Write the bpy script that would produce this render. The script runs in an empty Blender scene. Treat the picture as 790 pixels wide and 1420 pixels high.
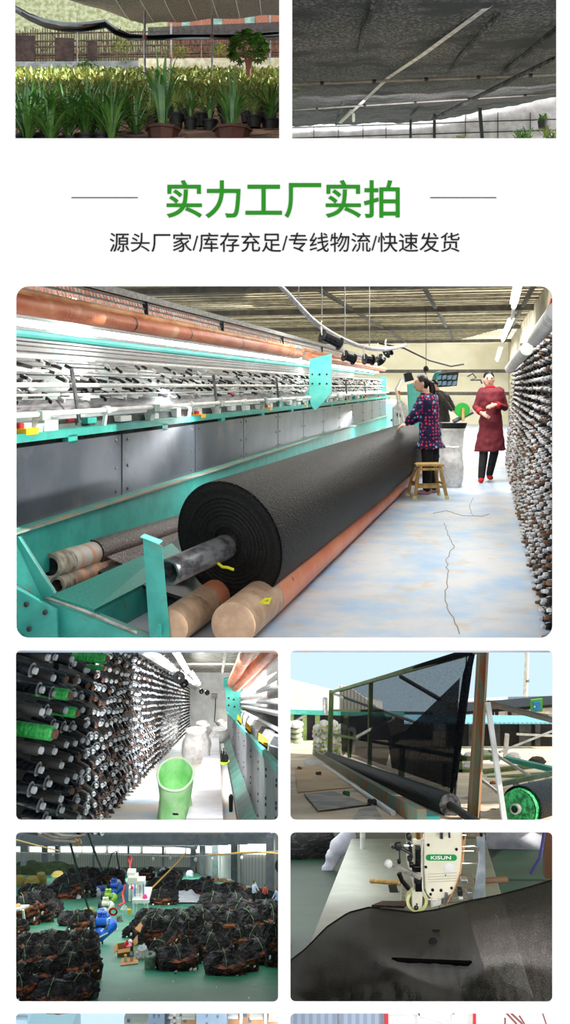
import bpy, math, random
from math import sin, cos, pi, radians, sqrt, atan2
from mathutils import Vector, Matrix, noise as mnoise

random.seed(7)
SC = bpy.context.scene
COL = SC.collection
V = Vector

# ------------------------------------------------------------------ camera
FPX = 1200.0          # focal length in pixels of the 790 x 1420 frame
EYE = 1.4             # camera height over the hall floor
HX, HY = 395.0, 536.0 # picture point straight ahead of the camera
cam_data = bpy.data.cameras.new('camera'); cam = bpy.data.objects.new('camera', cam_data)
COL.objects.link(cam); SC.camera = cam
cam.location = (0, 0, EYE); cam.rotation_euler = (radians(90), 0, 0)
cam_data.sensor_fit = 'HORIZONTAL'; cam_data.sensor_width = 36.0
cam_data.lens = FPX / 790.0 * 36.0
cam_data.shift_y = -(710.0 - HY) / 790.0
cam_data.clip_start = 0.1; cam_data.clip_end = 300

SC.view_settings.view_transform = 'Standard'; SC.view_settings.look = 'None'
SC.view_settings.gamma = 1.0; SC.view_settings.use_curve_mapping = False
SC.view_settings.exposure = 0.0

# ------------------------------------------------------------------ sky
world = bpy.data.worlds.new('sky'); SC.world = world; world.use_nodes = True
wn = world.node_tree; wn.nodes.clear()
wo = wn.nodes.new('ShaderNodeOutputWorld'); bg = wn.nodes.new('ShaderNodeBackground')
tc = wn.nodes.new('ShaderNodeTexCoord'); sx = wn.nodes.new('ShaderNodeSeparateXYZ')
rp = wn.nodes.new('ShaderNodeValToRGB')
wn.links.new(tc.outputs['Generated'], sx.inputs[0]); wn.links.new(sx.outputs['Y'], rp.inputs[0])
rp.color_ramp.elements[0].position = 0.0; rp.color_ramp.elements[0].color = (1, 1, 1, 1)
rp.color_ramp.elements[1].position = 0.45; rp.color_ramp.elements[1].color = (0.60, 0.80, 0.93, 1)
wn.links.new(rp.outputs[0], bg.inputs[0]); bg.inputs[1].default_value = 1.16
wn.links.new(bg.outputs[0], wo.inputs[0])

def P(px, py, Z):
    """the place that lies Z metres deep behind picture point px, py"""
    return V(((px - HX) / FPX * Z, Z, EYE - (py - HY) / FPX * Z))

def area(loc, aim, sx_, sy_, watt, col=(1, 1, 1)):
    l = bpy.data.lights.new('area_light', 'AREA'); l.shape = 'RECTANGLE'; l.size = sx_; l.size_y = sy_
    l.energy = watt; l.color = col
    o = bpy.data.objects.new('area_light', l); COL.objects.link(o)
    o.location = loc; o.rotation_euler = (V(aim) - V(loc)).to_track_quat('-Z', 'Y').to_euler()
    return o
# lamps of the knitting hall
area((3.2, 12, 2.7), (3.0, 12, 0), .8, 9, 300)
area((1.2, 7, 2.85), (.6, 8, 0), 1.5, 3, 110)
area((4.5, 24, 2.7), (4.5, 24, 0), 2, 9, 600)
# area lights added inside the machine to brighten its works
area((-1.35, 7.5, 1.72), (-1.75, 7.5, 1.3), .08, 6, 40)
area((.55, 17, 1.72), (.1, 17, 1.3), .08, 11, 90)
# daylight on the nursery and under the shade roof
area((-.6, 6.2, 5.6), (-.9, 9, 4.2), 1.6, 1.6, 1000, (1, .97, .9))
area((-3.5, 12, 8.5), (-2.0, 15, 6.6), 2, 4, 700, (1, .97, .9))
area((2.4, 14, 5.0), (2.6, 18, 9.0), 4, 2, 90)
area((2.4, 24, 10.2), (2.8, 29, 8.5), 5, 1, 350)
# corridor
area((-1.3, 16, -2.75), (-1.3, 16, -6), .6, 10, 190)
area((-.7, 7.2, -.95), (-1.2, 8.5, -3), .8, 1.5, 45)
# low sun from the right
sun_l = bpy.data.lights.new('sun', 'SUN'); sun_l.energy = 7; sun_l.angle = .01; sun_l.color = (1, .95, .87)
sun = bpy.data.objects.new('sun', sun_l); COL.objects.link(sun); sun.rotation_euler = V((-.8, .0, -.5)).to_track_quat('-Z', 'Y').to_euler()
# broad area light added over the warehouse, following its roof slope
wa = area((-2.6, 18, -7.45), (-2.6, 18 - .47, -8.45), 7, 22, 900)
area((1.4, 5.4, -1.85), (1.3, 6.8, -4.0), 1.6, .5, 28)
area((2.5, 10, -5.3), (1.6, 11, -8), 1.5, 2, 120)
area((-2.6, 26, -11.3), (-3.2, 34, -14.5), 8, 1.6, 3000)
area((-1.2, 8, -4.25), (-1.6, 13, -8.2), 2.4, .3, 260)
area((1.3, 5.5, -2.5), (1.5, 7, -4.3), 1.4, .2, 40)
area((-2.3, 27, -7.7), (-2.4, 36, -10), 1, .4, 220)
area((-.9, 11, -1.85), (-.9, 15, -5), .8, .4, 110)


# ------------------------------------------------------------------ helpers
def lin(h):
    if not isinstance(h, str): return tuple(h)
    h = h.lstrip('#'); r = []
    for i in (0, 2, 4):
        c = int(h[i:i + 2], 16) / 255
        r.append(c / 12.92 if c <= .04045 else ((c + .055) / 1.055) ** 2.4)
    return tuple(r)

def rgba(h): return lin(h) + (1,)

def mat(name, c1, c2=None, scale=5, detail=4, lo=.4, hi=.6, rough=.6, metal=0, bump=0, bscale=40, stretch=(1, 1, 1),
        kind='noise', c3=None, scale3=30, lo3=.55, hi3=.6, emit=None, alpha=None, spec=.5, coat=0, bstretch=None, dist=0, glow=0):
    m = bpy.data.materials.new(name); m.use_nodes = True
    nt = m.node_tree; N = nt.nodes; Lk = nt.links
    b = N['Principled BSDF']
    b.inputs['Roughness'].default_value = rough; b.inputs['Metallic'].default_value = metal
    b.inputs['Specular IOR Level'].default_value = spec
    if coat: b.inputs['Coat Weight'].default_value = coat
    b.inputs['Base Color'].default_value = rgba(c1)
    tcn = N.new('ShaderNodeTexCoord')
    def tex(kind, scale, stretch, detail=4):
        mp = N.new('ShaderNodeMapping'); mp.inputs['Scale'].default_value = stretch
        Lk.new(tcn.outputs['Object'], mp.inputs[0])
        if kind == 'wave':
            t = N.new('ShaderNodeTexWave'); t.inputs['Distortion'].default_value = dist; t.inputs['Detail'].default_value = 1
            t.bands_direction = 'DIAGONAL' if dist == 99 else 'X'
            t.inputs['Scale'].default_value = scale; Lk.new(mp.outputs[0], t.inputs[0]); return t.outputs['Fac']
        if kind == 'voronoi':
            t = N.new('ShaderNodeTexVoronoi'); t.inputs['Scale'].default_value = scale
            Lk.new(mp.outputs[0], t.inputs[0]); return t.outputs['Distance']
        if kind == 'check':
            t = N.new('ShaderNodeTexChecker'); t.inputs['Scale'].default_value = scale
            Lk.new(mp.outputs[0], t.inputs[0]); return t.outputs['Fac']
        t = N.new('ShaderNodeTexNoise'); t.inputs['Scale'].default_value = scale; t.inputs['Detail'].default_value = detail
        t.inputs['Roughness'].default_value = .6
        Lk.new(mp.outputs[0], t.inputs[0]); return t.outputs['Fac']
    if c2 is not None:
        fac = tex(kind, scale, stretch, detail)
        r = N.new('ShaderNodeValToRGB'); Lk.new(fac, r.inputs[0])
        r.color_ramp.elements[0].position = lo; r.color_ramp.elements[1].position = hi
        r.color_ramp.elements[0].color = rgba(c1); r.color_ramp.elements[1].color = rgba(c2)
        out = r.outputs[0]
        if c3 is not None:
            f3 = tex('noise', scale3, (1, 1, 1), 3)
            r3 = N.new('ShaderNodeValToRGB'); Lk.new(f3, r3.inputs[0])
            r3.color_ramp.elements[0].position = lo3; r3.color_ramp.elements[1].position = hi3
            r3.color_ramp.elements[0].color = (0, 0, 0, 1); r3.color_ramp.elements[1].color = (1, 1, 1, 1)
            mx = N.new('ShaderNodeMix'); mx.data_type = 'RGBA'
            Lk.new(r3.outputs[0], mx.inputs[0]); Lk.new(out, mx.inputs[6]); mx.inputs[7].default_value = rgba(c3)
            out = mx.outputs[2]
        Lk.new(out, b.inputs['Base Color'])
    if bump:
        f = tex('noise', bscale, bstretch or (1, 1, 1), 3)
        bp = N.new('ShaderNodeBump'); bp.inputs['Strength'].default_value = bump; bp.inputs['Distance'].default_value = .02
        Lk.new(f, bp.inputs['Height']); Lk.new(bp.outputs[0], b.inputs['Normal'])
    if emit:
        b.inputs['Emission Color'].default_value = rgba(c1); b.inputs['Emission Strength'].default_value = emit
    if glow:    # a thin mat that lets daylight through
        tr = N.new('ShaderNodeBsdfTranslucent'); ms_ = N.new('ShaderNodeMixShader'); ms_.inputs[0].default_value = glow
        src_ = b.inputs['Base Color'].links[0].from_socket if b.inputs['Base Color'].links else None
        if src_: Lk.new(src_, tr.inputs[0])
        Lk.new(b.outputs[0], ms_.inputs[1]); Lk.new(tr.outputs[0], ms_.inputs[2]); Lk.new(ms_.outputs[0], N['Material Output'].inputs[0])
    if alpha is not None:   # a porous cloth: (open share lo, hi, scale, stretch)
        if isinstance(alpha, (int, float)): b.inputs['Alpha'].default_value = alpha
        else:
            a0, a1, sc_, st_ = alpha
            f = tex('noise', sc_, st_, 2)
            mr = N.new('ShaderNodeMapRange'); mr.inputs['From Min'].default_value = .3; mr.inputs['From Max'].default_value = .7
            mr.inputs['To Min'].default_value = a0; mr.inputs['To Max'].default_value = a1
            Lk.new(f, mr.inputs[0]); Lk.new(mr.outputs[0], b.inputs['Alpha'])
    return m

class MB:
    def __init__(s): s.v = []; s.f = []; s.m = []; s.k = 0
    def add(s, vs, fs):
        n = len(s.v); s.v.extend([V(p) for p in vs]); s.f.extend([tuple(i + n for i in f) for f in fs]); s.m.extend([s.k] * len(fs)); return s
    def mi(s, k): s.k = k; return s
    def box(s, x0, x1, y0, y1, z0, z1):
        return s.add([(x0, y0, z0), (x1, y0, z0), (x1, y1, z0), (x0, y1, z0), (x0, y0, z1), (x1, y0, z1), (x1, y1, z1), (x0, y1, z1)],
                     [(3, 2, 1, 0), (4, 5, 6, 7), (0, 1, 5, 4), (1, 2, 6, 5), (2, 3, 7, 6), (3, 0, 4, 7)])
    def obox(s, c, a, b, d):
        c, a, b, d = V(c), V(a), V(b), V(d); vs = []
        for sz in (-1, 1):
            for sy, sx_ in ((-1, -1), (-1, 1), (1, 1), (1, -1)): vs.append(c + a * sx_ + b * sy + d * sz)
        return s.add(vs, [(3, 2, 1, 0), (4, 5, 6, 7), (0, 1, 5, 4), (1, 2, 6, 5), (2, 3, 7, 6), (3, 0, 4, 7)])
    def bar(s, p, q, w, h=None, up=(0, 0, 1)):
        p, q = V(p), V(q); h = w if h is None else h; d = q - p; up = V(up)
        a = d.cross(up)
        if a.length < 1e-5: a = d.cross(V((0, 1, 0)))
        a.normalize(); b = a.cross(d).normalized()
        return s.obox((p + q) / 2, d / 2, a * w / 2, b * h / 2)
    def quad(s, a, b, c, d): return s.add([a, b, c, d], [(0, 1, 2, 3)])
    def prism(s, pts, ext):
        n = len(pts); e = V(ext); vs = [V(p) for p in pts] + [V(p) + e for p in pts]
        return s.add(vs, [tuple(range(n))[::-1], tuple(range(n, 2 * n))] + [(i, (i + 1) % n, n + (i + 1) % n, n + i) for i in range(n)])
    def rings(s, rs, cap=True, close=True):
        n = len(rs[0]); vs = [p for r in rs for p in r]; fs = []
        for i in range(len(rs) - 1):
            for j in range(n if close else n - 1):
                k = (j + 1) % n
                fs.append((i * n + j, i * n + k, (i + 1) * n + k, (i + 1) * n + j))
        if cap: fs += [tuple(range(n))[::-1], tuple((len(rs) - 1) * n + i for i in range(n))]
        return s.add(vs, fs)
    def tube(s, pts, r, n=10, cap=True, flat=1.0, up=None):
        pts = [V(p) for p in pts]; rs = []; prev = None
        rr = r if isinstance(r, (list, tuple)) else [r] * len(pts)
        for i, p in enumerate(pts):
            t = (pts[min(i + 1, len(pts) - 1)] - pts[max(i - 1, 0)])
            if t.length < 1e-9: t = V((0, 0, 1))
            t.normalize()
            if prev is None:
                u = V(up) if up else V((0, 0, 1)) if abs(t.z) < .9 else V((0, 1, 0))
                a = t.cross(u).normalized()
            else: a = (prev - t * prev.dot(t)).normalized()
            prev = a; b = a.cross(t)
            rs.append([p + a * rr[i] * cos(2 * pi * j / n) + b * rr[i] * flat * sin(2 * pi * j / n) for j in range(n)])
        return s.rings(rs, cap)
    def lathe(s, o, ax, prof, n=16, cap=True):
        o, ax = V(o), V(ax).normalized(); u = V((0, 0, 1)) if abs(ax.z) < .9 else V((0, 1, 0))
        a = ax.cross(u).normalized(); b = a.cross(ax)
        return s.rings([[o + ax * t + (a * cos(2 * pi * j / n) + b * sin(2 * pi * j / n)) * max(r, 1e-4) for j in range(n)] for t, r in prof], cap)
    def ell(s, c, r, n=12, m=8, rot=None):
        c = V(c); r = (r, r, r) if isinstance(r, (int, float)) else r; rs = []
        for i in range(m + 1):
            th = pi * i / m; ring = []
            for j in range(n):
                p = V((r[0] * max(sin(th), .01) * cos(2 * pi * j / n), r[1] * max(sin(th), .01) * sin(2 * pi * j / n), -r[2] * cos(th)))
                if rot: p = rot @ p
                ring.append(c + p)
            rs.append(ring)
        return s.rings(rs)
    def grid(s, fn, nu, nv):
        vs = [fn(i / nu, j / nv) for j in range(nv + 1) for i in range(nu + 1)]
        return s.add(vs, [(j * (nu + 1) + i, j * (nu + 1) + i + 1, (j + 1) * (nu + 1) + i + 1, (j + 1) * (nu + 1) + i) for j in range(nv) for i in range(nu)])
    def build(s, name, mats, parent=None, smooth=True, bevel=0, solid=0):
        me = bpy.data.meshes.new(name)
        off = V((0, 0, 0)); p = parent
        while p is not None: off += V(p.location); p = p.parent
        me.from_pydata([tuple(x - off) for x in s.v], [], s.f)
        mats = mats if isinstance(mats, (list, tuple)) else [mats]
        for x in mats: me.materials.append(x)
        me.polygons.foreach_set('material_index', s.m)
        if smooth:
            me.polygons.foreach_set('use_smooth', [True] * len(me.polygons)); me.set_sharp_from_angle(angle=radians(38))
        me.update()
        o = bpy.data.objects.new(name, me); COL.objects.link(o)
        if parent is not None: o.parent = parent
        if solid:
            md = o.modifiers.new('thickness', 'SOLIDIFY'); md.thickness = solid; md.offset = 0
        if bevel:
            md = o.modifiers.new('bevel', 'BEVEL'); md.width = bevel; md.segments = 2; md.limit_method = 'ANGLE'
        return o

def setp(o, label=None, cat=None, group=None, kind=None):
    if label: o['label'] = label
    if cat: o['category'] = cat
    if group: o['group'] = group
    if kind: o['kind'] = kind
    return o

def thing(name, label, cat, loc=(0, 0, 0), group=None, rotz=0):
    o = bpy.data.objects.new(name, None); COL.objects.link(o); o.empty_display_size = .05
    o.location = loc; o.rotation_euler = (0, 0, rotz)
    return setp(o, label, cat, group)

def kids(o): return list(o.children)

def copy_tree(o, parent=None):
    c = o.copy(); COL.objects.link(c)
    if parent is not None: c.parent = parent
    for ch in kids(o): copy_tree(ch, c)
    return c

def struct(o): o['kind'] = 'structure'; return o

def remeshed(mb, name, m, parent=None, voxel=.02, smooth=4, bump=None):
    """joins the overlapping volumes of mb into one continuous skin"""
    o = mb.build(name, m, parent, smooth=False)
    md = o.modifiers.new('r', 'REMESH'); md.mode = 'VOXEL'; md.voxel_size = voxel; md.use_smooth_shade = True
    if smooth:
        ms = o.modifiers.new('s', 'SMOOTH'); ms.factor = .5; ms.iterations = smooth
    dg = bpy.context.evaluated_depsgraph_get(); dg.update()
    me = bpy.data.meshes.new_from_object(o.evaluated_get(dg)); o.modifiers.clear()
    me.materials.clear(); me.materials.append(m)
    o.data = me
    me.polygons.foreach_set('use_smooth', [True] * len(me.polygons))
    if bump:
        amp, sc_ = bump
        for vtx in me.vertices:
            n = vtx.normal; vtx.co += n * amp * mnoise.noise(V(vtx.co) * sc_)
    me.update()
    return o

ORD = ['first', 'second', 'third', 'fourth', 'fifth', 'sixth', 'seventh', 'eighth', 'ninth', 'tenth', 'eleventh', 'twelfth', 'thirteenth', 'fourteenth', 'fifteenth', 'sixteenth', 'seventeenth', 'eighteenth', 'nineteenth', 'twentieth', 'twenty-first', 'twenty-second', 'twenty-third', 'twenty-fourth', 'twenty-fifth']
def rank_labels(items, nrows, fmt):
    '''items (object, px, py): gives each a label by its row from the front and its place from the left'''
    it = sorted(items, key=lambda q: -q[2]); n = len(it); k = 0
    for r in range(nrows):
        m = (n - k) // (nrows - r); row = sorted(it[k:k + m], key=lambda q: q[1]); k += m
        for i, q in enumerate(row): q[0]['label'] = fmt.format(c=ORD[i], r='front' if r == 0 else ORD[r])

# common paints
M = {}
M['white_board'] = mat('white_board', (.93, .93, .93), rough=.9, spec=.1)
M['teal'] = mat('teal_paint', '#2b9187', '#3aa297', scale=6, rough=.45, c3='#5d7f6d', scale3=9, lo3=.62, hi3=.72)
M['teal_light'] = mat('pale_teal_paint', '#55c4b6', '#6fd3c6', scale=3, rough=.5)
M['white_metal'] = mat('white_metal', '#e6e6e2', '#c9c9c4', scale=8, rough=.4)
M['grey_metal'] = mat('grey_metal', '#8d9092', '#6d7072', scale=12, rough=.35, metal=.6)
M['dark_metal'] = mat('dark_metal', '#2c2d2f', '#1b1c1e', scale=15, rough=.45, metal=.3)
M['chrome'] = mat('chrome', '#c8cacc', rough=.18, metal=1)
M['black_plastic'] = mat('black_plastic', '#0c0c0d', rough=.35)
M['orange_tube'] = mat('orange_pipe', '#c0613c', '#d68560', scale=7, rough=.45, stretch=(1, .2, 1), c3='#e2b08d', scale3=4, lo3=.58, hi3=.7)
M['skin'] = mat('skin', '#e0b49b', rough=.55)
M['hair'] = mat('black_hair', '#0f0c0c', rough=.45)
M['yellow'] = mat('yellow_plastic', '#f0b312', rough=.5)
M['red'] = mat('red_plastic', '#d02020', rough=.5)
M['green_thread'] = mat('green_yarn', '#1f9a3a', '#35c45a', scale=60, rough=.4)
M['lamp'] = mat('lit_tube', (1, 1, 1), emit=32)
M['concrete'] = mat('concrete', '#b8b6b0', '#a19f98', scale=3, rough=.8)
M['wood'] = mat('pale_wood', '#c5a263', '#a98448', scale=4, stretch=(6, 6, 1), rough=.6)

# ================================================================== THE WHITE BOARD WITH ITS WINDOWS
WB = 4.4
def board():
    cu = bpy.data.curves.new('board', 'CURVE'); cu.dimensions = '2D'; cu.fill_mode = 'BOTH'; cu.extrude = .002
    def spline(pts):
        sp = cu.splines.new('POLY'); sp.points.add(len(pts) - 1); sp.use_cyclic_u = True
        for i, (x, y) in enumerate(pts): sp.points[i].co = (x, y, 0, 1)
    def q(px, py):
        p = P(px, py, WB); return (p.x, p.z)
    def rr(x0, y0, x1, y1, r):
        pts = []
        if r == 0: pts = [q(x0, y0), q(x1, y0), q(x1, y1), q(x0, y1)]
        else:
            for cx, cy, a0 in ((x1 - r, y0 + r, -90), (x1 - r, y1 - r, 0), (x0 + r, y1 - r, 90), (x0 + r, y0 + r, 180)):
                for k in range(9):
                    a = radians(a0 + k * 90 / 8); pts.append(q(cx + r * cos(a), cy + r * sin(a)))
        spline(pts)
    rr(-420, -260, 1210, 1700, 0)
    rr(21, -60, 387, 192, 0); rr(405, -60, 771, 192, 0)
    rr(22.5, 397, 765.5, 884.5, 17)
    for x0, x1 in ((22, 385.5), (402.5, 765.5)):
        rr(x0, 902, x1, 1137, 7); rr(x0, 1154, x1, 1389, 7); rr(x0, 1405, x1, 1500, 7)
    o = bpy.data.objects.new('tmp', cu); COL.objects.link(o)
    dg = bpy.context.evaluated_depsgraph_get(); me = bpy.data.meshes.new_from_object(o.evaluated_get(dg))
    bpy.data.objects.remove(o)
    w = bpy.data.objects.new('wall_front', me); COL.objects.link(w)
    me.materials.clear(); me.materials.append(M['white_board'])
    w.rotation_euler = (radians(90), 0, 0); w.location = (0, WB, 0)
    struct(w)
board()
M['partition'] = mat('partition_wall', '#cfcfca', '#bdbdb8', scale=2, rough=.9)
for i_, (y0, y1) in enumerate(((-60, 192), (903, 1136), (1155, 1388), (1406, 1500))):      # dividing walls between the rooms behind the board
    m_ = MB(); m_.prism([P(394, y0, 4.41), P(394, y0, 9), P(394, y1, 9), P(394, y1, 4.41)], (.006, 0, 0)); struct(m_.build('wall_partition_%d' % i_, M['partition'], smooth=False))

def lettering(name, text, x0, x1, yc, m, depth, bold=0, label=None, cat='lettering', Z=WB - .004, parent=None, tilt=None, hpx=None):
    cu = bpy.data.curves.new(name, 'FONT'); cu.body = text; cu.size = 1; cu.extrude = .5 * depth
    cu.offset = bold
    o = bpy.data.objects.new(name, cu); COL.objects.link(o)
    dg = bpy.context.evaluated_depsgraph_get(); me = bpy.data.meshes.new_from_object(o.evaluated_get(dg))
    bpy.data.objects.remove(o)
    xs = [v.co.x for v in me.vertices]; ys = [v.co.y for v in me.vertices]
    k = (x1 - x0) / FPX * Z / (max(xs) - min(xs))
    ky = k if hpx is None else hpx / FPX * Z / (max(ys) - min(ys))
    c = P((x0 + x1) / 2, yc, Z); mx, my = (max(xs) + min(xs)) / 2, (max(ys) + min(ys)) / 2
    for v in me.vertices: v.co = (k * (v.co.x - mx), v.co.z, ky * (v.co.y - my))
    me.materials.clear(); me.materials.append(m); me.update()
    me.flip_normals()
    w = bpy.data.objects.new(name, me); COL.objects.link(w); w.location = c
    if parent is not None:
        off = V((0, 0, 0)); p = parent
        while p is not None: off += V(p.location); p = p.parent
        w.location = c - off; w.parent = parent
    if label: setp(w, label, cat)
    return w
M['title_green'] = mat('green_letters', '#2f8a28', rough=.9, spec=.05)
M['ink'] = mat('dark_letters', '#262626', rough=.9, spec=.05)
lettering('title_lettering', '实力工厂实拍', 231, 554, 276, M['title_green'], .006, .011, 'large bold green Chinese characters across the middle of the white board')
lettering('subtitle_lettering', '源头厂家/库存充足/专线物流/快速发货', 152, 637, 336, M['ink'], .004, .001, 'thin dark grey line of Chinese characters below the green heading')
for a, b, s_ in ((99, 191, 'left'), (596, 688, 'right')):
    r = MB(); p, q = P(a, 273.5, WB - .005), P(b, 274.5, WB - .005)
    r.box(p.x, q.x, WB - .006, WB - .002, q.z, p.z)
    setp(r.build('divider_line', M['ink'], smooth=False), f'thin dark horizontal rule {s_} of the green heading', 'line')

# ================================================================== THE KNITTING HALL (large window)
D = V((.225, 1, 0)); DN = D.normalized(); SD = V((1, -.225, 0)).normalized()
def MZ(px, off=0): return (2.5175 + off) * 1200 / (665 - px)
def ML(y22, Z22, Z):            # a line along the machine that passes picture point 22,y22 at depth Z22
    a = P(22, y22, Z22); return a + D * (Z - Z22)
fl = MB(); fl.prism([(-2.2, 4.62, 0), (2.4, 4.62, 0), (9.6, 34, 0), (-3, 34, 0)], (0, 0, -.02))
M['hall_floor'] = mat('worn_blue_floor', '#c9ccd2', '#93b9dc', scale=2.1, detail=10, lo=.42, hi=.66, rough=.5, c3='#c2b6a9', scale3=3.4, lo3=.56, hi3=.7)
struct(fl.build('floor', M['hall_floor'], smooth=False))
# cracks in the floor
M['crack'] = mat('crack', '#a89b8c', rough=.9)
for pts in ([(616, 725), (622, 742), (630, 757), (618, 775), (622, 800), (616, 830), (628, 856), (640, 884)], [(600, 712), (618, 708), (640, 715), (668, 716), (680, 712)], [(655, 690), (650, 705), (656, 716)]):
    c = MB()
    pp = [P(x, y, FPX * (EYE - .002) / (y - HY)) for x, y in pts]
    dense = []
    for a, b in zip(pp, pp[1:]):
        for k in range(6):
            t = k / 6; dense.append(a.lerp(b, t) + V((random.uniform(-.012, .012), 0, 0)))
    c.tube(dense, .0035, 4); setp(c.build('floor_crack', M['crack']), None, None, None, 'structure')

CZ = 3.0
cl = MB()
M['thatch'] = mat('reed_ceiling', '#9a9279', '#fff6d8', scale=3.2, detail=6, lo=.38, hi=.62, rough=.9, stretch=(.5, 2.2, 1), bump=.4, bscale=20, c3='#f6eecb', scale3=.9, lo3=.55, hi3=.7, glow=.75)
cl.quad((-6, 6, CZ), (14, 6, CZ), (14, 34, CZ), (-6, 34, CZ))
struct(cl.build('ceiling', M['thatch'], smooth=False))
M['beam'] = mat('dark_beam', '#4b4742', '#5f5a52', scale=6, rough=.8)
def hall_x(px, Z): return P(px, 0, Z).x
for i, zz in enumerate((9.5, 13, 17.4, 23, 30)):
    b = MB(); c = V((2, zz, CZ - .07)); b.bar(c - SD * 9, c + SD * 9, .16, .1)
    struct(b.build('trim_beam_%d' % i, M['beam'], smooth=False))
for i, xx in enumerate((-1.2, .5, 2.2, 3.9, 5.6)):
    b = MB(); b.bar(V((xx, 6.1, CZ - .045)), V((xx, 6.1, CZ - .045)) + D * 24, .06, .06)
    struct(b.build('trim_purlin_%d' % i, M['beam'], smooth=False))
# thin battens
M['batten'] = mat('batten', '#6a6350', '#8c8468', scale=8, rough=.9)
b = MB()
for k in range(62):
    zz = 8 + k * .36; c = V((1.6, zz, CZ - .02)); b.bar(c - SD * 4.4 + V((0, random.uniform(-.1, .1), 0)), c + SD * 4.4 + V((0, random.uniform(-.1, .1), 0)), .05, .02)
setp(b.build('reed_battens', M['batten'], smooth=False), 'thin reed battens running across under the hall ceiling', 'battens', None, 'stuff')
# walls
wl = MB(); wl.quad(V((-4, 33, 0)), V((14, 31, 0)), V((14, 31, CZ)), V((-4, 33, CZ)))
M['far_wall'] = mat('cream_wall', '#e6dfc4', '#f1ecd9', scale=.8, rough=.9)
struct(wl.build('wall_far', M['far_wall'], smooth=False))
wl = MB(); a = V((2.1, 4.7, 0)); wl.quad(a, a + D * 28, a + D * 28 + V((0, 0, CZ)), a + V((0, 0, CZ)))
struct(wl.build('wall_right', mat('rough_wall', '#8f8672', '#b5ab90', scale=2, rough=.9), smooth=False))
for zz, h in ((31.6, 1.95), (31.5, 1.15)):
    b = MB(); b.bar(V((1, zz, h)), V((10, zz - 1, h)), .1, .12); struct(b.build('trim_rail_%d' % int(h * 10), M['beam'], smooth=False))

# ---- the machine
mach = thing('knitting_machine', 'long teal and white warp knitting machine running along the left of the hall', 'machine', (-1.6, 4.9, 0))
Z0, ZE = 4.56, 24.0
def strip(mb, y0, y1, Z22, za, zb, th=.02):       # upright plate between two picture heights
    a0, a1 = ML(y0, Z22, za), ML(y0, Z22, zb); b1, b0 = ML(y1, Z22, zb), ML(y1, Z22, za)
    mb.prism([a0, a1, b1, b0], -SD * th)
M['panel'] = mat('slate_panel', '#545d68', '#687079', scale=1.6, detail=5, rough=.32, metal=.55, c3='#7d7f7f', scale3=2.4, lo3=.58, hi3=.75)
seams = [Z0 - 0] + [6.09 + 1.57 * k for k in range(12)]
for k in range(len(seams) - 1):
    pn = MB(); strip(pn, 622, 733, 4.7, seams[k] + .012, seams[k + 1] - .012)
    o = pn.build('side_panel', M['panel'], mach, smooth=False)
    for zz in (seams[k] + .1, seams[k + 1] - .1):
        for y in (632, 680, 722): MB().lathe(ML(y, 4.7, zz), SD, [(0, .012), (.006, .012), (.009, .006)], 8).build('rivet', M['grey_metal'], o)
pn = MB(); strip(pn, 604.5, 615, 4.7, Z0, ZE, .05); pn.obox(ML(604, 4.7, 14.2) - SD * .05, D * 9.6, SD * .05, V((0, 0, .004)))
pn.build('rail', M['teal'], mach, smooth=False)
for k in range(13):
    pn = MB(); zz = 5.3 + 1.57 * k; strip(pn, 612, 626, 4.7, zz, zz + .12, .04); pn.build('rail_post', M['teal'], mach, smooth=False)
pn = MB(); strip(pn, 733, 812, 4.66, Z0, ZE, .04)
pn.build('lower_beam', M['teal'], mach, smooth=False)
pn = MB(); pn.prism([ML(733, 4.7, Z0) , ML(733, 4.7, ZE), ML(733, 4.7, ZE) + SD * .07, ML(733, 4.7, Z0) + SD * .07], V((0, 0, -.012)))
pn.build('ledge', mat('dusty_ledge', '#9c8f7d', '#6f8f86', scale=5, rough=.9), mach, smooth=False)
# the bright works behind the rail
M['machine_white'] = mat('machine_white', '#f0f0ee', '#d8dad8', scale=7, rough=.5)
bk = MB(); a = ML(560, 5.6, Z0) - SD * .5
bk.quad(V((a.x, a.y, .95)), V((a.x, a.y, .95)) + D * 19.5, V((a.x, a.y, 2.3)) + D * 19.5, V((a.x, a.y, 2.3)))
bk.build('back_sheet', mat('bright_sheet', '#f4f6f4', '#d9efeb', scale=2, lo=.5, hi=.6, rough=.6), mach, smooth=False)
for y, h, zz, mm, nm in ((576.5, 4.2, 4.72, 'machine_white', 'handrail'), (534, 3.6, 4.95, 'machine_white', 'cross_bar'), (548.5, 1.8, 5.05, 'machine_white', 'needle_bar'),
                     (544, 1.5, 5.1, 'machine_white', 'needle_bar'), (513, 2.2, 5.1, 'machine_white', 'guide_bar'), (506, 1.5, 5.3, 'grey_metal', 'guide_bar'), (493, 3.2, 5.0, 'machine_white', 'cross_bar'),
                     (486, 1.2, 5.3, 'grey_metal', 'guide_bar'), (478, 1.2, 5.2, 'grey_metal', 'guide_bar'), (462, 6, 5.5, 'teal_light', 'guide_bar'), (519, 1.2, 5.3, 'grey_metal', 'guide_bar'), (500, 1, 5.3, 'grey_metal', 'guide_bar'), (472, 1, 5.4, 'dark_metal', 'guide_bar')):
    t = MB(); t.tube([ML(y, zz, Z0), ML(y, zz, ZE)], h / FPX * zz, 8); t.build(nm, M[mm], mach)
MB().tube([ML(446, 5.25, Z0), ML(446, 5.25, ZE)], .022, 8).build('fill_tube', mat('works_fill', (1, 1, 1), emit=9), mach)  # glowing tube added to brighten the works
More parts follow.
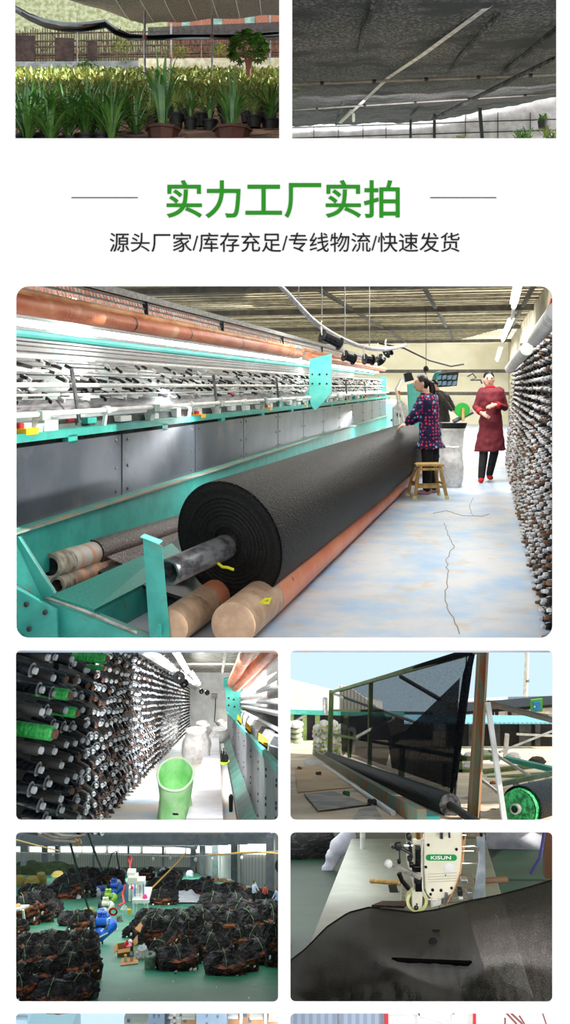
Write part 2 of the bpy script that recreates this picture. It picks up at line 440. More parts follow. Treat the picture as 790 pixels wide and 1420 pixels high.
# dark needle bed
bd = MB(); a, b_, c, d = ML(556, 5.1, Z0), ML(575, 5.0, Z0), ML(575, 5.0, ZE), ML(556, 5.1, ZE); bd.prism([a, b_, c, d], SD * -.1)
bd.build('needle_bed', mat('oily_bed', '#3a3a3e', '#85858a', scale=9, rough=.4, stretch=(1, .3, 3)), mach, smooth=False)
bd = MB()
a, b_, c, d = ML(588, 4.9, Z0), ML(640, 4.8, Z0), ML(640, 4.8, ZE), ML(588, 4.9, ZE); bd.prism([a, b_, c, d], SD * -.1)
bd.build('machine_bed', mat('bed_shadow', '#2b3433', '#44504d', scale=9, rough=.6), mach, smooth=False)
# short levers and sinkers between the bars
lv = [MB(), MB()]
for k in range(620):
    zz = Z0 + .3 + k * .031
    y0 = random.choice((496, 503, 510, 521, 524, 538, 541, 553)); p = ML(y0, 5.15, zz)
    q = ML(y0 + random.uniform(3, 8), 5.05, zz + random.uniform(-.06, .1))
    lm = MB() if k < 100 else lv[k % 2]; lm.bar(p, q, .012, .02)
    if k < 100: lm.build('sinker_lever', M['dark_metal'] if k % 2 else M['machine_white'], mach, smooth=False)
lv[0].build('pale_levers', M['machine_white'], mach, smooth=False)['kind'] = 'stuff'; lv[1].build('dark_levers', M['dark_metal'], mach, smooth=False)['kind'] = 'stuff'
cl_ = MB(); M['lever_greys'] = mat('lever_greys', '#4c4c50', '#98989c', scale=20, rough=.5)
for k in range(250):
    zz = Z0 + .2 + k * .077; p = ML(random.uniform(523, 553), 5.22, zz)
    cm = MB() if k < 100 else cl_; cm.obox(p, DN * random.uniform(.02, .06), SD * .02, V((0, .01, random.uniform(.006, .02))))
    if k < 100: cm.build('cam_block', M['lever_greys'], mach, smooth=False)
cl_.build('cam_blocks', M['lever_greys'], mach, smooth=False)['kind'] = 'stuff'
# dark sloping yarn cradles behind the white cross bar
for k in range(18):
    zz = 5.0 + k * 1.05; c = MB()
    c.prism([ML(526, 5.2, zz), ML(526, 5.2, zz + .55), ML(550, 5.2, zz + .15), ML(550, 5.2, zz - .18)], SD * -.04)
    c.build('cradle', M['dark_metal'], mach, smooth=False)
# clamps on the handrail
for k in range(16):
    zz = 5.0 + k * .86; c = MB()
    p = ML(577, 4.72, zz)
    if k % 2: c.lathe(p - DN * .03, DN, [(0, .03), (.06, .03)], 12); c.bar(p, p + V((0, 0, -.12)) - SD * .02, .03, .02)
    else: c.obox(p + V((0, 0, -.005)), DN * .05, SD * .03, V((0, 0, .028))); c.prism([p + DN * .04 - V((0, 0, .02)), p - DN * .04 - V((0, 0, .02)), p - DN * .1 - V((0, 0, .14)), p + DN * .0 - V((0, 0, .14))], -SD * .04)
    c.build('clamp', M['machine_white'] if k % 2 else mat('clamp_grey', '#c9cfc9', '#8fa8a0', scale=9, rough=.5), mach)
# little boxes of works under the handrail
for k in range(26):
    zz = 5.2 + k * .55; c = MB(); p = ML(593 + random.uniform(-3, 3), 4.85, zz)
    c.obox(p, DN * random.uniform(.04, .1), SD * .03, V((0, 0, random.uniform(.02, .045))))
    c.build('works_box', M[random.choice(('machine_white', 'grey_metal', 'teal', 'machine_white', 'machine_white'))], mach, smooth=False, bevel=.005)
for px in (106, 299, 385, 440, 480, 506):
    zz = MZ(px, .1); c = MB(); p = ML(594, 4.85, zz); q = ML(508, 4.9, zz - .05); c.tube([p, q], .014, 8); c.build('upright_rod', M['grey_metal'], mach)
# red knobs
for px, py in ((98, 583), (252, 577), (322, 546)):
    zz = MZ(px, .1); c = MB(); p = P(px, py, zz); c.tube([p - DN * .05, p + DN * .03], .013, 8); c.build('red_knob', M['red'], mach)
# rollers over the works
M['thread_white'] = mat('white_threads', '#e9e4dc', rough=.7)
M['roller_wood'] = mat('bare_pipe', '#dfae7e', '#c07a4c', scale=6, rough=.6, stretch=(1, .3, 1))
def roller(name, y, Z22, rpx, za, zb, m, parent, label=None, bands=()):
    o = MB().tube([ML(y, Z22, za), ML(y, Z22, zb)], rpx / FPX * Z22, 20).build(name, m, parent)
    return o
EZ1 = 12.7
roller('warp_roller', 421, 4.95, 14.5, Z0, EZ1, M['orange_tube'], mach); roller('warp_roller', 421, 4.95, 14.5, 13.4, 24, M['orange_tube'], mach)
roller('guide_roller', 403, 5.1, 6, Z0, EZ1, M['roller_wood'], mach); roller('guide_roller', 403, 5.1, 6, 13.4, 24, M['roller_wood'], mach)
roller('upper_roller', 384, 5.35, 11.5, Z0, 24, M['orange_tube'], mach)
for zz in (6.55, 7.8, 9.5, 11.8):
    c = MB(); p = ML(421, 4.95, zz); c.lathe(p, DN, [(0, .0615), (.03, .0615)], 20, False); c.build('roller_band', M['dark_metal'], mach)
# comb of threads over the upper roller
th = [MB(), MB()]
for k in range(330):
    zz = Z0 + .3 + k * .058
    p = ML(379, 5.15, zz); q = ML(398 + random.uniform(-2, 3), 5.1, zz + random.uniform(-.02, .03)); tm = MB() if k < 100 else th[0]; tm.bar(p, q, .006 if k % 3 else .014, .006)
    if k < 100: tm.build('comb_thread', M['thread_white'], mach, smooth=False)
for y in (387.5, 377):
    th[1].bar(ML(y, 5.12, Z0), ML(y, 5.12, 24), .02, .012)
for zz in (7.1, 9.2, 12, 15, 19): th[1].bar(ML(373, 5.12, zz), ML(399, 5.12, zz), .05, .03)
th[0].build('comb_threads', M['thread_white'], mach, smooth=False)['kind'] = 'stuff'; th[1].build('comb_rail', M['dark_metal'], mach, smooth=False)
# fine threads wound over the big roller
tw = MB()
for k in range(150):
    zz = Z0 + .9 + k * .05 + random.uniform(-.01, .01); tw.lathe(ML(421, 4.95, zz), DN, [(0, .0606), (.006, .0606)], 14, False)
tw.build('wound_threads', mat('pink_thread', '#e3a48c', rough=.6), mach)['kind'] = 'stuff'
sl = MB(); sl.prism([ML(371, 5.2, Z0), ML(371, 5.2, 24), ML(371, 5.2, 24) - SD * .9 + V((0, 0, .1)), ML(371, 5.2, Z0) - SD * .9 + V((0, 0, .1))], V((0, 0, .05)))
sl.build('top_plate', mat('zinc_plate', '#8f8f8c', '#767674', scale=12, rough=.6), mach, smooth=False)
sl = MB()
sl.prism([ML(362, 5.2, Z0), ML(362, 5.2, 24), ML(372, 5.2, 24), ML(372, 5.2, Z0)], SD * .02)
sl.build('top_edge', mat('zinc_edge', '#a5a5a2', '#7c7c79', scale=30, rough=.6), mach, smooth=False)
# big teal bracket and end post
zb = 12.9
br = MB(); br.prism([P(x, y, zb) for x, y in ((429, 498), (458, 491), (458, 546), (436, 569), (431, 562), (428, 545))], DN * .12)
br.prism([P(x, y, zb + .02) for x, y in ((428, 540), (428, 552), (420, 566), (411, 566))], DN * .08)
o = br.build('bracket', M['teal_light'], mach, smooth=False)
for x in (433, 443, 453):
    for y in (519, 532): MB().lathe(P(x, y, zb - .001), -DN, [(0, .014), (.01, .014)], 8).build('bolt', M['dark_metal'], o)
br = MB(); br.bar(P(531, 522, 24), P(531, 586, 24), .16, .1, up=(0, 1, 0)); br.bar(P(520, 535, 24.2), P(531, 528, 24), .3, .05)
br.build('end_post', M['teal_light'], mach, smooth=False)
br = MB(); br.prism([P(x, y, 24.4) for x, y in ((517, 533), (528, 531), (528, 550), (521, 552))], DN * .1)
br.build('bracket', M['teal_light'], mach, smooth=False)
# yellow boxes resting on the rail
for px, py, w in ((34, 598, 34), (275, 577, 22), (370, 567, 15), (421, 563, 11), (480, 556, 8), (505, 553, 6), (525, 551, 5)):
    zz = MZ(px, .05); p = P(px, py, zz); L = w / FPX * zz
    t = thing('thread_box', {34: 'yellow open box with red and white spools on the teal rail, nearest the left edge', 275: 'yellow box on the teal rail above the middle slate panels', 370: 'small yellow box on the teal rail, third from the left edge',
             421: 'small yellow box on the rail just left of the teal bracket', 480: 'small yellow box on the rail beyond the teal bracket', 505: 'tiny yellow box on the rail, second from its far end', 525: 'tiny yellow box on the rail at its far end'}[px], 'box', p, 'yellow boxes along the teal rail')
    MB().obox(p, DN * L * .5, SD * .05, V((0, 0, .018))).build('tray', M['yellow'], t, smooth=False)
    for j, mm in enumerate(('red', 'white_metal', 'white_metal')):
        MB().lathe(p + DN * L * (.3 * j - .35) + V((0, 0, .018)), (0, 0, 1), [(0, .022), (.03, .022)], 10).build('spool', M[mm], t)

# ---- take-up frame at lower left
tf = thing('take_up_frame', 'teal welded steel frame carrying the black net roll at lower left', 'machine frame', (-.9, 4.9, 0))
def poly(name, pts, ext, m, parent, bevel=.004):
    return MB().prism([P(*p) for p in pts], ext).build(name, m, parent, smooth=False, bevel=bevel)
poly('sloping_leg', [(16, 738, 4.66), (24, 742, 4.66), (76, 824, 4.72), (60, 835, 4.72), (16, 806, 4.66)], V((.0, .05, 0)), M['teal'], tf)
poly('base_plate', [(16, 812, 4.6), (78, 846, 4.62), (80, 893, 4.62), (16, 893, 4.6)], V((0, .03, 0)), M['teal'], tf)
for x, y in ((37, 838), (63, 849), (41, 872), (30, 884)): MB().lathe(P(x, y, 4.6), (0, -1, 0), [(0, .014), (.012, .014), (.016, .008)], 8).build('bolt', M['dark_metal'], tf)
fb = MB(); fb.prism([P(58, 831, 4.72), P(76, 824, 4.85), P(212, 879, 4.8), P(240, 893, 4.7), P(210, 893, 4.6)], V((0, 0, -.012)))
fb.prism([P(58, 831, 4.72), P(205, 886, 4.6), P(205, 893, 4.6), P(58, 893, 4.72)], V((0, .03, 0)))
fb.build('front_beam', M['teal'], tf, smooth=False, bevel=.01)
M['worn_steel'] = mat('bare_steel', '#b9b7b0', '#7e7b76', scale=10, rough=.4, metal=.5)
MB().tube([P(64, 829, 4.70), P(120, 848, 4.655), P(190, 878, 4.60)], .009, 6).build('worn_edge', M['worn_steel'], tf)
# crossbeam with stamped top
cb = MB(); a, b_, c, d = P(70, 826, 4.8), P(131, 845, 4.74), P(262, 777, 6.0), P(238, 753, 6.2)
cb.prism([a, b_, c, d], V((0, 0, -.02)))
M['stamped'] = mat('stamped_teal', '#47b3a5', '#3a9c90', scale=60, kind='voronoi', lo=.2, hi=.3, rough=.5)
o = cb.build('cross_beam_top', M['stamped'], tf, smooth=False)
st = MB()
for i in range(26):
    for j in range(5):
        u, w_ = (i + .5) / 28 + .03, (j + .7) / 6
        p = a.lerp(d, u).lerp(b_.lerp(c, u), w_) + V((0, 0, .002)); e1 = (d - a).normalized() * .009; e2 = (b_ - a).normalized() * .004
        k_ = 1 if (i + j) % 2 else -1
        st.add([p - e1, p + e2 * k_, p + e1, p - e2 * k_], [(0, 1, 2, 3)] if k_ < 0 else [(3, 2, 1, 0)])
st.build('stamped_lozenges', mat('stamp_dark', '#2d8177', rough=.6), o, smooth=False)
cb = MB(); cb.prism([b_, c, c - V((0, 0, .2)), b_ - V((0, 0, .2))], V((-.02, 0, 0))); cb.build('cross_beam_side', M['teal'], tf, smooth=False)
# front post (angle iron)
ps = MB(); ps.prism([P(198, 748, 4.62), P(224, 757, 4.6), P(237, 894, 4.6), P(208, 894, 4.62)], V((0, .012, 0)))
ps.prism([P(198, 748, 4.62), P(204, 745, 4.72), P(214, 886, 4.72), P(208, 894, 4.62)], V((.012, 0, 0)))
ps.build('post', M['teal'], tf, smooth=False)
ps = MB(); ps.prism([P(x, y, 4.58) for x, y in ((214, 884), (219, 866), (223, 866), (223, 884))], V((.0, .012, 0))); ps.build('gusset', M['teal'], tf, smooth=False)
MB().obox(P(210, 747.5, 4.66), (.05, -.01, -.017), (.004, .05, 0), (0, 0, .003)).build('post_cap', M['teal_light'], tf, smooth=False)
# inner base under rollers, its shade put into a dark sheet
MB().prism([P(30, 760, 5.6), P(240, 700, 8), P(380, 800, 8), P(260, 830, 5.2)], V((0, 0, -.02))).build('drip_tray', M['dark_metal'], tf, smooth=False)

# ---- rollers lying behind the frame
wr = thing('wound_roller', 'taped pipe with dark red-brown net wound on it, behind the teal cross beam', 'roller', P(100, 780, 5.4))
p0, p1 = P(69, 786, 5.0), P(300, 712, 8.2); ax = (p1 - p0).normalized()
MB().lathe(p0, ax, [(0, .052), (0, .075), (.16, .075), (.16, .078), (.2, .078)], 24, False).build('pipe_end', mat('dirty_tape', '#7a7268', '#b5aa98', scale=14, rough=.8), wr)
MB().lathe(p0 + ax * .02, ax, [(0, .06), (0, .05)], 20).build('pipe_bore', M['dark_metal'], wr)
MB().lathe(p0 + ax * .2, ax, [(0, .077), (.12, .077), (.12, .075), (.4, .075)], 24).build('pipe', mat('pipe_orange_worn', '#c98b6b', '#b9bab2', scale=5, stretch=(.3, 2, .3), rough=.6), wr)
M['brown_net'] = mat('brown_net', '#1a1413', '#6b4339', scale=70, detail=2, lo=.45, hi=.62, rough=.35, stretch=(1, 1, 1), bump=.8, bscale=90)
MB().lathe(p0 + ax * .56, ax, [(0, .086), (3, .086)], 28).build('net_wrap', M['brown_net'], wr)
MB().prism([p0 + ax * .56 + V((.1, -.02, -.02)), p0 + ax * 2.6 + V((.1, -.02, -.02)), p0 + ax * 2.6 + V((.24, -.02, -.12)), p0 + ax * .75 + V((.16, -.0, -.12))], V((0, 0, .004))).build('hanging_net', M['brown_net'], wr)
lr = thing('lower_roller', 'thinner grimy orange pipe lying just below the taped pipe', 'roller', P(100, 800, 5.2))
p0, p1 = P(79, 812, 4.95), P(250, 745, 7.2); ax = (p1 - p0).normalized()
MB().lathe(p0, ax, [(0, .035), (0, .05), (.15, .05)], 20, False).build('pipe_end', mat('dirty_tape2', '#4a443c', '#8f8675', scale=14, rough=.8), lr)
MB().lathe(p0 + ax * .15, ax, [(0, .049), (2.5, .049)], 20).build('pipe', mat('pipe_orange_grime', '#b98667', '#6d5a4a', scale=8, rough=.6), lr)

# ---- the big roll
M['net_roll'] = mat('black_net', '#010101', '#4a4d52', scale=80, detail=3, lo=.58, hi=.8, rough=.4, bump=1, bscale=90, spec=.07, stretch=(1, .4, 1), bstretch=(1, .5, 1))  # sparse pale flecks put the weave's sparkle into the colour
M['net_edge'] = mat('net_edge', '#070707', '#161616', scale=60, rough=.7, bump=.5, bscale=60, spec=.3)
roll = thing('net_roll', 'huge glossy black shade net roll lying on two orange pipes', 'net roll', P(315, 753, 5.2))
c0, c1 = P(315, 753, 5.2), P(562, 621, 12.6); R0, R1 = .386, .35
s0 = 5.2 / FPX; U = V((-25 * s0, 0, 85 * s0)); U = U + V((0, -.02, 0)); VV = V((72 * s0, -.235, 21 * s0))
ax = (c1 - c0).normalized()
u1 = (V((0, 0, 1)) - ax * ax.z).normalized(); v1 = ax.cross(u1); v1 = v1 if v1.x > 0 else -v1
NR = 72
def ring0(k, dz=0):
    return [c0 + ax * dz + (U * cos(2 * pi * j / NR) + VV * sin(2 * pi * j / NR)) * k for j in range(NR)]
rs = [ring0(.97, .0), ring0(.995, .012), ring0(1, .05)]
for t in (.03, .06, .1, .16, .25, .35, .45, .55, .65, .75, .85, .93, 1):
    c = c0.lerp(c1, t); R = R0 + (R1 - R0) * t; ring = []; bl = min(1, t * 1.0 + .0)
    for j in range(NR):
        a = 2 * pi * j / NR
        e = (U * cos(a) + VV * sin(a)); f_ = (u1 * cos(a) + v1 * sin(a)) * R
        wob = 1 + .006 * mnoise.noise(V((cos(a) * 2, sin(a) * 2, t * 9)))
        ring.append(c + (e.lerp(f_, t ** .5)) * wob)
    rs.append(ring)
MB().rings(rs, cap=False).build('net_surface', M['net_roll'], roll)
# end face: the wound layers as shallow steps
fr = []
for i in range(26):
    k = .97 - i * .0335; dz = (.0 if i % 2 else .006) + .012 * mnoise.noise(V((i * .7, 0, 0))) + (.03 if i > 21 else 0)
    fr.append([p + ax * (dz + .004 * mnoise.noise(p * 14)) for p in ring0(max(k, .1), 0)])
MB().rings(fr[::-1], cap=False).build('end_face', M['net_edge'], roll)
MB().rings([[c1 + (u1 * cos(2 * pi * j / 32) + v1 * sin(2 * pi * j / 32)) * k + ax * .02 for j in range(32)] for k in (R1, .05)], cap=False).build('end_face', M['net_edge'], roll)
# shaft
sh = thing('roll_shaft', 'thick grey steel tube sticking out of the near end of the black roll', 'shaft', P(250, 790, 4.9))
a, b_ = P(233, 794, 4.72), P(322, 754, 5.32); sa = (b_ - a).normalized()
MB().lathe(a, sa, [(.1, .048), (0, .06), (0, .072), (.005, .075), ((b_ - a).length, .075)], 28, False).build('tube', mat('scuffed_steel', '#97989c', '#55565a', scale=9, rough=.35, metal=.5, stretch=(1, 1, 2)), sh)
MB().lathe(a + sa * .1, sa, [(0, .06), (.01, .06)], 20).build('bore', M['dark_metal'], sh)
# yellow ties
M['tie'] = mat('yellow_tie', '#d9d512', rough=.5)
MB().tube([P(301, 780, 5.07), P(308, 786, 5.06), P(316, 787, 5.05), (P(324, 790, 5.04))], .009, 6).build('tie', M['tie'], roll)
MB().tube([P(362, 836, 4.74), P(368, 831, 4.73), P(375, 830, 4.72), P(372, 836, 4.72), P(364, 836, 4.73)], .009, 6).build('tie', M['tie'], roll)

M['bare_tube'] = mat('worn_beige_pipe', '#a98b70', '#c4a487', scale=7, rough=.6, c3='#7c6450', scale3=5, lo3=.6, hi3=.7)
def two_tone(name, label, a, b_, r, split):
    t = thing(name, label, 'pipe', (a.x, a.y, 0)); x = (b_ - a).normalized()
    MB().lathe(a, x, [(0, r * .8), (.01, r), (split, r)], 28).build('bare_end', M['bare_tube'], t)
    MB().lathe(a + x * split, x, [(0, r * 1.005), ((b_ - a).length - split, r * .95)], 28).build('painted_pipe', M['orange_pipe2'], t)
M['orange_pipe2'] = mat('salmon_pipe', '#cf6f4c', '#d98864', scale=3, stretch=(.5, .5, .5), rough=.45, c3='#8a4a34', scale3=16, lo3=.66, hi3=.7)
pz = lambda px, z_, Z: V(((px - HX) / FPX * Z, Z, z_))
two_tone('support_pipe', 'orange pipe with a bare beige end on the floor in front of the roll', pz(322, .127, 4.61), pz(581, .125, 13.9), .122, .62)
two_tone('support_pipe', 'orange pipe with a bare end under the black roll beside the teal post', pz(234, .112, 4.61), pz(556, .115, 13.6), .1, .55)
gl = MB(); gl.grid(lambda u, v: P(236, 0, 5.6).lerp(P(290, 0, 5.6), u) * 1 + V((0, v * .8, -P(236, 0, 5.6).z + .18 + .05 * sin(u * 5) * (1 - v))), 10, 8)
setp(gl.build('loose_net', mat('shiny_net_scrap', '#26282b', '#a9adb3', scale=90, lo=.5, hi=.62, rough=.3, bump=.7), smooth=True), 'glossy loose flap of black net hanging under the roll beside the teal post', 'net')

# ---- hall lamps
for i, (p, q) in enumerate(((P(722, 380, 10.0), P(712, 425, 13.2)), (P(709, 444, 16.5), P(697, 472, 22)), (P(694, 484, 25), P(689, 500, 30)))):
    t = thing('tube_lamp', ('brightest glowing ceiling tube lamp, nearest the top edge of the hall window', 'middle glowing ceiling tube lamp in the row of three', 'farthest glowing ceiling tube lamp, above the walking woman')[i], 'lamp', (p + q) / 2, 'ceiling tube lamps')
    MB().tube([p, q], .035, 10).build('tube', M['lamp'], t)
    MB().bar(p + V((0, 0, .06)), q + V((0, 0, .06)), .12, .04).build('housing', M['white_metal'], t)
MB().tube([P(712, 426, 13.3), P(711, 435, 14.6), P(709, 443, 16.3)], .03, 6).build('lamp_chain', M['white_metal'])
setp(bpy.data.objects['lamp_chain'], 'white cable sheath linking the two nearest tube lamps', 'cable')

# ================================================================== PEOPLE
def hand(mb, w, d, nrm, L, side=1, curl=.5):
    """palm, four unequal bent fingers and a thumb; w wrist, d direction, nrm back-of-hand normal, L hand length"""
    w, d, nrm = V(w), V(d).normalized(), V(nrm).normalized(); nrm = (nrm - d * nrm.dot(d)).normalized(); sd = d.cross(nrm) * side
    pl = L * .5
    R = Matrix((sd, d, nrm)).transposed()
    mb.ell(w + d * pl * .55, (L * .2, pl * .62, L * .085), 12, 8, R)
    for k, (o, ln) in enumerate(((-.15, .42), (-.05, .48), (.05, .45), (.15, .35))):
        b = w + d * pl * .95 + sd * L * o; a1 = curl * .5; a2 = curl * 1.3
        p1 = b + (d * cos(a1) - nrm * sin(a1)) * L * ln * .5; p2 = p1 + (d * cos(a2) - nrm * sin(a2)) * L * ln * .5
        mb.tube([w + d * pl * .6 + sd * L * o * .7, b, p1, p2], [L * .045, L * .047, L * .042, L * .03], 8)
    b = w + d * pl * .25 - sd * L * .14; p1 = b + (d * .6 - sd * .75).normalized() * L * .2; p2 = p1 + (d * .9 - sd * .3 - nrm * .3).normalized() * L * .18
    mb.tube([b, p1, p2], [L * .06, L * .052, L * .04], 8)

def limb(mb, pts, rr, n=12):
    for p, r in zip(pts, rr): mb.ell(p, r * .99, 10, 6)
    mb.tube(pts, rr, n)

def figure(t, J, k=1.0, look=0, vox=.012, coat=None, coat_len=None, legs=None, shoes=None, hair=True, pony=False, skirt=None, sleeve=.94, face=True, hairmat=None, skin=None, loc_scale=1, hem_w=None):
    """t root Empty; J joints in metres relative to the root; k body scale; look = turn of the head about z (0 faces the camera)"""
    O = V(t.location); g = {a: O + V(b) for a, b in J.items()}
    skin = skin or M['skin']
    b = MB(); hd = g['head']; Rz = Matrix.Rotation(look, 3, 'Z') @ Matrix.Rotation(J.get('nod_', V((0, 0, 0)))[0] if 'nod_' in J else 0, 3, 'X')
    f = Rz @ V((0, -1, 0)); rt = Rz @ V((1, 0, 0)); up = Rz @ V((0, 0, 1))
    b.ell(hd, (.074 * k, .092 * k, .105 * k), 18, 12, Rz)
    b.ell(hd - up * .05 * k + f * .02 * k, (.056 * k, .065 * k, .065 * k), 14, 10, Rz)
    b.ell(hd - up * .01 * k + f * .093 * k, (.013 * k, .016 * k, .026 * k), 8, 6, Rz)
    for s_ in (-1, 1): b.ell(hd - up * .005 * k + rt * s_ * .078 * k, (.01 * k, .02 * k, .03 * k), 8, 6, Rz)
    nk = g['neck']; b.tube([nk - V((0, 0, .03 * k)), nk + V((0, 0, .02 * k)), hd - up * .04 * k], [.062 * k, .052 * k, .05 * k], 12)
    hp = g['hip']; sL, sR = g['shL'], g['shR']; mid = (sL + sR) / 2
    sx_ = (sR - sL).normalized(); fw = sx_.cross(V((0, 0, 1)))
    def torso(mb, e=0, low=0, hemz=None, hemr=None):
        pts = [(hp - V((0, 0, .05 * k + low)), .150, .11), (hp + V((0, 0, .03 * k)), .155, .115), (hp.lerp(mid, .4), .128, .095), (hp.lerp(mid, .75), .155, .112), (mid - V((0, 0, .0)), .165, .1), (mid + V((0, 0, .045 * k)), .09, .07), (nk, .055, .055)]
        rings = []
        if hemr: rings += [[hemz + sx_ * hemr[0] * cos(2 * pi * j / 20) + fw * hemr[1] * sin(2 * pi * j / 20) for j in range(20)]]
        for c, rx, ry in pts: rings.append([c + sx_ * (rx * k + e) * cos(2 * pi * j / 20) + fw * (ry * k + e) * sin(2 * pi * j / 20) for j in range(20)])
        mb.rings(rings)
    torso(b)
    for s_ in 'LR':
        limb(b, [g['sh' + s_], g['el' + s_], g['wr' + s_]], [.05 * k, .04 * k, .026 * k])
        d = (g['hd' + s_] - g['wr' + s_]); n_ = J.get('n' + s_, V((0, -1, 0)))
        hand(b, g['wr' + s_], d, n_, .175 * k, 1 if s_ == 'L' else -1, .6)
        hj = g['hip'] + sx_ * (.085 * k) * (-1 if s_ == 'L' else 1) - V((0, 0, .03 * k))
        limb(b, [hj, g['kn' + s_], g['an' + s_]], [.082 * k, .055 * k, .036 * k])
        b.tube([g['an' + s_] - V((0, 0, .01)), g['an' + s_] - V((0, 0, .03 * k))], [.036 * k, .04 * k], 8)
    remeshed(b, 'body', skin, t, vox, 3)
    if coat:
        c = MB()
        if hem_w: torso(c, .022 * k, 0, g['hem'], hem_w)
        else: torso(c, .022 * k)
        for s_ in 'LR':
            e = g['el' + s_].lerp(g['wr' + s_], sleeve)
            limb(c, [g['sh' + s_], g['el' + s_], e], [.068 * k, .058 * k, .047 * k])
        remeshed(c, 'jacket' if not skirt else 'smock', coat, t, vox, 5, (.012 * k, 14))
    if legs:
        c = MB(); r = legs[1]
        for s_ in 'LR':
            hj = g['hip'] + sx_ * (.085 * k) * (-1 if s_ == 'L' else 1) - V((0, 0, .03 * k))
            a = g['an' + s_]; limb(c, [hj, g['kn' + s_], a], [.078 * k * r, .064 * k * r, .05 * k * r])
        c.ell(hp, (.13 * k, .09 * k, .08 * k)); remeshed(c, 'trousers' if r > 1.05 else 'leggings', legs[0], t, vox, 3)
    if shoes:
        for s_ in 'LR':
            c = MB(); a = g['an' + s_]; d = J.get('f' + s_, V((0, -1, 0))).normalized(); a = V((a.x, a.y, a.z - .045 * k))
            R = Matrix((V((0, 0, 1)).cross(d) * -1, d, V((0, 0, 1)))).transposed()
            c.ell(a + d * .045 * k, (.043 * k, .12 * k, .036 * k), 12, 8, R); c.ell(a - d * .02 * k + V((0, 0, .02 * k)), (.04 * k, .05 * k, .05 * k), 12, 8, R)
            remeshed(c, 'shoe', shoes, t, vox * .8, 2)
    if hair:
        c = MB(); hm = hairmat or M['hair']
        c.ell(hd + up * .022 * k - f * .018 * k, (.083 * k, .094 * k, .103 * k), 16, 10, Rz)
        c.ell(hd - f * .045 * k - up * .02 * k, (.075 * k, .06 * k, .085 * k), 14, 8, Rz)
        if pony:
            q = hd - f * .1 * k; c.tube([q + up * .03 * k, q - f * .05 * k, q - f * .07 * k - V((0, 0, .1 * k)), q - f * .05 * k - V((0, 0, .2 * k)), q - f * .03 * k - V((0, 0, .27 * k))], [.03 * k, .042 * k, .045 * k, .035 * k, .012 * k], 10)
        remeshed(c, 'hair', hm, t, vox * .7, 2)
    if face:
        for s_ in (-1, 1):
            MB().ell(hd + rt * s_ * .032 * k + f * .0865 * k + up * .008 * k, (.013 * k, .006 * k, .0055 * k), 10, 6, Rz).build('eye', M['eye'], t)
            MB().bar(hd + rt * s_ * .018 * k + f * .088 * k + up * .027 * k, hd + rt * s_ * .047 * k + f * .08 * k + up * .028 * k, .006 * k, .006 * k).build('eyebrow', M['hair'], t)
        MB().ell(hd + f * .087 * k - up * .052 * k, (.022 * k, .008 * k, .008 * k), 10, 6, Rz).build('mouth', M['lips'], t)
M['eye'] = mat('eye', '#1a1210', rough=.2); M['lips'] = mat('lips', '#b85a50', rough=.5)

def spotted():
    m = bpy.data.materials.new('spotted_navy'); m.use_nodes = True; nt = m.node_tree; N = nt.nodes; L = nt.links
    b = N['Principled BSDF']; b.inputs['Roughness'].default_value = .85
    tc_ = N.new('ShaderNodeTexCoord')
    def spots(scale, r, off):
        mp = N.new('ShaderNodeMapping'); mp.inputs['Location'].default_value = off; L.new(tc_.outputs['Object'], mp.inputs[0])
        v = N.new('ShaderNodeTexVoronoi'); v.inputs['Scale'].default_value = scale; v.inputs['Randomness'].default_value = .35; L.new(mp.outputs[0], v.inputs[0])
        c = N.new('ShaderNodeMath'); c.operation = 'LESS_THAN'; c.inputs[1].default_value = r; L.new(v.outputs['Distance'], c.inputs[0]); return c.outputs[0]
    m1 = N.new('ShaderNodeMix'); m1.data_type = 'RGBA'; m1.inputs[6].default_value = rgba('#1b1a4a'); m1.inputs[7].default_value = rgba('#e0355f'); L.new(spots(22, .33, (0, 0, 0)), m1.inputs[0])
    m2 = N.new('ShaderNodeMix'); m2.data_type = 'RGBA'; m2.inputs[7].default_value = rgba('#6db7ea'); L.new(m1.outputs[2], m2.inputs[6]); L.new(spots(11, .22, (.3, .2, .1)), m2.inputs[0])
    L.new(m2.outputs[2], b.inputs['Base Color']); return m
M['spotted'] = spotted()
M['burgundy'] = mat('burgundy_smock', '#7d2732', '#6c1f2a', scale=6, rough=.8)
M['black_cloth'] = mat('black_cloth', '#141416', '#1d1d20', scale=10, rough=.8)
M['red_cloth'] = mat('red_cloth', '#c81f25', rough=.8)

# the walking woman
def Jf(cx, cy, Z):
    s = Z / FPX
    return lambda px, py, dy=0: V(((px - cx) * s, dy, (cy - py) * s))
Zw = 12.7; base = P(676, 668.3, Zw); base.z = 0
t = thing('person', 'woman in a burgundy smock, black leggings and red shoes walking towards us with folded hands', 'person', base)
j = Jf(676, 668.3, Zw)
J = dict(head=j(677.5, 526), neck=j(679, 537), shL=j(668.5, 543.5), shR=j(692.5, 542.5), elL=j(660, 565, .02), elR=j(700, 565, .02), wrL=j(663, 572, -.17), wrR=j(682, 561, -.2),
         hdL=j(668, 575, -.2), hdR=j(668, 565, -.27), hip=j(680, 588), knL=j(669, 632, -.05), knR=j(686, 629, .05), anL=j(665, 661.5, -.1), anR=j(684, 656, .25), hem=j(679, 625), nL=V((0, -1, .3)), nR=V((0, -1, .3)), fL=V((-.35, -1, 0)), fR=V((-.05, -1, 0)))
J['anR'] = V((J['anR'].x, .25, .09)); J['anL'] = V((J['anL'].x, -.1, .085))
figure(t, J, 1.0, -.12, .011, M['burgundy'], None, (M['black_cloth'], 1.03), M['red_cloth'], skirt=True, hem_w=(.235, .17), sleeve=.72)
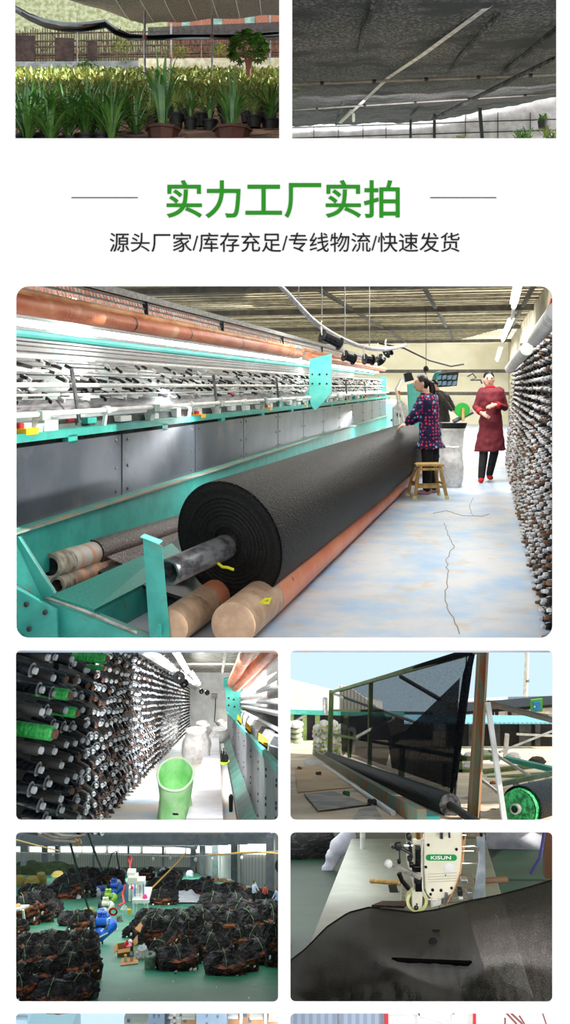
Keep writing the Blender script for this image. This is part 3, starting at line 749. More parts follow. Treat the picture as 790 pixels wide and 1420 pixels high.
for s_ in 'LR':      # red cuffs and collar
    a, b_ = base + J['el' + s_], base + J['wr' + s_]; MB().tube([a.lerp(b_, .68), a.lerp(b_, .95)], [.05, .042], 14, False).build('cuff', M['red_cloth'], t, solid=.006)
a = base + J['neck']; MB().tube([a - V((0, .01, .02)), a + V((0, 0, .012))], [.078, .066], 14, False).build('collar', M['red_cloth'], t, solid=.008)
MB().tube([a + V((.11 * cos(x), .09 * sin(x), -.03 + .02 * sin(x))) for x in [2 * pi * i / 20 for i in range(21)]], .007, 6).build('neck_trim', mat('lilac_trim', '#8f93c8'), t)
pk = base + j(678, 585, -.155); MB().bar(pk - V((.11, 0, 0)), pk + V((.11, 0, 0)), .012, .008).build('pocket_seam', mat('dark_red', '#56131d', rough=.9), t)

# the woman handling the roll
Za = 11.3; base = P(592, 684.7, Za); base.z = 0
t = thing('person', 'woman in a spotted navy jacket leaning over the far end of the black roll', 'person', base)
j = Jf(592, 684.7, Za)
J = dict(head=j(583, 531.5), neck=j(590, 545), shL=j(583, 554, -.1), shR=j(603, 553, .12), elL=j(572, 573, -.16), elR=j(592, 578, .22), wrL=j(562, 587, -.1), wrR=j(570, 587, .2),
         hdL=j(555, 590, -.1), hdR=j(560, 590, .2), hip=j(596, 605), knL=j(591, 645, -.06), knR=j(602, 645, .06), anL=j(590, 677, -.08), anR=j(603, 677, .1), hem=j(596.5, 621), nL=V((0, -.3, 1)), nR=V((0, -.3, 1)), fL=V((-1, -.15, 0)), fR=V((-1, -.1, 0)))
figure(t, J, .98, -1.35, .011, M['spotted'], None, (M['black_cloth'], 1.1), mat('mauve_shoe', '#a9808c'), pony=True, hem_w=(.2, .2), sleeve=.9)
# third person, half hidden behind her
Zc = 17; base = P(610, 634.8, Zc); base.z = 0
t = thing('person', 'person in a dark jacket bending half hidden behind the woman in the spotted jacket', 'person', base)
j = Jf(610, 634.8, Zc)
J = dict(head=j(601, 534), neck=j(606, 541), shL=j(606, 548, -.1), shR=j(618, 547, .12), elL=j(616, 560, -.2), elR=j(626, 559, .1), wrL=j(622, 568, -.3), wrR=j(629, 568, -.1),
         hdL=j(626, 571, -.3), hdR=j(632, 571, -.1), hip=j(614, 583), knL=j(610, 608, -.06), knR=j(616, 608, .06), anL=j(609, 629), anR=j(616, 629, .1), hem=j(614, 590), nL=V((0, -.3, 1)), nR=V((0, -.3, 1)))
figure(t, J, .95, -.9, .016, mat('dark_jacket', '#3b3634', '#2a2725', scale=9, rough=.7), None, (M['white_metal'], 1.1), M['black_cloth'], hem_w=(.19, .17), sleeve=.9)

# stool
def stool():
    Z = 10.9; s = Z / FPX; o = P(592, 690, Z); o.z = 0
    t = thing('stool', 'low worn wooden stool standing in front of the woman in the spotted jacket', 'stool', o)
    zt = .42; w, d = .17, .13; R = Matrix.Rotation(.12, 3, 'Z')
    def q(x, y, z): return o + R @ V((x, y, z))
    MB().obox(q(0, 0, zt), R @ V((w + .01, 0, 0)), R @ V((0, d + .01, 0)), (0, 0, .015)).build('seat', M['wood'], t, smooth=False, bevel=.006)
    for sx_ in (-1, 1):
        for sy in (-1, 1):
            lg = MB(); lg.bar(q(sx_ * (w - .035), sy * (d - .03), zt - .012), q(sx_ * (w + .035), sy * (d + .04), 0), .034, .034)
            l = lg.build('leg', M['wood'], t, smooth=False, bevel=.004)
            e = MB(); a, b_ = q(sx_ * (w + .03), sy * (d + .035), .045), q(sx_ * (w + .0353), sy * (d + .0403), .0); e.bar(a, b_, .038, .038); e.build('foot_wrap', mat('foot_wrap', '#e9d98f', rough=.7), l, smooth=False)
    for (x0, y0, x1, y1, z) in ((-w - .005, -d, w + .005, -d, .15), (-w - .005, d, w + .005, d, .15), (-w, -d, -w, d, .19), (w, -d, w, d, .19), (-w + .02, -d + .01, w - .02, -d + .01, zt - .05)):
        MB().bar(q(x0, y0, z), q(x1, y1, z), .02, .03).build('stretcher', M['wood'], t, smooth=False)
stool()

# woven sack and bins
def sack(name, label, cat, o, w, h, m, openr=1, seed=0, group=None, squash=1.0, top=None, vn=16):
    mb = MB(); rings = []
    for i in range(vn + 1):
        u = i / vn; r = w * (.82 + .3 * sin(pi * min(1, u * 1.1)) * (1 - u * .3) - .06 * u)
        ring = []
        for k in range(36):
            a = 2 * pi * k / 36
            c = V((cos(a), sin(a) * squash, u * h / w))
            rr_ = r * (1 + .13 * mnoise.noise(V((c.x * 2.2 + seed, c.y * 2.2, u * 4))) + .06 * mnoise.noise(V((c.x * 6 + seed, c.y * 6, u * 9))))
            ring.append(V(o) + V((cos(a) * rr_, sin(a) * rr_ * squash, u * h + (.04 * h * mnoise.noise(V((a * 2, seed, 1))) if i == vn else 0) + (.001 if i == 0 else 0))))
        rings.append(ring)
    if top is not None:   # turned-in mouth
        inner = [[V(o) + V(((p.x - o[0]) * .92, (p.y - o[1]) * .92, (p.z - o[2]) - h * .04)) for p in rings[-1]], [V(o) + V(((p.x - o[0]) * .8, (p.y - o[1]) * .8, (p.z - o[2]) - h * top)) for p in rings[-1]]]
        rings += inner
    mb.rings(rings); return setp(mb.build(name, m), label, cat, group)
M['white_sack'] = mat('white_woven_sack', '#f0eeec', '#d8d5d2', scale=14, rough=.7, bump=.5, bscale=18)
o = P(626, 675, 12.1); sack('woven_sack', 'crumpled white woven sack standing open behind the stool', 'sack', (o.x, o.y, 0), .155, .56, M['white_sack'], top=.1)
def bin_(name, label, px, py, Z, w, d, h, m, rib=6):
    o = P(px, py, Z); o.z = 0; t = thing(name, label, 'bin', o)
    MB().rings([[o + V((x * w * k / 2, y * d * k / 2, z)) for x, y in ((-1, -1), (1, -1), (1, 1), (-1, 1))] for z, k in ((0, .8), (h, 1), (h, .93), (.03, .75))]).build('tub', m, t, smooth=False)
    MB().rings([[o + V((x * w * k / 2, y * d * k / 2, z)) for x, y in ((-1, -1), (1, -1), (1, 1), (-1, 1))] for z, k in ((h - .04, 1.0), (h - .04, 1.06), (h, 1.06), (h, 1.0))], cap=False).build('rim', m, t, smooth=False)
    return t
bin_('plastic_bin', 'tall white plastic bin behind the woven sack', 625, 650, 14.2, .36, .4, .72, M['white_metal'])
o = P(626, 0, 14.2); o.z = 0
for k in range(3):
    MB().obox(o + V((.01 * k, 0, .735 + .03 * k)), (.2, 0, 0), (0, .16, 0), (0, 0, .014)).build('tray', M['dark_metal'], smooth=False, bevel=.004)
for i, ob in enumerate([x for x in bpy.data.objects if x.name.startswith('tray') and not x.parent]):
    setp(ob, ('lowest', 'middle', 'topmost')[i] + ' of three dark trays stacked on the white plastic bin', 'tray', 'trays on the white bin')
# green flanged spool
o = P(641, 568.5, 13.6); t = thing('flanged_spool', 'bright green flanged spool on a wooden spindle beside the walking woman', 'spool', o)
a_ = V((-.12, -1, .05)).normalized()
for dd in (0, .09): MB().lathe(o - a_ * dd, a_, [(0, .04), (0, .112), (.008, .116), (.016, .112), (.016, .04)], 28).build('flange', mat('green_flange', '#28a83b', rough=.35), t)
MB().lathe(o - a_ * .09, a_, [(0, .06), (.09, .06)], 20).build('core', mat('green_core', '#1a7c2d'), t)
MB().bar(o + a_ * .02 + V((0, -.03, .03)), o + a_ * .05 + V((0, -.03, -.17)), .04, .04).build('spindle', M['wood'], t, smooth=False)
o2 = P(654, 575, 13.8); MB().tube([P(628, 585, 13.9), P(655, 571, 13.9)], .035, 10).build('spool_arm', M['grey_metal'], t)

# winding frame at the far end
wf = thing('winding_frame', 'teal winding frame with slanted trays of small blue packs beyond the black roll', 'machine', P(590, 600, 19))
def poly2(name, pts, Z, th, m, parent): return MB().prism([P(x, y, Z) for x, y in pts], (0, th, 0)).build(name, m, parent, smooth=False)
poly2('side_plate', ((566, 533), (577, 530), (583, 545), (583, 600), (569, 600)), 18, .2, M['teal_light'], wf)
poly2('sloping_plate', ((603, 517), (612, 514), (604, 526), (596, 536)), 18.5, .1, M['teal'], wf)
poly2('tray_bank', ((606, 518), (636, 515), (633, 535), (609, 537), (600, 531)), 18.6, .12, M['dark_metal'], wf)
for i in range(4):
    for jx in range(2):
        x, y = 607 + i * 7, 521 + jx * 8; poly2('blue_pack', ((x, y), (x + 5.4, y - 1), (x + 4, y + 5), (x - 1.4, y + 6)), 18.4, .1, M['blue_pack'] if 'blue_pack' in M else M.setdefault('blue_pack', mat('blue_pack', '#8fb4cc', '#7896b0', scale=9)), wf)
poly2('tray_bank', ((560, 518), (570, 516), (574, 527), (562, 530)), 18.6, .12, M['dark_metal'], wf)
MB().tube([P(556, 527, 18), P(549, 540, 17.5), P(553, 560, 17), P(560, 585, 16.5), P(566, 596, 16)], .03, 8).build('feed_pipe', M['white_metal'], wf)
# black fan or ball above
o = P(590.5, 511.5, 17); t = thing('pendant_fan', 'small round black object hanging above the head of the spotted-jacket woman', 'fan', o)
MB().ell(o, (.055, .055, .06)).build('guard', M['black_plastic'], t); MB().tube([o + V((0, 0, .05)), V((o.x, o.y, CZ - .05))], .006, 6).build('cord', M['black_plastic'], t)
MB().bar(o - V((.03, 0, .05)), o - V((0, 0, .11)), .03, .02).build('nozzle', M['black_plastic'], t)
# signal tower
o = P(552.5, 562, 19); t = thing('signal_tower', 'little stacked red, yellow, green and blue signal light above the far end of the machine', 'light', o)
for k, c in enumerate(('#3657c9', '#2fae4a', '#e8c21d', '#d8331f')): MB().lathe(o + V((0, 0, .02 + .075 * k)), (0, 0, 1), [(0, .035), (.072, .035)], 14).build('lens', mat('lens_%s' % c[1:], c, rough=.3), t)
MB().tube([V((o.x, o.y, 0)), o + V((0, 0, .02))], .02, 8).build('pole', M['white_metal'], t)
# control cabinet at the machine's far end
o = P(541, 600, 23.2); t = thing('control_cabinet', 'pale green and white cabinet standing at the far end of the knitting machine', 'cabinet', (o.x, o.y, 0))
MB().box(o.x - .22, o.x + .16, o.y, o.y + .6, 0, 1.05).build('body', M['white_metal'], t, smooth=False, bevel=.03)
MB().box(o.x - .16, o.x + .1, o.y - .02, o.y, .1, .95).build('door', mat('pale_mint', '#a9ddd0', rough=.5), t, smooth=False, bevel=.01)
MB().lathe(o + V((.04, -.03, -.05 - o.z + .55)), (0, -1, 0), [(0, .035), (.02, .03)], 12).build('knob', M['dark_metal'], t)
# white press at centre
o = P(553, 600, 19.5); t = thing('guard_housing', 'cream sloping guard housing between the black roll and the winding frame', 'machine', (o.x, o.y, 0))
poly2('shell', ((546, 566), (556, 555), (567, 566), (569, 602), (546, 602)), 19.5, .3, M['white_metal'], t)
MB().lathe(P(553, 575, 19.45), (0, -1, 0), [(0, .06), (.02, .05)], 14).build('port', M['dark_metal'], t)
# loose cable and hook under the ceiling
setp(MB().tube([P(524, 476, 20), P(560, 483, 20), P(595, 500, 20), P(625, 508, 20), P(643, 505, 20)], .02, 6).build('overhead_cable', M['dark_metal']), 'thin dark cable sagging under the ceiling above the two women', 'cable')
setp(MB().tube([P(648, 522, 20), P(655, 518, 20), P(660, 524, 20), P(652, 527, 20), P(666, 527, 20), P(668, 532, 20)], .02, 6).build('hook_chain', M['dark_metal']), 'short dark hook chain hanging on the far wall left of the walking woman', 'chain')

# ---- hanging spools on the bent pipe
pth = [(384, 392, 7.2), (398, 406, 7.5), (414, 424, 7.9), (430, 441, 8.3), (446, 454, 8.8), (462, 464, 9.4), (478, 472, 10), (495, 479, 10.6), (512, 483, 11.2), (530, 484.5, 11.9), (547, 482.5, 12.6), (562, 478, 13.3)]
bp_ = [P(*q) for q in pth]
t = thing('overhead_pipe', 'bent silver pipe curving under the ceiling with black spools hung from it', 'pipe', bp_[4])
MB().tube(bp_, [.02, .022, .024, .026, .026, .027, .028, .028, .03, .03, .03, .03], 12).build('bar', mat('silver_pipe', '#c9c5cb', '#a9a5ab', scale=20, rough=.3, metal=.3), t)
for q in bp_[2:10:2]:
    MB().tube([q + V((0, 0, .03)), V((q.x, q.y, CZ - .08))], .006, 6).build('hanger', M['grey_metal'], t)
def hspool(i, px, py, Z, r, dx, dy, label):
    s = Z / FPX; o = P(px, py, Z); ax_ = V((dx * s, .45 * abs(dx) * s, -dy * s)); L = ax_.length; ax_.normalize()
    t = thing('hanging_spool', label, 'spool', o, 'black spools hanging from the bent pipe')
    for e in (0, L): MB().lathe(o + ax_ * e, ax_, [(0, r * .3), (0, r), (.012, r), (.012, r * .3)], 24).build('flange', mat('smoked_plastic', '#4b4d4f', '#2a2b2d', scale=30, rough=.3) if i == 0 else M['dark_metal'], t)
    MB().lathe(o, ax_, [(.01, r * .72), (L - .002, r * .72)], 24).build('yarn', M['yarn'] if 'yarn' in M else M.setdefault('yarn', mat('black_yarn', '#08080c', '#22222c', scale=9, rough=.22)), t)
    MB().lathe(o - ax_ * .02, ax_, [(0, r * .2), (.03, r * .2)], 12).build('hub', M['black_plastic'], t)
    MB().tube([o + V((0, -.02, 0)), o + V((-.01, -.02, 17 * s)), o + V((0, -.01, 20 * s))], .008, 6).build('hook', M['white_metal'], t)
hspool(0, 446, 465, 8.7, .068, 25, 11, 'largest black spool hanging from the bent pipe, nearest the left')
hspool(1, 477, 493, 9.8, .066, 13, 5, 'black spool with a tilted grey flange, second along the bent pipe')
hspool(2, 505, 498, 10.8, .07, 11, 1, 'black spool in the middle of the five hung from the bent pipe')
hspool(3, 524, 496, 11.6, .075, 5, 5, 'black spool facing us, fourth along the bent pipe')
hspool(4, 535, 491, 12.4, .07, 5, -4, 'small black spool at the far end of the bent pipe')

# ---- bobbin rack on the right
M['bob_black'] = mat('bobbin_black', '#0b0b0e', '#2a2b33', scale=40, rough=.25)
M['bob_white'] = mat('bobbin_white', '#eeecec', rough=.5); M['bob_tan'] = mat('bobbin_tan', '#8f6a4e', rough=.6)
def RX(Z, z): return 1.465 + .235 * (Z - 4.83) + .075 * z
rack = thing('bobbin_rack', 'tall dark rack of black bobbins with white tips along the right of the hall', 'rack', (RX(10, 0), 10, 0))
ROW, CLM, NROW = .074, .19, 24
for k in range(13):
    zz = 4.75 + k * .9; MB().bar(V((RX(zz, 0) + .05, zz, 0)), V((RX(zz, 1.85) + .05, zz, 1.85)), .035, .035).build('upright', M['dark_metal'], rack, smooth=False)
for r in range(NROW):
    z = .05 + r * ROW; MB().bar(V((RX(4.62, z) + .02, 4.62, z - .018)), V((RX(15.8, z) + .02, 15.8, z - .018)), .012, .012).build('rail', M['dark_metal'], rack, smooth=False)
bk = MB(); bk.quad(V((RX(4.6, 0) + .14, 4.6, 0)), V((RX(15.9, 0) + .14, 15.9, 0)), V((RX(15.9, 1.84) + .14, 15.9, 1.84)), V((RX(4.6, 1.84) + .14, 4.6, 1.84)))
bk.build('backing', M['dark_metal'], rack, smooth=False)
BA = V((-.97, -.18, .06)).normalized()
def bob_mb(body, tip, c, n=9):
    body.lathe(c - BA * .1, BA, [(0, .018), (.004, .025), (.07, .023), (.082, .014)], n); tip.lathe(c - BA * .02, BA, [(0, .010), (.008, .0125), (.026, .010), (.028, .004)], n)
protos = []
for mm, nm in (('bob_white', 'white'), ('bob_tan', 'tan')):
    t = thing('bobbin', 'x', 'bobbin', (0, 0, 0)); a, b_ = MB(), MB(); bob_mb(a, b_, V((0, 0, 0)), 12)
    a.build('yarn', M['bob_black'], t); b_.build('tip', M[mm], t); protos.append((t, nm))
cells = []
for c in range(59):
    for r in range(NROW):
        zz = 4.66 + c * CLM + (.5 * CLM if r % 2 else 0); z = .05 + r * ROW
        cells.append((zz + random.uniform(-.015, .015), z + random.uniform(-.008, .008), r, c))
cells.sort(key=lambda q: q[0])
rkc = {}; first = {0: True, 1: True}; rest_b, rest_w, rest_t = MB(), MB(), MB()
for i, (zz, z, r, c) in enumerate(cells):
    k = 1 if random.random() < .27 else 0; o = V((RX(zz, z) - .03 + random.uniform(-.012, .008), zz, z))
    if i < 300:
        t, nm = protos[k]; ob = t if first[k] else copy_tree(t); first[k] = False
        nth = rkc[(k, r)] = rkc.get((k, r), 0) + 1; ob.location = o; ob.rotation_euler = (random.uniform(-.12, .12), random.uniform(-.1, .1), random.uniform(-.15, .15))
        setp(ob, '%s %s-tipped bobbin from the right in the %s row up the hall rack' % (ORD[nth - 1], nm, ORD[r]), 'bobbin', '%s-tipped bobbins of the %s row' % (nm, ORD[r]))
    else:
        bob_mb(rest_b, rest_t if k else rest_w, o + V((0, 0, 0)), 6)
sr = setp(rest_b.build('bobbins', M['bob_black']), 'countless smaller black bobbins receding along the right-hand rack', 'bobbins', None, 'stuff')
rest_w.build('white_tips', M['bob_white'], sr)['kind'] = 'stuff'; rest_t.build('tan_tips', M['bob_tan'], sr)['kind'] = 'stuff'
# yarn guides above the rack
t = thing('yarn_trough', 'white perforated yarn trough running above the bobbin rack near the top right corner', 'guide', (1.5, 5, 1.9))
a, b_ = P(772, 432, 4.75), P(741, 470, 6.6); MB().tube([a, b_], .055, 14).build('tube', M['white_metal'], t)
for k in range(16): 
    q = a.lerp(b_, k / 16); MB().lathe(q, b_ - a, [(0, .057), (.012, .057)], 14, False).build('slot', M['grey_metal'], t)
t = thing('yarn_trough', 'farther white yarn trough above the rack, behind the walking woman', 'guide', P(710, 490, 9))
MB().tube([P(730, 484, 8), P(706, 512, 11.5)], .06, 12).build('tube', M['white_metal'], t)
MB().bar(P(724, 480, 8.2), P(744, 476, 8.0), .05, .05).build('bracket', M['grey_metal'], t)
setp(MB().prism([P(x, y, 5.4) for x, y in ((757, 446), (764, 414), (775, 410), (775, 432))], (0, .02, 0)).build('red_banner', M['red']), 'sliver of red banner at the top right corner of the hall', 'banner')

# ================================================================== shared ground planes of the smaller windows
class Room:
    """a floor (or roof) plane that runs away from the window: horizon yh, and depth Zn at picture height yn"""
    def __init__(s, xh, yh, yn, Zn):
        s.xh, s.yh, s.k = xh, yh, Zn * (yn - yh); s.d = V(((xh - HX) / FPX, 1, -(yh - HY) / FPX))
    def Z(s, py): return s.k / (py - s.yh)
    def G(s, px, py): return P(px, py, s.Z(py))
    def gz(s, x, Z): return EYE - (s.yh - HY) / FPX * Z - s.k / FPX
    def at(s, px, Z): return P(px, s.yh + s.k / Z, Z)
    def run(s, A, Z): return V(A) + s.d * (Z - V(A).y)
    def plane(s, x0, x1, Z0, Z1, th=.02):
        m = MB(); q = lambda px, Z: s.at(px, Z)
        m.prism([q(x0, Z0), q(x1, Z0), q(x1, Z1), q(x0, Z1)], (0, 0, -th)); return m

# ================================================================== ORCHID NURSERY (top left window)
NU = Room(210, 72, 192, 4.9)
M['nursery_soil'] = mat('nursery_soil', '#5a4234', '#a87c62', scale=4, rough=.9, c3='#2b221c', scale3=5)
struct(NU.plane(-20, 393, 4.6, 26).build('floor_nursery', M['nursery_soil'], smooth=False))
M['leaf'] = mat('strap_leaf', '#2c6420', '#6a9a44', scale=4, rough=.28, spec=.9)
M['leaf2'] = mat('pale_strap_leaf', '#5a7a30', '#a9b464', scale=5, rough=.4, spec=.7)
M['pot'] = mat('black_pot', '#141414', '#22201f', scale=8, rough=.5); M['clay'] = mat('brown_clay_pot', '#4a2a20', '#5e382b', scale=8, rough=.6)
M['bark'] = mat('bark_chips', '#b4532a', '#6d2f18', scale=40, rough=.9, bump=.6); M['moss'] = mat('moss', '#7c8a3a', '#4d5a20', scale=50, rough=.9, bump=.6)
def blade(mb, o, az, H, L, w, droop, n=7):
    pts = []; d = V((cos(az), sin(az), 0)); side = V((-sin(az), cos(az), 0)); vs = []
    for i in range(n + 1):
        u = i / n; r = L * (u ** 1.5); z = H * (u * 1.25 - droop * u ** 2.6)
        ww = w * (1 - u ** 2.2) * (.55 + 1.2 * u * (1 - u) * 1.4) + .0004
        c = V(o) + d * r + V((0, 0, z)); vs += [c - side * ww, c + V((0, 0, -ww * .35)), c + side * ww]
    fs = []
    for i in range(n):
        a = i * 3; fs += [(a, a + 1, a + 4, a + 3), (a + 1, a + 2, a + 5, a + 4)]
    mb.add(vs, fs)
def orchid(name, label, o, H, nb, m, potm, pr, ph, spread=.8, seed=1, group=None, top=None, bw=.012, cat='plant'):
    rnd = random.Random(seed); t = thing(name, label, cat, o, group)
    oct_ = 8 if potm == 'clay' else 16
    MB().lathe(V(o), (0, 0, 1), [(0, pr * .72), (ph * .85, pr * .95), (ph * .86, pr * 1.05), (ph, pr * 1.08), (ph, pr * .95), (ph * .9, pr * .9)], oct_).build('pot', M[potm], t)
    MB().lathe(V(o) + V((0, 0, ph * .88)), (0, 0, 1), [(0, pr * .93), (ph * .08, pr * .6)], 14).build('soil', M[top or 'bark'], t)
    f = MB(); b = V(o) + V((0, 0, ph * .9))
    for i in range(nb):
        az = 2 * pi * i / nb * 2.4 + rnd.uniform(-.3, .3); q = rnd.random()
        blade(f, b + V((cos(az), sin(az), 0)) * pr * .25 * rnd.random(), az, H * rnd.uniform(.55, .98), H * spread * (.15 + .75 * q), bw * rnd.uniform(.7, 1.2), .25 + .75 * q)
    f.build('leaves', m, t); return t
s5 = 5 / FPX
orchid('potted_orchid', 'tall upright strap-leaved orchid in a brown octagonal pot of orange bark chips', P(226, 203, 5.0), .62, 15, M['leaf'], 'clay', .098, .105, .4, 3, None, 'bark', .015)
orchid('potted_orchid', 'broad orchid in a low mossy bowl right of the brown octagonal pot', P(322, 203, 5.0), .42, 30, M['leaf'], 'clay', .11, .1, .85, 8, None, 'moss', .012)
orchid('potted_orchid', 'small orchid in a tall black pot between the octagonal pot and the mossy bowl', P(264, 186, 5.5), .3, 16, M['leaf'], 'pot', .045, .1, .5, 12, None, 'bark', .01)
orchid('potted_orchid', 'small orchid in a black pot just left of the mossy bowl', P(291, 187, 5.5), .3, 14, M['leaf'], 'pot', .05, .09, .5, 15, None, 'bark', .01)
pro = [orchid('potted_orchid', 'dark glossy potted orchid among the crowded pots at the left front of the nursery', P(60, 215, 4.95), .4, 30, M['leaf'], 'pot', .06, .1, 1.1, 31 + i, 'crowded orchids at the nursery front', 'bark', .01) for i in range(3)]
fr_ = []
for i, (px, py, Z) in enumerate(((34, 214, 4.9), (95, 216, 4.95), (128, 212, 5.1), (160, 206, 5.3), (188, 207, 5.2), (22, 206, 5.6), (50, 200, 5.8), (80, 200, 5.8), (112, 198, 5.9), (142, 196, 6.1), (172, 192, 6.2), (70, 226, 4.8), (155, 220, 4.85), (38, 226, 4.8), (375, 186, 5.6))):
    c = copy_tree(pro[i % 3]); fr_.append((c, px, py)); c.location = P(px, py, Z); c.rotation_euler[2] = i * 1.3; c.scale = (1, 1, random.uniform(.85, 1.15))
for o_, px in zip(pro, (60, 118, 142)): o_.location = P(px, 212, 4.95); fr_.append((o_, px, 212))
rank_labels(fr_, 3, 'dark glossy potted orchid, {c} from the left in the {r} row of the left front')
far = [orchid('potted_orchid', 'yellowish-green potted orchid in the wide middle rows of the nursery', P(60, 150, 8), .3, 22, M['leaf2'], 'pot', .06, .1, .9, 61 + i, 'orchids in the middle rows', 'bark', .011) for i in range(3)]
n_ = 0
for row, py in enumerate((178, 170, 162, 155, 149, 143, 138)):
    Z = NU.Z(py); npl = 10 + row * 2
    for i in range(npl):
        px = 24 + (i + .5 * (row % 2)) * 366 / npl + random.uniform(-4, 4)
        if row == 0 and px < 200: continue
        c = copy_tree(far[(i + row) % 3]) if n_ >= 3 else far[n_]; n_ += 1
        setp(c, 'yellow-green potted orchid, %s from the left in the %s long middle row' % (ORD[i] if i else 'first', ORD[row])); c.location = NU.at(px, Z * random.uniform(.97, 1.03)); c.rotation_euler[2] = random.uniform(0, 6); hs = (py - 104) * Z / FPX / .40; c.scale = (max(.8, hs), max(.8, hs), hs * random.uniform(.85, 1.1))
fm = MB(); rnd = random.Random(5)
for i in range(2600):
    Z = rnd.uniform(8.8, 19); px = rnd.uniform(16, 392); o = NU.at(px, Z); az = rnd.uniform(0, 6.28); q = rnd.random()
    blade(fm, o, az, (.16 + .006 * Z) * rnd.uniform(.6, 1), .3 * q, .012 + .0012 * Z, .3 + .6 * q, 4)
setp(fm.build('orchid_foliage', M['leaf2']), 'mass of sunlit orchid leaves filling the far beds of the nursery', 'foliage', None, 'stuff')
# bushy tree
t = thing('umbrella_tree', 'round leafy umbrella tree standing above the orchid beds at the right', 'tree', NU.at(345, 13)); zz = 13; s = zz / FPX; rnd = random.Random(9)
b = P(345, 101, zz); tr = MB()
for dx in (-4, 0, 3): tr.tube([V((b.x, b.y, NU.gz(0, zz))), P(345 + dx * .3, 98, zz), P(345 + dx, 82, zz), P(345 + dx * 2.4, 66, zz)], [.03, .028, .02, .01], 7)
tr.build('trunk', mat('pinkish_trunk', '#8a5a50', rough=.8), t)
lf = MB()
for i in range(230):
    th_ = rnd.uniform(0, 2 * pi); u = rnd.random(); ph_ = math.acos(rnd.uniform(-.55, 1)); r = .27 * rnd.uniform(.7, 1)
    c = P(343, 67, zz) + V((sin(ph_) * cos(th_) * r * 1.12, sin(ph_) * sin(th_) * r, cos(ph_) * r * 1.1)); R = rnd.uniform(.05, .08)
    for k in range(7):
        a = 2 * pi * k / 7 + i; d = V((cos(a), sin(a), -.55)); sd = V((-sin(a), cos(a), 0)) * R * .22
        lf.add([c, c + d * R * .5 + sd, c + d * R * 1.1, c + d * R * .5 - sd], [(0, 1, 2, 3)])
lf.build('leaves', mat('tree_leaf', '#2d5a1e', '#5d8a3a', scale=9, rough=.4, spec=.6), t)
# back fence of lattice, boards and cloth
Zf = 21
M['green_mesh'] = mat('green_screen', '#87906a', '#b4bb9a', scale=10, rough=.9, bump=.3)
struct(MB().prism([P(-20, -40, Zf + .6), P(250, -40, Zf + .6), P(250, 100, Zf + .6), P(-20, 100, Zf + .6)], (0, .02, 0)).build('wall_nursery_screen', M['green_mesh'], smooth=False))
M['brickwall'] = mat('brick_wall', '#7d4b3c', '#a0705c', scale=20, rough=.9, stretch=(1, 1, 3))
struct(MB().prism([P(232, -40, Zf + .5), P(393, -40, Zf + .5), P(393, 84, Zf + .5), P(232, 84, Zf + .5)], (0, .1, 0)).build('wall_nursery_brick', M['brickwall'], smooth=False))
for i, (x0, x1, y0, y1) in enumerate(((252, 263, 28, 40), (296, 308, 23, 37), (339, 353, 20, 34), (372, 384, 40, 54))):
    struct(MB().prism([P(x0, y0, Zf + .45), P(x1, y0, Zf + .45), P(x1, y1, Zf + .45), P(x0, y1, Zf + .45)], (0, .04, 0)).build('window_%d' % (i + 1), mat('green_window%d' % i, '#5f8478', '#8aa99f', scale=3, rough=.4), smooth=False))
M['bamboo'] = mat('dark_bamboo', '#3a2f28', '#5c4a3d', scale=8, rough=.8); M['light_bamboo'] = mat('pale_bamboo', '#b9ab84', '#968a66', scale=8, rough=.8)
lat = thing('lattice_fence', 'dark bamboo lattice fence along the back of the nursery', 'fence', P(200, 90, Zf))
v_ = MB(); rnd = random.Random(3)
for i in range(110):
    x = 18 + i * 3.4; v_.bar(P(x + rnd.uniform(-1, 1), 40 + rnd.uniform(-3, 6), Zf), P(x + rnd.uniform(-1, 1), 88, Zf), .022, .02)
    if i % 2 == 0: v_.bar(P(x, 45 + rnd.uniform(0, 25), Zf + .05), P(x + rnd.uniform(3, 8), 56 + rnd.uniform(0, 25), Zf + .05), .02, .02)
v_.build('canes', M['bamboo'], lat, smooth=False)['kind'] = 'stuff'
for y in (47, 58, 66, 77, 81): MB().bar(P(16, y, Zf - .02), P(392, y - .02 * 300, Zf - .02), .03 if y != 77 else .05, .03 if y != 77 else .05).build('rail', M['bamboo'], lat, smooth=False)
for x0, x1, y0, y1, w in ((16, 48, 48, 84, 'at the left edge'), (77, 102, 52, 84, 'in the middle'), (121, 135, 57, 84, 'narrowest, on the right')):
    setp(MB().prism([P(x0, y0, Zf - .1), P(x1, y0 + 1, Zf - .1), P(x1, y1, Zf - .1), P(x0, y1, Zf - .1)], (0, .03, 0)).build('fence_hoarding', mat('dark_panel', '#2e2422', '#453835', scale=6, rough=.9), smooth=False), 'dark brown board on the lattice fence, ' + w, 'board', 'dark boards on the lattice')
bd = MB()
for k in range(6): bd.bar(P(16, 87.5 + k * 3.2, 19.6 - k * .02), P(192, 86 + k * 3.1, 19.6 - k * .02), .03, .05)
setp(bd.build('slatted_wall', mat('grey_slats', '#6d757a', '#8b9296', scale=5, rough=.7), smooth=False), 'low grey slatted wall behind the left orchid beds', 'wall')
struct(MB().prism([P(192, 81, Zf - .4), P(400, 80, Zf - .4), P(400, 103, Zf - .4), P(192, 103, Zf - .4)], (0, .05, 0)).build('wall_nursery_low', mat('sunny_wall', '#d8d6c4', '#b7b795', scale=6, rough=.9), smooth=False))
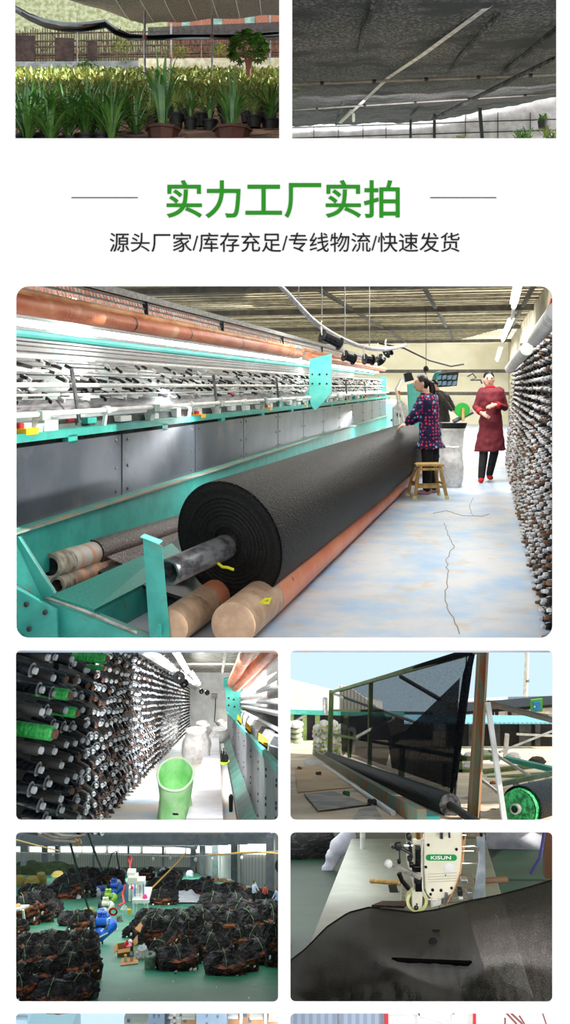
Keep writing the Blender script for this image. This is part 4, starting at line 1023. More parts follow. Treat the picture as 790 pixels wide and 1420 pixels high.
# small climbing plants along the fence
for i, (x0, y0, w, h, mm, lab) in enumerate(((168, 62, 16, 22, 'leaf2', 'yellow-green shrub climbing the lattice fence left of the main post'), (120, 92, 17, 9, 'leaf', 'low dark green bush growing over the grey slatted wall'), (245, 72, 22, 10, 'leaf2', 'thin pale climber on the lattice right of the main post'), (305, 70, 18, 9, 'leaf2', 'thin pale climber on the lattice left of the umbrella tree'))):
    f = MB(); Z = 19.2
    for k in range(150):
        p = P(x0 + rnd.gauss(0, w / 2.2), y0 + rnd.gauss(0, h / 2.2), Z + rnd.uniform(-.1, .1)); blade(f, p, rnd.uniform(0, 6.28), .04, .09, .022, 1, 2)
    t = thing('climbing_shrub', lab, 'shrub', P(x0, y0, Z)); f.build('leaves', M[mm], t)
    st = MB()
    for k in range(5): st.tube([P(x0 + (k - 2) * w * .2, y0 + h, Z), P(x0 + (k - 2) * w * .35, y0 - h * .5, Z)], .008, 4)
    st.build('stems', M['bamboo'], t)
# posts
for px, y0, y1, Z, r, lab in ((200.5, -30, 105, 12, .018, 'nearest grey post of the nursery, behind the tall orchid'), (294, -30, 100, 15, .018, 'thin grey post between the tall orchid and the umbrella tree'), (237, 28, 98, 18, .022, 'pale post right of the nearest grey post'), (374, 18, 92, 19, .02, 'pale post at the right beyond the umbrella tree'), (107, 20, 90, 19.4, .012, 'thin post before the lattice boards'), (279, 26, 80, 20, .01, 'faint thin post before the brick wall')):
    p = P(px, y1, Z); t = thing('support_post', lab, 'post', p)
    MB().tube([P(px, y0, Z), P(px, y1, Z)], r, 8).build('tube', M['grey_metal'], t); MB().lathe(P(px, (y0 + y1) / 2 + 18, Z), (0, 0, 1), [(0, r * 1.6), (.06, r * 1.6)], 8).build('clamp', mat('rust_clamp', '#7d4030', rough=.7), t)
# shade cloth overhead and the dark drape
M['shade'] = mat('grey_shade_cloth', '#6c6e74', '#a9abb2', scale=30, rough=.8, stretch=(1, .3, 1), alpha=(.72, .97, 26, (1, .4, 1)))
def net_top(u, v):
    # v 0 near .. 1 far edge, u left .. right
    x0 = 60 + 45 * v * 0; far_y = 33 - 8 * abs(u - .32) - 12 * max(0, u - .4) ; px = (96 - 60 * (1 - v)) + (392 - 96 + 60 * (1 - v)) * u
    Z = 5.2 + 11 * v ** 1.2; yy = -60 + (far_y + 60) * v ** .55
    if u < .35: yy = min(yy, -6 + (px - 80) * .32 if px > 80 else -6)
    return P(px, yy + 1.2 * sin(u * 26) * v, Z)
setp(MB().grid(net_top, 60, 24).build('shade_cloth', M['shade'], solid=.004), 'grey shade cloth stretched overhead across the orchid nursery', 'shade cloth')
for k in range(7):
    u = .3 + k * .1; MB().tube([net_top(u, v / 10) + V((0, 0, -.01)) for v in range(3, 11)], .006, 5).build('shade_wire', M['white_metal'])
for i, ob in enumerate([o for o in bpy.data.objects if o.name.startswith('shade_wire')]): setp(ob, ORD[i] + ' thin pale wire from the left under the grey shade cloth', 'wire', 'wires under the shade cloth')
dr = [(10, 2), (21, 11), (40, 22), (62, 31), (85, 36), (105, 37), (125, 35), (146, 32), (160, 42), (180, 50), (205, 51), (240, 50), (290, 50), (330, 50), (392, 46)]
def drape(u, v):
    x = u * (len(dr) - 1); i = min(int(x), len(dr) - 2); f = x - i; px = dr[i][0] + (dr[i + 1][0] - dr[i][0]) * f; py = dr[i][1] + (dr[i + 1][1] - dr[i][1]) * f
    h = 12 if px < 150 else 12
    hh = h * (.6 + .5 * sin(min(1, px / 200) * pi)); return P(px, py - hh * .5 + hh * v + (1.2 if v in (0, 1) else 0), 17 + .25 * sin(v * 7 + u * 5) + .1 * sin(u * 40 + v * 3))
setp(MB().grid(drape, 70, 6).build('sagging_cloth', mat('dark_drape', '#25282b', '#3c4146', scale=12, rough=.55), solid=.01), 'dark blue-grey cloth sagging in swags across the back of the nursery', 'cloth')
setp(MB().prism([P(205, 38, 18.8), P(392, 30, 18.8), P(392, 56, 18.8), P(205, 53, 18.8)], (0, .01, 0)).build('black_netting', mat('sheer_black', '#1c1c1e', '#333336', scale=14, rough=.8, alpha=(.55, .9, 14, (1, 1, 1))), smooth=False), 'sheer black netting hung before the brick wall of the nursery', 'netting')

# ================================================================== UNDER THE SHADE ROOF (top right window)
RF = Room(560, 212, 0, 5.0)     # the plane above us
M['roof_net'] = mat('knitted_roof_net', '#252425', '#8a8788', scale=30, rough=.85, detail=3, lo=.44, hi=.7, stretch=(1.5, .6, 1), c3='#222122', scale3=1.2, lo3=.5, hi3=.62, alpha=(.86, 1, 60, (1.5, .5, 1)))
def roofn(u, v):
    Z = 4.7 + (v ** 2.2) * 22; px = 397 + 400 * u
    y_edge = 178 - 26 * u ** 1.6 if False else (179 - 14 * u - 30 * max(0, u - .5))
    y = 212 - 1060 / Z
    ye = y_edge; t_ = max(0, min(1, (y + 0) / 175)); y = y * (1 - t_) + t_ * min(y, ye) + (ye - 176) * t_ * .9
    return P(px, y + 1.0 * sin(px * .09 + Z * .3) * min(1, Z / 9) + .6 * sin(px * .31), Z)
setp(MB().grid(roofn, 60, 40).build('roof_net', M['roof_net'], solid=.004), 'dark knitted shade net stretched overhead as a roof', 'shade net')
M['faded_bar'] = mat('faded_bar', '#8f8c8c', '#777474', scale=9, rough=.6)
MBx = [((700, -8), (586, 76), (538, 108), (500, 144), (471, 171))]
ps_ = [roofn((x - 397) / 400, 0) for x, y in MBx[0]]
zs = (4.9, 7.4, 9.6, 14.2, 22)
t = thing('diagonal_batten', 'long pale batten crossing the shade roof diagonally down to the left', 'batten', P(586, 76, 7))
MB().rings([[P(x - w, y - .5, z - .02), P(x + w, y + .5, z - .02), P(x + w, y + .5, z + .02), P(x - w, y - .5, z + .02)] for (x, y), z, w in zip(MBx[0], zs, (4.4, 3.2, 2.6, 2, 2))]).build('strip', mat('pale_strip', '#dedbdc', '#b5b2b3', scale=9, rough=.7), t, smooth=False)
MB().rings([[P(x - w, y - .5, z - .02), P(x + w, y + .5, z - .02), P(x + w, y + .5, z + .02), P(x - w, y - .5, z + .02)] for (x, y), z, w in zip(((489, 150), (480, 160), (471, 171)), (17.6, 19, 21), (1.6, 1.8, 2.4))]).build('green_tip', mat('pale_green', '#a9c2a0', rough=.6), t, smooth=False)
for a, b_, r, lab in (((398, 117, 9.3), (778, 103, 9.3), .016, 'nearer pale pipe running straight across under the shade roof'), ((398, 153, 15), (778, 129, 13), .014, 'farther thin pipe running across under the shade roof')):
    t = thing('cross_pipe', lab, 'pipe', P(*a)); MB().tube([P(*a), P(*b_)], r, 8).build('tube', mat('dull_pipe', '#9c9692', '#847e7a', scale=6, rough=.5), t)
    for k in range(5):
        q = P(*a).lerp(P(*b_), .12 + k * .19); MB().lathe(q, P(*b_) - P(*a), [(0, r * 1.3), (.04, r * 1.3)], 8).build('tie', M['dark_metal'], t)
# folds hanging in the net
for k, (xa, ya, xb, yb) in enumerate(((520, -5, 466, 172), (690, 20, 570, 160), (771, 40, 640, 150), (771, 80, 600, 165))):
    Za, Zb = 1060 / (212 - max(ya, 0)) , 20
    setp(MB().tube([P(xa + (xb - xa) * i / 8, ya + (yb - ya) * i / 8, (Za + (Zb - Za) * (i / 8) ** 2) * .985) for i in range(9)], [.02 + .002 * i for i in range(9)], 6).build('net_fold', M['roof_net']), ORD[k] + ' dark sewn seam from the left along the shade roof', 'seam', 'seams of the shade roof')
# small lamp
t = thing('work_lamp', 'small pale lamp hanging under the shade roof beside the foot of the diagonal batten', 'lamp', P(490, 160, 17)); MB().tube([P(489.5, 151, 17), P(489.5, 156, 17)], .012, 6).build('holder', M['dark_metal'], t); MB().lathe(P(490, 169, 17), (0, 0, 1), [(0, .02), (.02, .03), (.15, .03), (.17, .02)], 10).build('bulb', mat('frosted_bulb', '#dfe6d8', rough=.3), t)
# far glazing under the roof edge
Zg = 27
glz = thing('far_glazing', 'row of milky translucent panes in a dark thin frame beyond the shade roof', 'glazing', P(560, 200, Zg))
xs = [392, 435, 469, 503, 535, 569, 602, 645, 690, 735, 785]
for a, b_ in zip(xs, xs[1:]):
    MB().prism([P(a, 156 if a < 560 else 130, Zg), P(b_, 156 if a < 560 else 130, Zg), P(b_, 215, Zg), P(a, 215, Zg)], (0, .02, 0)).build('pane', mat('milky_pane', '#cfcfd2', '#ededf0', scale=3, rough=.5, emit=None) if a == 392 else bpy.data.materials['milky_pane'], glz, smooth=False)
    MB().bar(P(a, 156, Zg - .05), P(a, 215, Zg - .05), .02 if a not in (602,) else .05, .03).build('mullion', M['dark_metal'], glz, smooth=False)
for y in (174, 189): MB().bar(P(392, y + 3, Zg - .05), P(785, y - 9, Zg - .05), .025, .025).build('frame_rail', M['dark_metal'], glz, smooth=False)
for px, y0, w, lab in ((664, 139, .07, 'thickest dark post under the shade roof, right of centre'), (602, 158, .06, 'dark post under the shade roof near the middle'), (569, 166, .05, 'slim dark post left of the middle dark post')):
    setp(MB().bar(P(px, y0, 20), P(px + 6 * (w > .065), 215, 20), w, w).build('roof_post', mat('dark_steel_post', '#3a4240', rough=.6), smooth=False), lab, 'post')
rnd = random.Random(21)
for i, (px, py, n, mm, L, lab) in enumerate(((725, 196, 40, 'leaf', .9, 'dark strap-leaved plant at the bottom right under the shade roof'), (763, 192, 30, 'leaf2', .9, 'yellow-green plant at the right corner under the shade roof'), (640, 196, 26, 'leaf2', .45, 'small light green plant at the foot of the glazing, near the middle post'), (752, 168, 26, 'leaf', .5, 'leafy climber against the glazing at the far right'))):
    t = thing('leafy_plant', lab, 'plant', P(px, py, 17)); f = MB()
    for k in range(n): blade(f, P(px + rnd.uniform(-12, 12) * L, py, 17), rnd.uniform(0, 6.28), rnd.uniform(.15, .4) * L, rnd.uniform(.1, .4) * L, .02, .6, 5)
    f.build('leaves', M[mm], t); MB().lathe(P(px, py + 10, 17), (0, 0, 1), [(0, .08), (.14, .1)], 12).build('pot', M['pot'], t)

# ================================================================== CORRIDOR OF BOBBINS (left window below the hall)
CR = Room(300, 972, 1137, 8.5)
M['cor_floor'] = mat('corridor_floor', '#d9d5c8', '#a9cfe6', scale=1.1, detail=7, lo=.5, hi=.66, rough=.6)
struct(CR.plane(-40, 394, 8.1, 38).build('floor_corridor', M['cor_floor'], smooth=False))
def CV(px, py, Z): return P(px, py, Z)
# bobbin wall
A0 = CR.at(150, 8.5)
def cx(Z, h, out=0): q = CR.run(A0, Z); return V((q.x + out, q.y, q.z + h))
rk = thing('bobbin_wall', 'floor-to-ceiling dark rack holding hundreds of black bobbins on the left of the corridor', 'rack', A0)
def hmin(Z): return max(0, (972 + 1403 / Z - 1144) / FPX * Z)
def hmax(Z): return min(1.85, (972 + 1403 / Z - 896) / FPX * Z)
bk = MB()
for Za_, Zb_ in ((4.6, 5.4), (5.4, 6.4), (6.4, 8.15), (8.15, 12), (12, 36)): bk.quad(cx(Za_, hmin(Za_), -.24), cx(Zb_, hmin(Zb_), -.24), cx(Zb_, hmax(Zb_), -.24), cx(Za_, hmax(Za_), -.24))
bk.build('backing', mat('rack_backing', '#0c0d0e', '#24272a', scale=14, rough=.6, stretch=(1, .4, 1.5)), rk, smooth=False)
for k in range(20):
    Z = 4.7 + k * 1.6; MB().bar(cx(Z, hmin(Z), -.1), cx(Z, hmax(Z), -.1), .04, .04).build('upright', M['dark_metal'], rk, smooth=False)
for r in range(17):
    h = .06 + r * .108; Zr = next((z_ for z_ in [4.6 + .1 * i for i in range(60)] if hmin(z_) <= h <= hmax(z_)), 8); MB().bar(cx(Zr, h - .03, -.12), cx(36, h - .03, -.12), .014, .014).build('rail', M['dark_metal'], rk, smooth=False)
MB().bar(cx(12.6, 1.88, 0), cx(36, 1.88, 0), .1, .05).build('top_guide', M['white_metal'], rk, smooth=False)
M['tube_end_brown'] = mat('tube_end_brown', '#7a5a48', rough=.6); M['tube_end_grey'] = mat('tube_end_grey', '#cdd1d4', rough=.35)
M['bob_dusty'] = mat('bobbin_dusty', '#1b1a19', '#3a3834', scale=30, rough=.5, stretch=(.3, 1, 1)); M['bob_green'] = mat('bobbin_green', '#1f9a3a', '#4fd06a', scale=40, rough=.35, stretch=(2, 1, 1))
M['clear_flange'] = mat('clear_flange', '#8b9092', '#5e6264', scale=20, rough=.25)
def bproto(lab, body, ring, L=.2, r=.031, flange=False):
    t = thing('yarn_bobbin', lab, 'bobbin', (0, 0, 0))
    MB().lathe((0, 0, 0), (1, 0, 0), [(0, r * .8), (.01, r), (L * .93, r), (L * .97, r * .8)], 14).build('yarn', M[body], t)
    MB().lathe((L * .9, 0, 0), (1, 0, 0), [(0, r * .62), (.03, r * .62), (.03, r * .42), (.022, r * .3)], 12).build('tube_end', M[ring], t)
    if flange: MB().lathe((L * .86, 0, 0), (1, 0, 0), [(0, r * .9), (.006, r * 1.35), (.012, r * .9)], 16).build('flange', M['clear_flange'], t)
    return t
pb = [bproto('', 'bob_dusty', 'tube_end_grey'), bproto('', 'bob_black', 'tube_end_brown'), bproto('', 'bob_black', 'tube_end_grey', .16, .03, True), bproto('', 'bob_green', 'tube_end_brown', .22, .03)]
used = [False] * 4
def put(k, o, ax, lab, group=None, sc_=1):
    global used
    t = pb[k] if not used[k] else copy_tree(pb[k]); used[k] = True
    t.location = o; t.rotation_euler = V(ax).to_track_quat('X', 'Z').to_euler(); t.scale = (sc_,) * 3
    for key in ('group',):
        if key in t: del t[key]
    return setp(t, lab, 'bobbin', group)
rnd = random.Random(77); crk = {}; cnt = 0
def nth_(k, r): crk[(k, r)] = crk.get((k, r), -1) + 1; return crk[(k, r)]
rb, rg, rbr = MB(), MB(), MB()
def axis(Z):
    f = min(1, max(0, (Z - 5.6) / 3)); return V((.97 - .5 * f, -.25 - .62 * f, -.12 - .12 * f)).normalized()
for c in range(78):
    Z0_ = 4.75 + c * .40
    for r in range(17):
        Z = Z0_ + (.2 if r % 2 else 0) + rnd.uniform(-.03, .03); h = .07 + r * .108; o = cx(Z, h + rnd.uniform(-.008, .008), -.08)
        px = HX + o.x / o.y * FPX; py = HY + (EYE - o.z) / o.y * FPX
        if not (5 < px < 300 and 885 < py < 1143) or h > hmax(Z) + .01: continue
        ax_ = (axis(Z) + V((rnd.uniform(-.05, .05), 0, rnd.uniform(-.07, .07)))).normalized()
        if cnt < 290:
            k = rnd.choice((0, 0, 1, 2) if Z < 7 else (1, 2, 2, 0)); cnt += 1
            put(k, o, ax_, '%s %s bobbin from the left in the %s row up the corridor rack' % (ORD[nth_(k, r)], ('dusty', 'brown-ended', 'clear-flanged')[k], ORD[r]),
                ('dusty', 'brown-ended', 'clear-flanged')[k] + ' bobbins of the %s corridor row' % ORD[r])
        else:
            rb.lathe(o, ax_, [(0, .028), (.11, .029), (.115, .02)], 8); (rbr if rnd.random() < .2 else rg).lathe(o + ax_ * .113, ax_, [(0, .019), (.02, .019), (.022, .01)], 7)
sr = setp(rb.build('yarn_bobbins', M['bob_black']), 'countless smaller bobbins receding along the corridor rack', 'bobbins', None, 'stuff')
rg.build('pale_ends', M['tube_end_grey'], sr)['kind'] = 'stuff'; rbr.build('brown_ends', M['tube_end_brown'], sr)['kind'] = 'stuff'
for px, py, Z, sc_, lab in ((12, 1003, 4.9, 1.35, 'largest bright green bobbin at the left edge of the corridor rack'), (48, 953, 5.4, 1.15, 'green bobbin with a pale tube end above the largest green one'), (62, 978, 5.6, 1.1, 'green bobbin with a brown tube end just right of the largest green one'), (104, 905, 6.3, 1.2, 'green bobbin at the top edge of the corridor rack'), (124, 921, 6.8, .6, 'smallest green bobbin near the top of the corridor rack')):
    put(3, P(px, py, Z) + V((0, -.05, 0)), (1, -.2, -.06), lab, None, sc_)
# corridor shell
H2 = 2.35
wl = MB(); a = CR.at(272, 36); b_ = CR.at(330, 36); wl.quad(CR.at(240, 36), CR.at(392, 36), CR.at(392, 36) + V((0, 0, 3)), CR.at(240, 36) + V((0, 0, 3)))
M['cor_wall'] = mat('whitewashed_wall', '#c9cbcc', '#e4e5e6', scale=1.5, rough=.8); struct(wl.build('wall_corridor_end', M['cor_wall'], smooth=False))
M['foil'] = mat('foil_ceiling', '#55524d', '#a39e94', scale=5, detail=6, rough=.5, bump=.8, bscale=9, stretch=(1, .4, 1))
def cc(Z, px): q = CR.at(px, Z); return V((q.x, q.y, q.z + H2))
cl = MB(); cl.prism([cc(8.3, -150), cc(8.3, 393), cc(36, 393), cc(36, 200)], (0, 0, .03)); struct(cl.build('ceiling_corridor', M['foil'], smooth=False))
struct(MB().bar(V((P(323, 900, 9).x, 9, cc(9, 323).z - .2)), V((P(308, 950, 30).x, 30, cc(30, 308).z - .2)), .06, .06).build('trim_cable_duct', M['white_metal'], smooth=False))
for i, (a, b_, lab) in enumerate(((P(247, 909, 13), P(260, 931, 17), 'short lit strip lamp under the foil ceiling of the corridor'), (P(266, 934, 19), P(276, 948, 26), 'farther glowing strip added for brightness under the corridor ceiling, near the end wall'))):  # the farther strip is added to brighten the corridor
    t = thing('strip_lamp', lab, 'lamp', a); MB().tube([a, b_], .045, 8).build('tube', M['lamp'], t); MB().bar(a + V((-.04, 0, .06)), b_ + V((-.04, 0, .06)), .1, .04).build('housing', M['white_metal'], t)
# white wire guide over the rack
t = thing('guide_rail', 'white slotted yarn guide running along the top of the corridor rack', 'guide', P(220, 920, 14)); MB().tube([P(196, 898, 11), P(276, 952, 34)], .08, 8).build('tube', M['white_metal'], t)
for k in range(24): MB().bar(P(196, 898, 11).lerp(P(276, 952, 34), k / 24) + V((-.12, -.1, -.12)), P(196, 898, 11).lerp(P(276, 952, 34), k / 24) + V((.1, -.1, .1)), .02, .02).build('rib', M['grey_metal'], t, smooth=False)
for px, py, Z, r, lab in ((248, 938, 16, .11, 'round black pulley hanging before the corridor rack'), (255, 947, 18, .09, 'smaller black pulley just below the first one'), (279, 958, 24, .07, 'small black spool hanging near the corridor end wall, left'), (287, 960, 24, .07, 'small black spool hanging near the corridor end wall, right')):
    t = thing('pulley', lab, 'pulley', P(px, py, Z)); MB().lathe(P(px, py, Z), (.2, -1, 0), [(0, r), (.05, r), (.05, r * .4), (.07, r * .3)], 18).build('wheel', M['black_plastic'], t); MB().lathe(P(px, py, Z) + V((.01, -.07, 0)), (.2, -1, 0), [(0, r * .25), (.03, r * .2)], 10).build('hub', M['chrome'], t)
t = thing('wall_box', 'small grey box with a hanging cable on the end wall of the corridor', 'box', P(297, 965, 35)); MB().obox(P(297, 965, 35), (.13, 0, 0), (0, .05, 0), (0, 0, .09)).build('case', M['concrete'], t, smooth=False, bevel=.01); MB().tube([P(299, 968, 34.9), P(298, 990, 34.9), P(297, 1000, 34.8), P(304, 1007, 34.5)], .02, 6).build('cable', M['dark_metal'], t)
# white bench down the middle
def slab(name, lab, cat, pts, hgt, m, side=None):
    tp = [V(p) + V((0, 0, hgt)) for p in pts]; t = thing(name, lab, cat, pts[0]); MB().prism(tp, (0, 0, -.03)).build('top', m, t, smooth=False)
    MB().prism([p - V((0, 0, .03)) for p in tp], (0, 0, -(hgt - .03))).build('body', side or m, t, smooth=False); return t
M['bright_sheet2'] = mat('white_sheet_top', '#f4f4f8', '#dcdce8', scale=2, rough=.4)
slab('long_bench', 'long bright white bench running down the middle of the corridor', 'bench', [CR.at(258, 7.6), CR.at(309, 7.6), CR.at(303, 28), CR.at(291, 28)], .14, M['bright_sheet2'], mat('bench_side', '#8d887f', rough=.8))
# sacks and bundles by the bench
for i, (px, py, w, h, c, lab) in enumerate(((272, 1058, .26, .62, 'white_sack', 'tall white sack just behind the green bag in the corridor'), (281, 1025, .26, .5, 'white_sack', 'white sack at the far left side of the white bench'), (304, 1030, .26, .4, 'white_sack', 'white sack against the right side of the white bench'), (308, 1012, .24, .36, 'white_sack', 'small white sack at the far right end of the bench'))):
    o = CR.at(px, CR.Z(py)); sack('corridor_sack', lab, 'sack', o, w, h, M[c], 1, i * 3.1, top=.08)
# green bag
o = CR.at(243, 8.5); t = thing('green_bag', 'large open light green woven bag standing on the corridor floor', 'bag', o)
M['lime_bag'] = mat('lime_bag', '#9be08a', '#c2f0b2', scale=6, rough=.5, bump=.2, bscale=12); M['bag_lining'] = mat('bag_lining', '#86d97a', '#a4e89a', scale=7, rough=.5, bump=.3, bscale=10)
rings = []
for i in range(13):
    u = i / 12; ring = []
    for k in range(40):
        a = 2 * pi * k / 40; rr = 1 + .07 * mnoise.noise(V((cos(a) * 2, sin(a) * 2, u * 3))); tilt = .12 * sin(a) * u - .02 * cos(a) * u
        ring.append(o + V((cos(a) * .175 * rr * (1 - .08 * sin(pi * u)), sin(a) * .2 * rr, .0 + u * .45 + tilt * .6 + (.001 if i == 0 else 0))))
    rings.append(ring)
MB().rings(rings, cap=False).build('bag_side', M['lime_bag'], t)
ctr = sum(rings[-1], V((0, 0, 0))) / 40
inn = [rings[-1]] + [[ctr + (p - ctr) * k - V((0, 0, d)) for p in rings[-1]] for k, d in ((.94, .03), (.88, .14), (.7, .26), (.3, .3))]
MB().rings(inn, cap=False).build('bag_inside', M['bag_lining'], t)
MB().tube(rings[-1] + [rings[-1][0]], .012, 6).build('folded_rim', mat('bag_rim', '#dff5d6', rough=.6), t)
MB().prism([o + V((.02, -.31, .2)), o + V((.07, -.31, .2)), o + V((.06, -.31, .215)), o + V((.01, -.31, .215))], (0, .01, 0)).build('print_mark', M['ink'], t, smooth=False)
# machine side on the right
mc = thing('corridor_machine', 'long machine side of grey panels and teal plates along the right of the corridor', 'machine', CR.at(350, 9))
def vp(px, py, Zs, Ze): a = P(px, py, Zs); return a, CR.run(a, Ze)
def sheet(name, a_px, a_py, b_px, b_py, Zs, Ze, m, th=(.03, 0, 0), seams=0):
    a, a2 = vp(a_px, a_py, Zs, Ze); b, b2 = vp(b_px, b_py, Zs, Ze)
    if not seams: return MB().prism([a, a2, b2, b], th).build(name, m, mc, smooth=False)
    for k in range(seams):
        u0, u1 = (k / seams) , ((k + 1) / seams); q = 1.0
        f = lambda p, p2, u: p.lerp(p2, (u ** 1.6))
        o_ = MB().prism([f(a, a2, u0), f(a, a2, u1 - .006), f(b, b2, u1 - .006), f(b, b2, u0)], th).build(name, m, mc, smooth=False)
        rv = MB()
        for w in (.2, .3, .7, .85): rv.lathe(f(a, a2, u0).lerp(f(b, b2, u0), w) + V((-.005, .06, 0)), (-1, -.1, 0), [(0, .012), (.01, .008)], 6)
        rv.build('rivets', M['dark_metal'], o_)
M['cor_panel'] = mat('corridor_panel', '#74777a', '#8f9294', scale=2, rough=.5, metal=.2)
TP, BP = P(386, 1073, 5.1), P(357, 1137, 7.6)
def pt_top(Z): return CR.run(TP, Z)
def pt_bot(Z):
    q = CR.run(BP, Z); lim = EYE - (1142 - HY) / FPX * Z
    return V((q.x, q.y, max(q.z, lim)))
zz_ = [5.1, 6.2, 7.35, 9, 11.2, 14, 19, 30]
for k in range(7):
    z0, z1 = zz_[k], zz_[k + 1] - .03
    o_ = MB().prism([pt_top(z0), pt_top(z1), pt_bot(z1), pt_bot(z0)], (.03, 0, 0)).build('side_panel', M['cor_panel'], mc, smooth=False)
    for w in (.15, .25, .6, .7, .9): MB().lathe(pt_top(z0 + .08).lerp(pt_bot(z0 + .08), w) + V((-.002, 0, 0)), (-1, -.1, 0), [(0, .012), (.01, .008)], 6).build('rivet', M['dark_metal'], o_, smooth=False)
for dy, hh, nm, mm in ((-10, .05, 'teal_rail', 'teal'),):
    a = pt_top(5.1) + V((-.01, 0, .0)); a2 = CR.run(a, 30); MB().prism([a, a2, a2 + V((0, 0, .045)), a + V((0, 0, .045))], (.03, 0, 0)).build(nm, M[mm], mc, smooth=False)
    MB().prism([a + V((0, 0, .045)), a2 + V((0, 0, .045)), a2 + V((.09, 0, .05)), a + V((.03, 0, .05))], (0, 0, .006)).build('rail_top', M['teal_light'], mc, smooth=False)
M['gauze'] = mat('teal_gauze', '#1f5a4f', '#3f8073', scale=3, rough=.6, alpha=.9)
GB = P(331, 1141, 8.25); a, b = BP, GB
MB().prism([pt_bot(7.4) + V((-.005, 0, 0)), CR.run(BP, 30), CR.run(GB, 30), P(331, 1142, 8.2)], (0, 0, .01)).build('gauze_skirt', M['gauze'], mc, smooth=False)
MB().tube([P(331, 1141, 8.2), CR.run(GB, 30)], .015, 6).build('gauze_hem', M['dark_metal'], mc)
# teal end plate, rollers and works
MB().prism([P(x, y, 17) for x, y in ((313, 949), (333, 955), (335, 990), (330, 1004), (313, 985))], (0, .1, 0)).build('end_plate', M['teal_light'], mc, smooth=False)
MB().prism([P(x, y, 16.9) for x, y in ((310, 942), (322, 940), (316, 952), (310, 956))], (0, .1, 0)).build('end_plate', M['teal'], mc, smooth=False)
for x, y in ((317, 968), (324, 970), (317, 978), (325, 980)): MB().lathe(P(x, y, 16.95), (0, -1, 0), [(0, .02), (.01, .02)], 8).build('bolt', M['dark_metal'], mc)
for px, py, ex, ey, r, mm in ((350, 889, 322, 947, .085, 'orange_tube'), (384, 896, 327, 952, .085, 'orange_tube')):
    t_ = MB().tube([P(px, py, 9.2), P(ex, ey, 17)], [r * 1.0, r * 1.15], 16).build('roller', M[mm], mc)
for px, py, r, mm in ((392, 946, .03, 'machine_white'), (392, 972, .025, 'machine_white'), (392, 990, .03, 'grey_metal'), (392, 1015, .02, 'machine_white')):
    a = P(px, py, 7); MB().tube([a, P(333, 965 + (py - 936) * .25, 17.5)], r, 8).build('bar', M[mm], mc)
MB().prism([P(393, 905, 8.5), P(393, 1100, 8.5), P(334, 1010, 18), P(334, 955, 18)], (.03, 0, 0)).build('back_sheet', M['machine_white'], mc, smooth=False)
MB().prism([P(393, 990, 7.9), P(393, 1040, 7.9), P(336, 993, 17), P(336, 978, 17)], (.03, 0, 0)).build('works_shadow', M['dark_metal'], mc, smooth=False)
MB().tube([P(391, 930, 9), P(336, 962, 17)], .03, 8).build('fill_tube', bpy.data.materials['works_fill'], mc)  # added glow that whitens the upper works of this machine
for k in range(14):
    u = k / 14; q = P(384, 1040, 7.0).lerp(P(338, 992, 16), u); c = MB(); c.obox(q, (.05, -.03, 0), (.02, .09, 0), (0, 0, .07)); c.build('head_block', M['machine_white'] if k % 3 else M['grey_metal'], mc, smooth=False, bevel=.01)
for px, py, w, lab in ((365, 1026, 7, 'nearest yellow box on the teal rail of the corridor machine'), (344, 1008, 4.5, 'middle yellow box on the teal rail of the corridor machine'), (332, 997, 3, 'farthest yellow box on the teal rail of the corridor machine')):
    Z = {365: 6.8, 344: 9.9, 332: 13.5}[px]; p = P(px, py, Z); s = Z / FPX; t = thing('yellow_box', lab, 'box', p, 'yellow boxes on the corridor rail')
    MB().obox(p, (w * s, -.04, -2 * s), (0, .06, 0), (0, 0, 1.6 * s)).build('lid', M['yellow'], t, smooth=False, bevel=.005); MB().obox(p - V((0, 0, 3.2 * s)), (w * s * .9, -.04, -2 * s), (0, .06, 0), (0, 0, 1.6 * s)).build('tray', M['dark_metal'], t, smooth=False)
# stuff on the strip of floor by the machine
for px, py, h, r, mm, lab in ((320, 1122, 22, 3.3, 'black_plastic', 'black upright cylinder on the floor by the gauze skirt'),):
    Z = CR.Z(1137) * .98; s = Z / FPX; o = P(px, py + 3, Z); t = thing('black_canister', lab, 'canister', o); MB().lathe(o, (0, 0, 1), [(0, r * s * .8), (h * s * .9, r * s), (h * s, r * s * .8)], 16).build('body', M[mm], t); MB().lathe(o + V((0, 0, h * s)), (0, 0, 1), [(0, r * s * .6), (.01, r * s * .5)], 12).build('cap', M['dark_metal'], t)
Z = 12; s = Z / FPX; o = P(311, 1059, Z); t = thing('tool_crate', 'small yellow-green tray of black bottles beside the white bench', 'tray', o); MB().lathe(o, (0, 0, 1), [(0, .05), (.04, .07), (.04, .06), (.01, .045)], 14).build('tray_body', mat('lime_plastic', '#b8d62f', rough=.5), t)
for k, (dx, hh) in enumerate(((-4, 16), (-1, 19), (2, 14), (4, 10))): MB().lathe(o + V((dx * s, .02 * (k % 2), .02)), (0, 0, 1), [(0, 1.6 * s), (hh * s * .7, 1.6 * s), (hh * s * .8, .8 * s), (hh * s, .8 * s)], 10).build('bottle', M['black_plastic'], t)

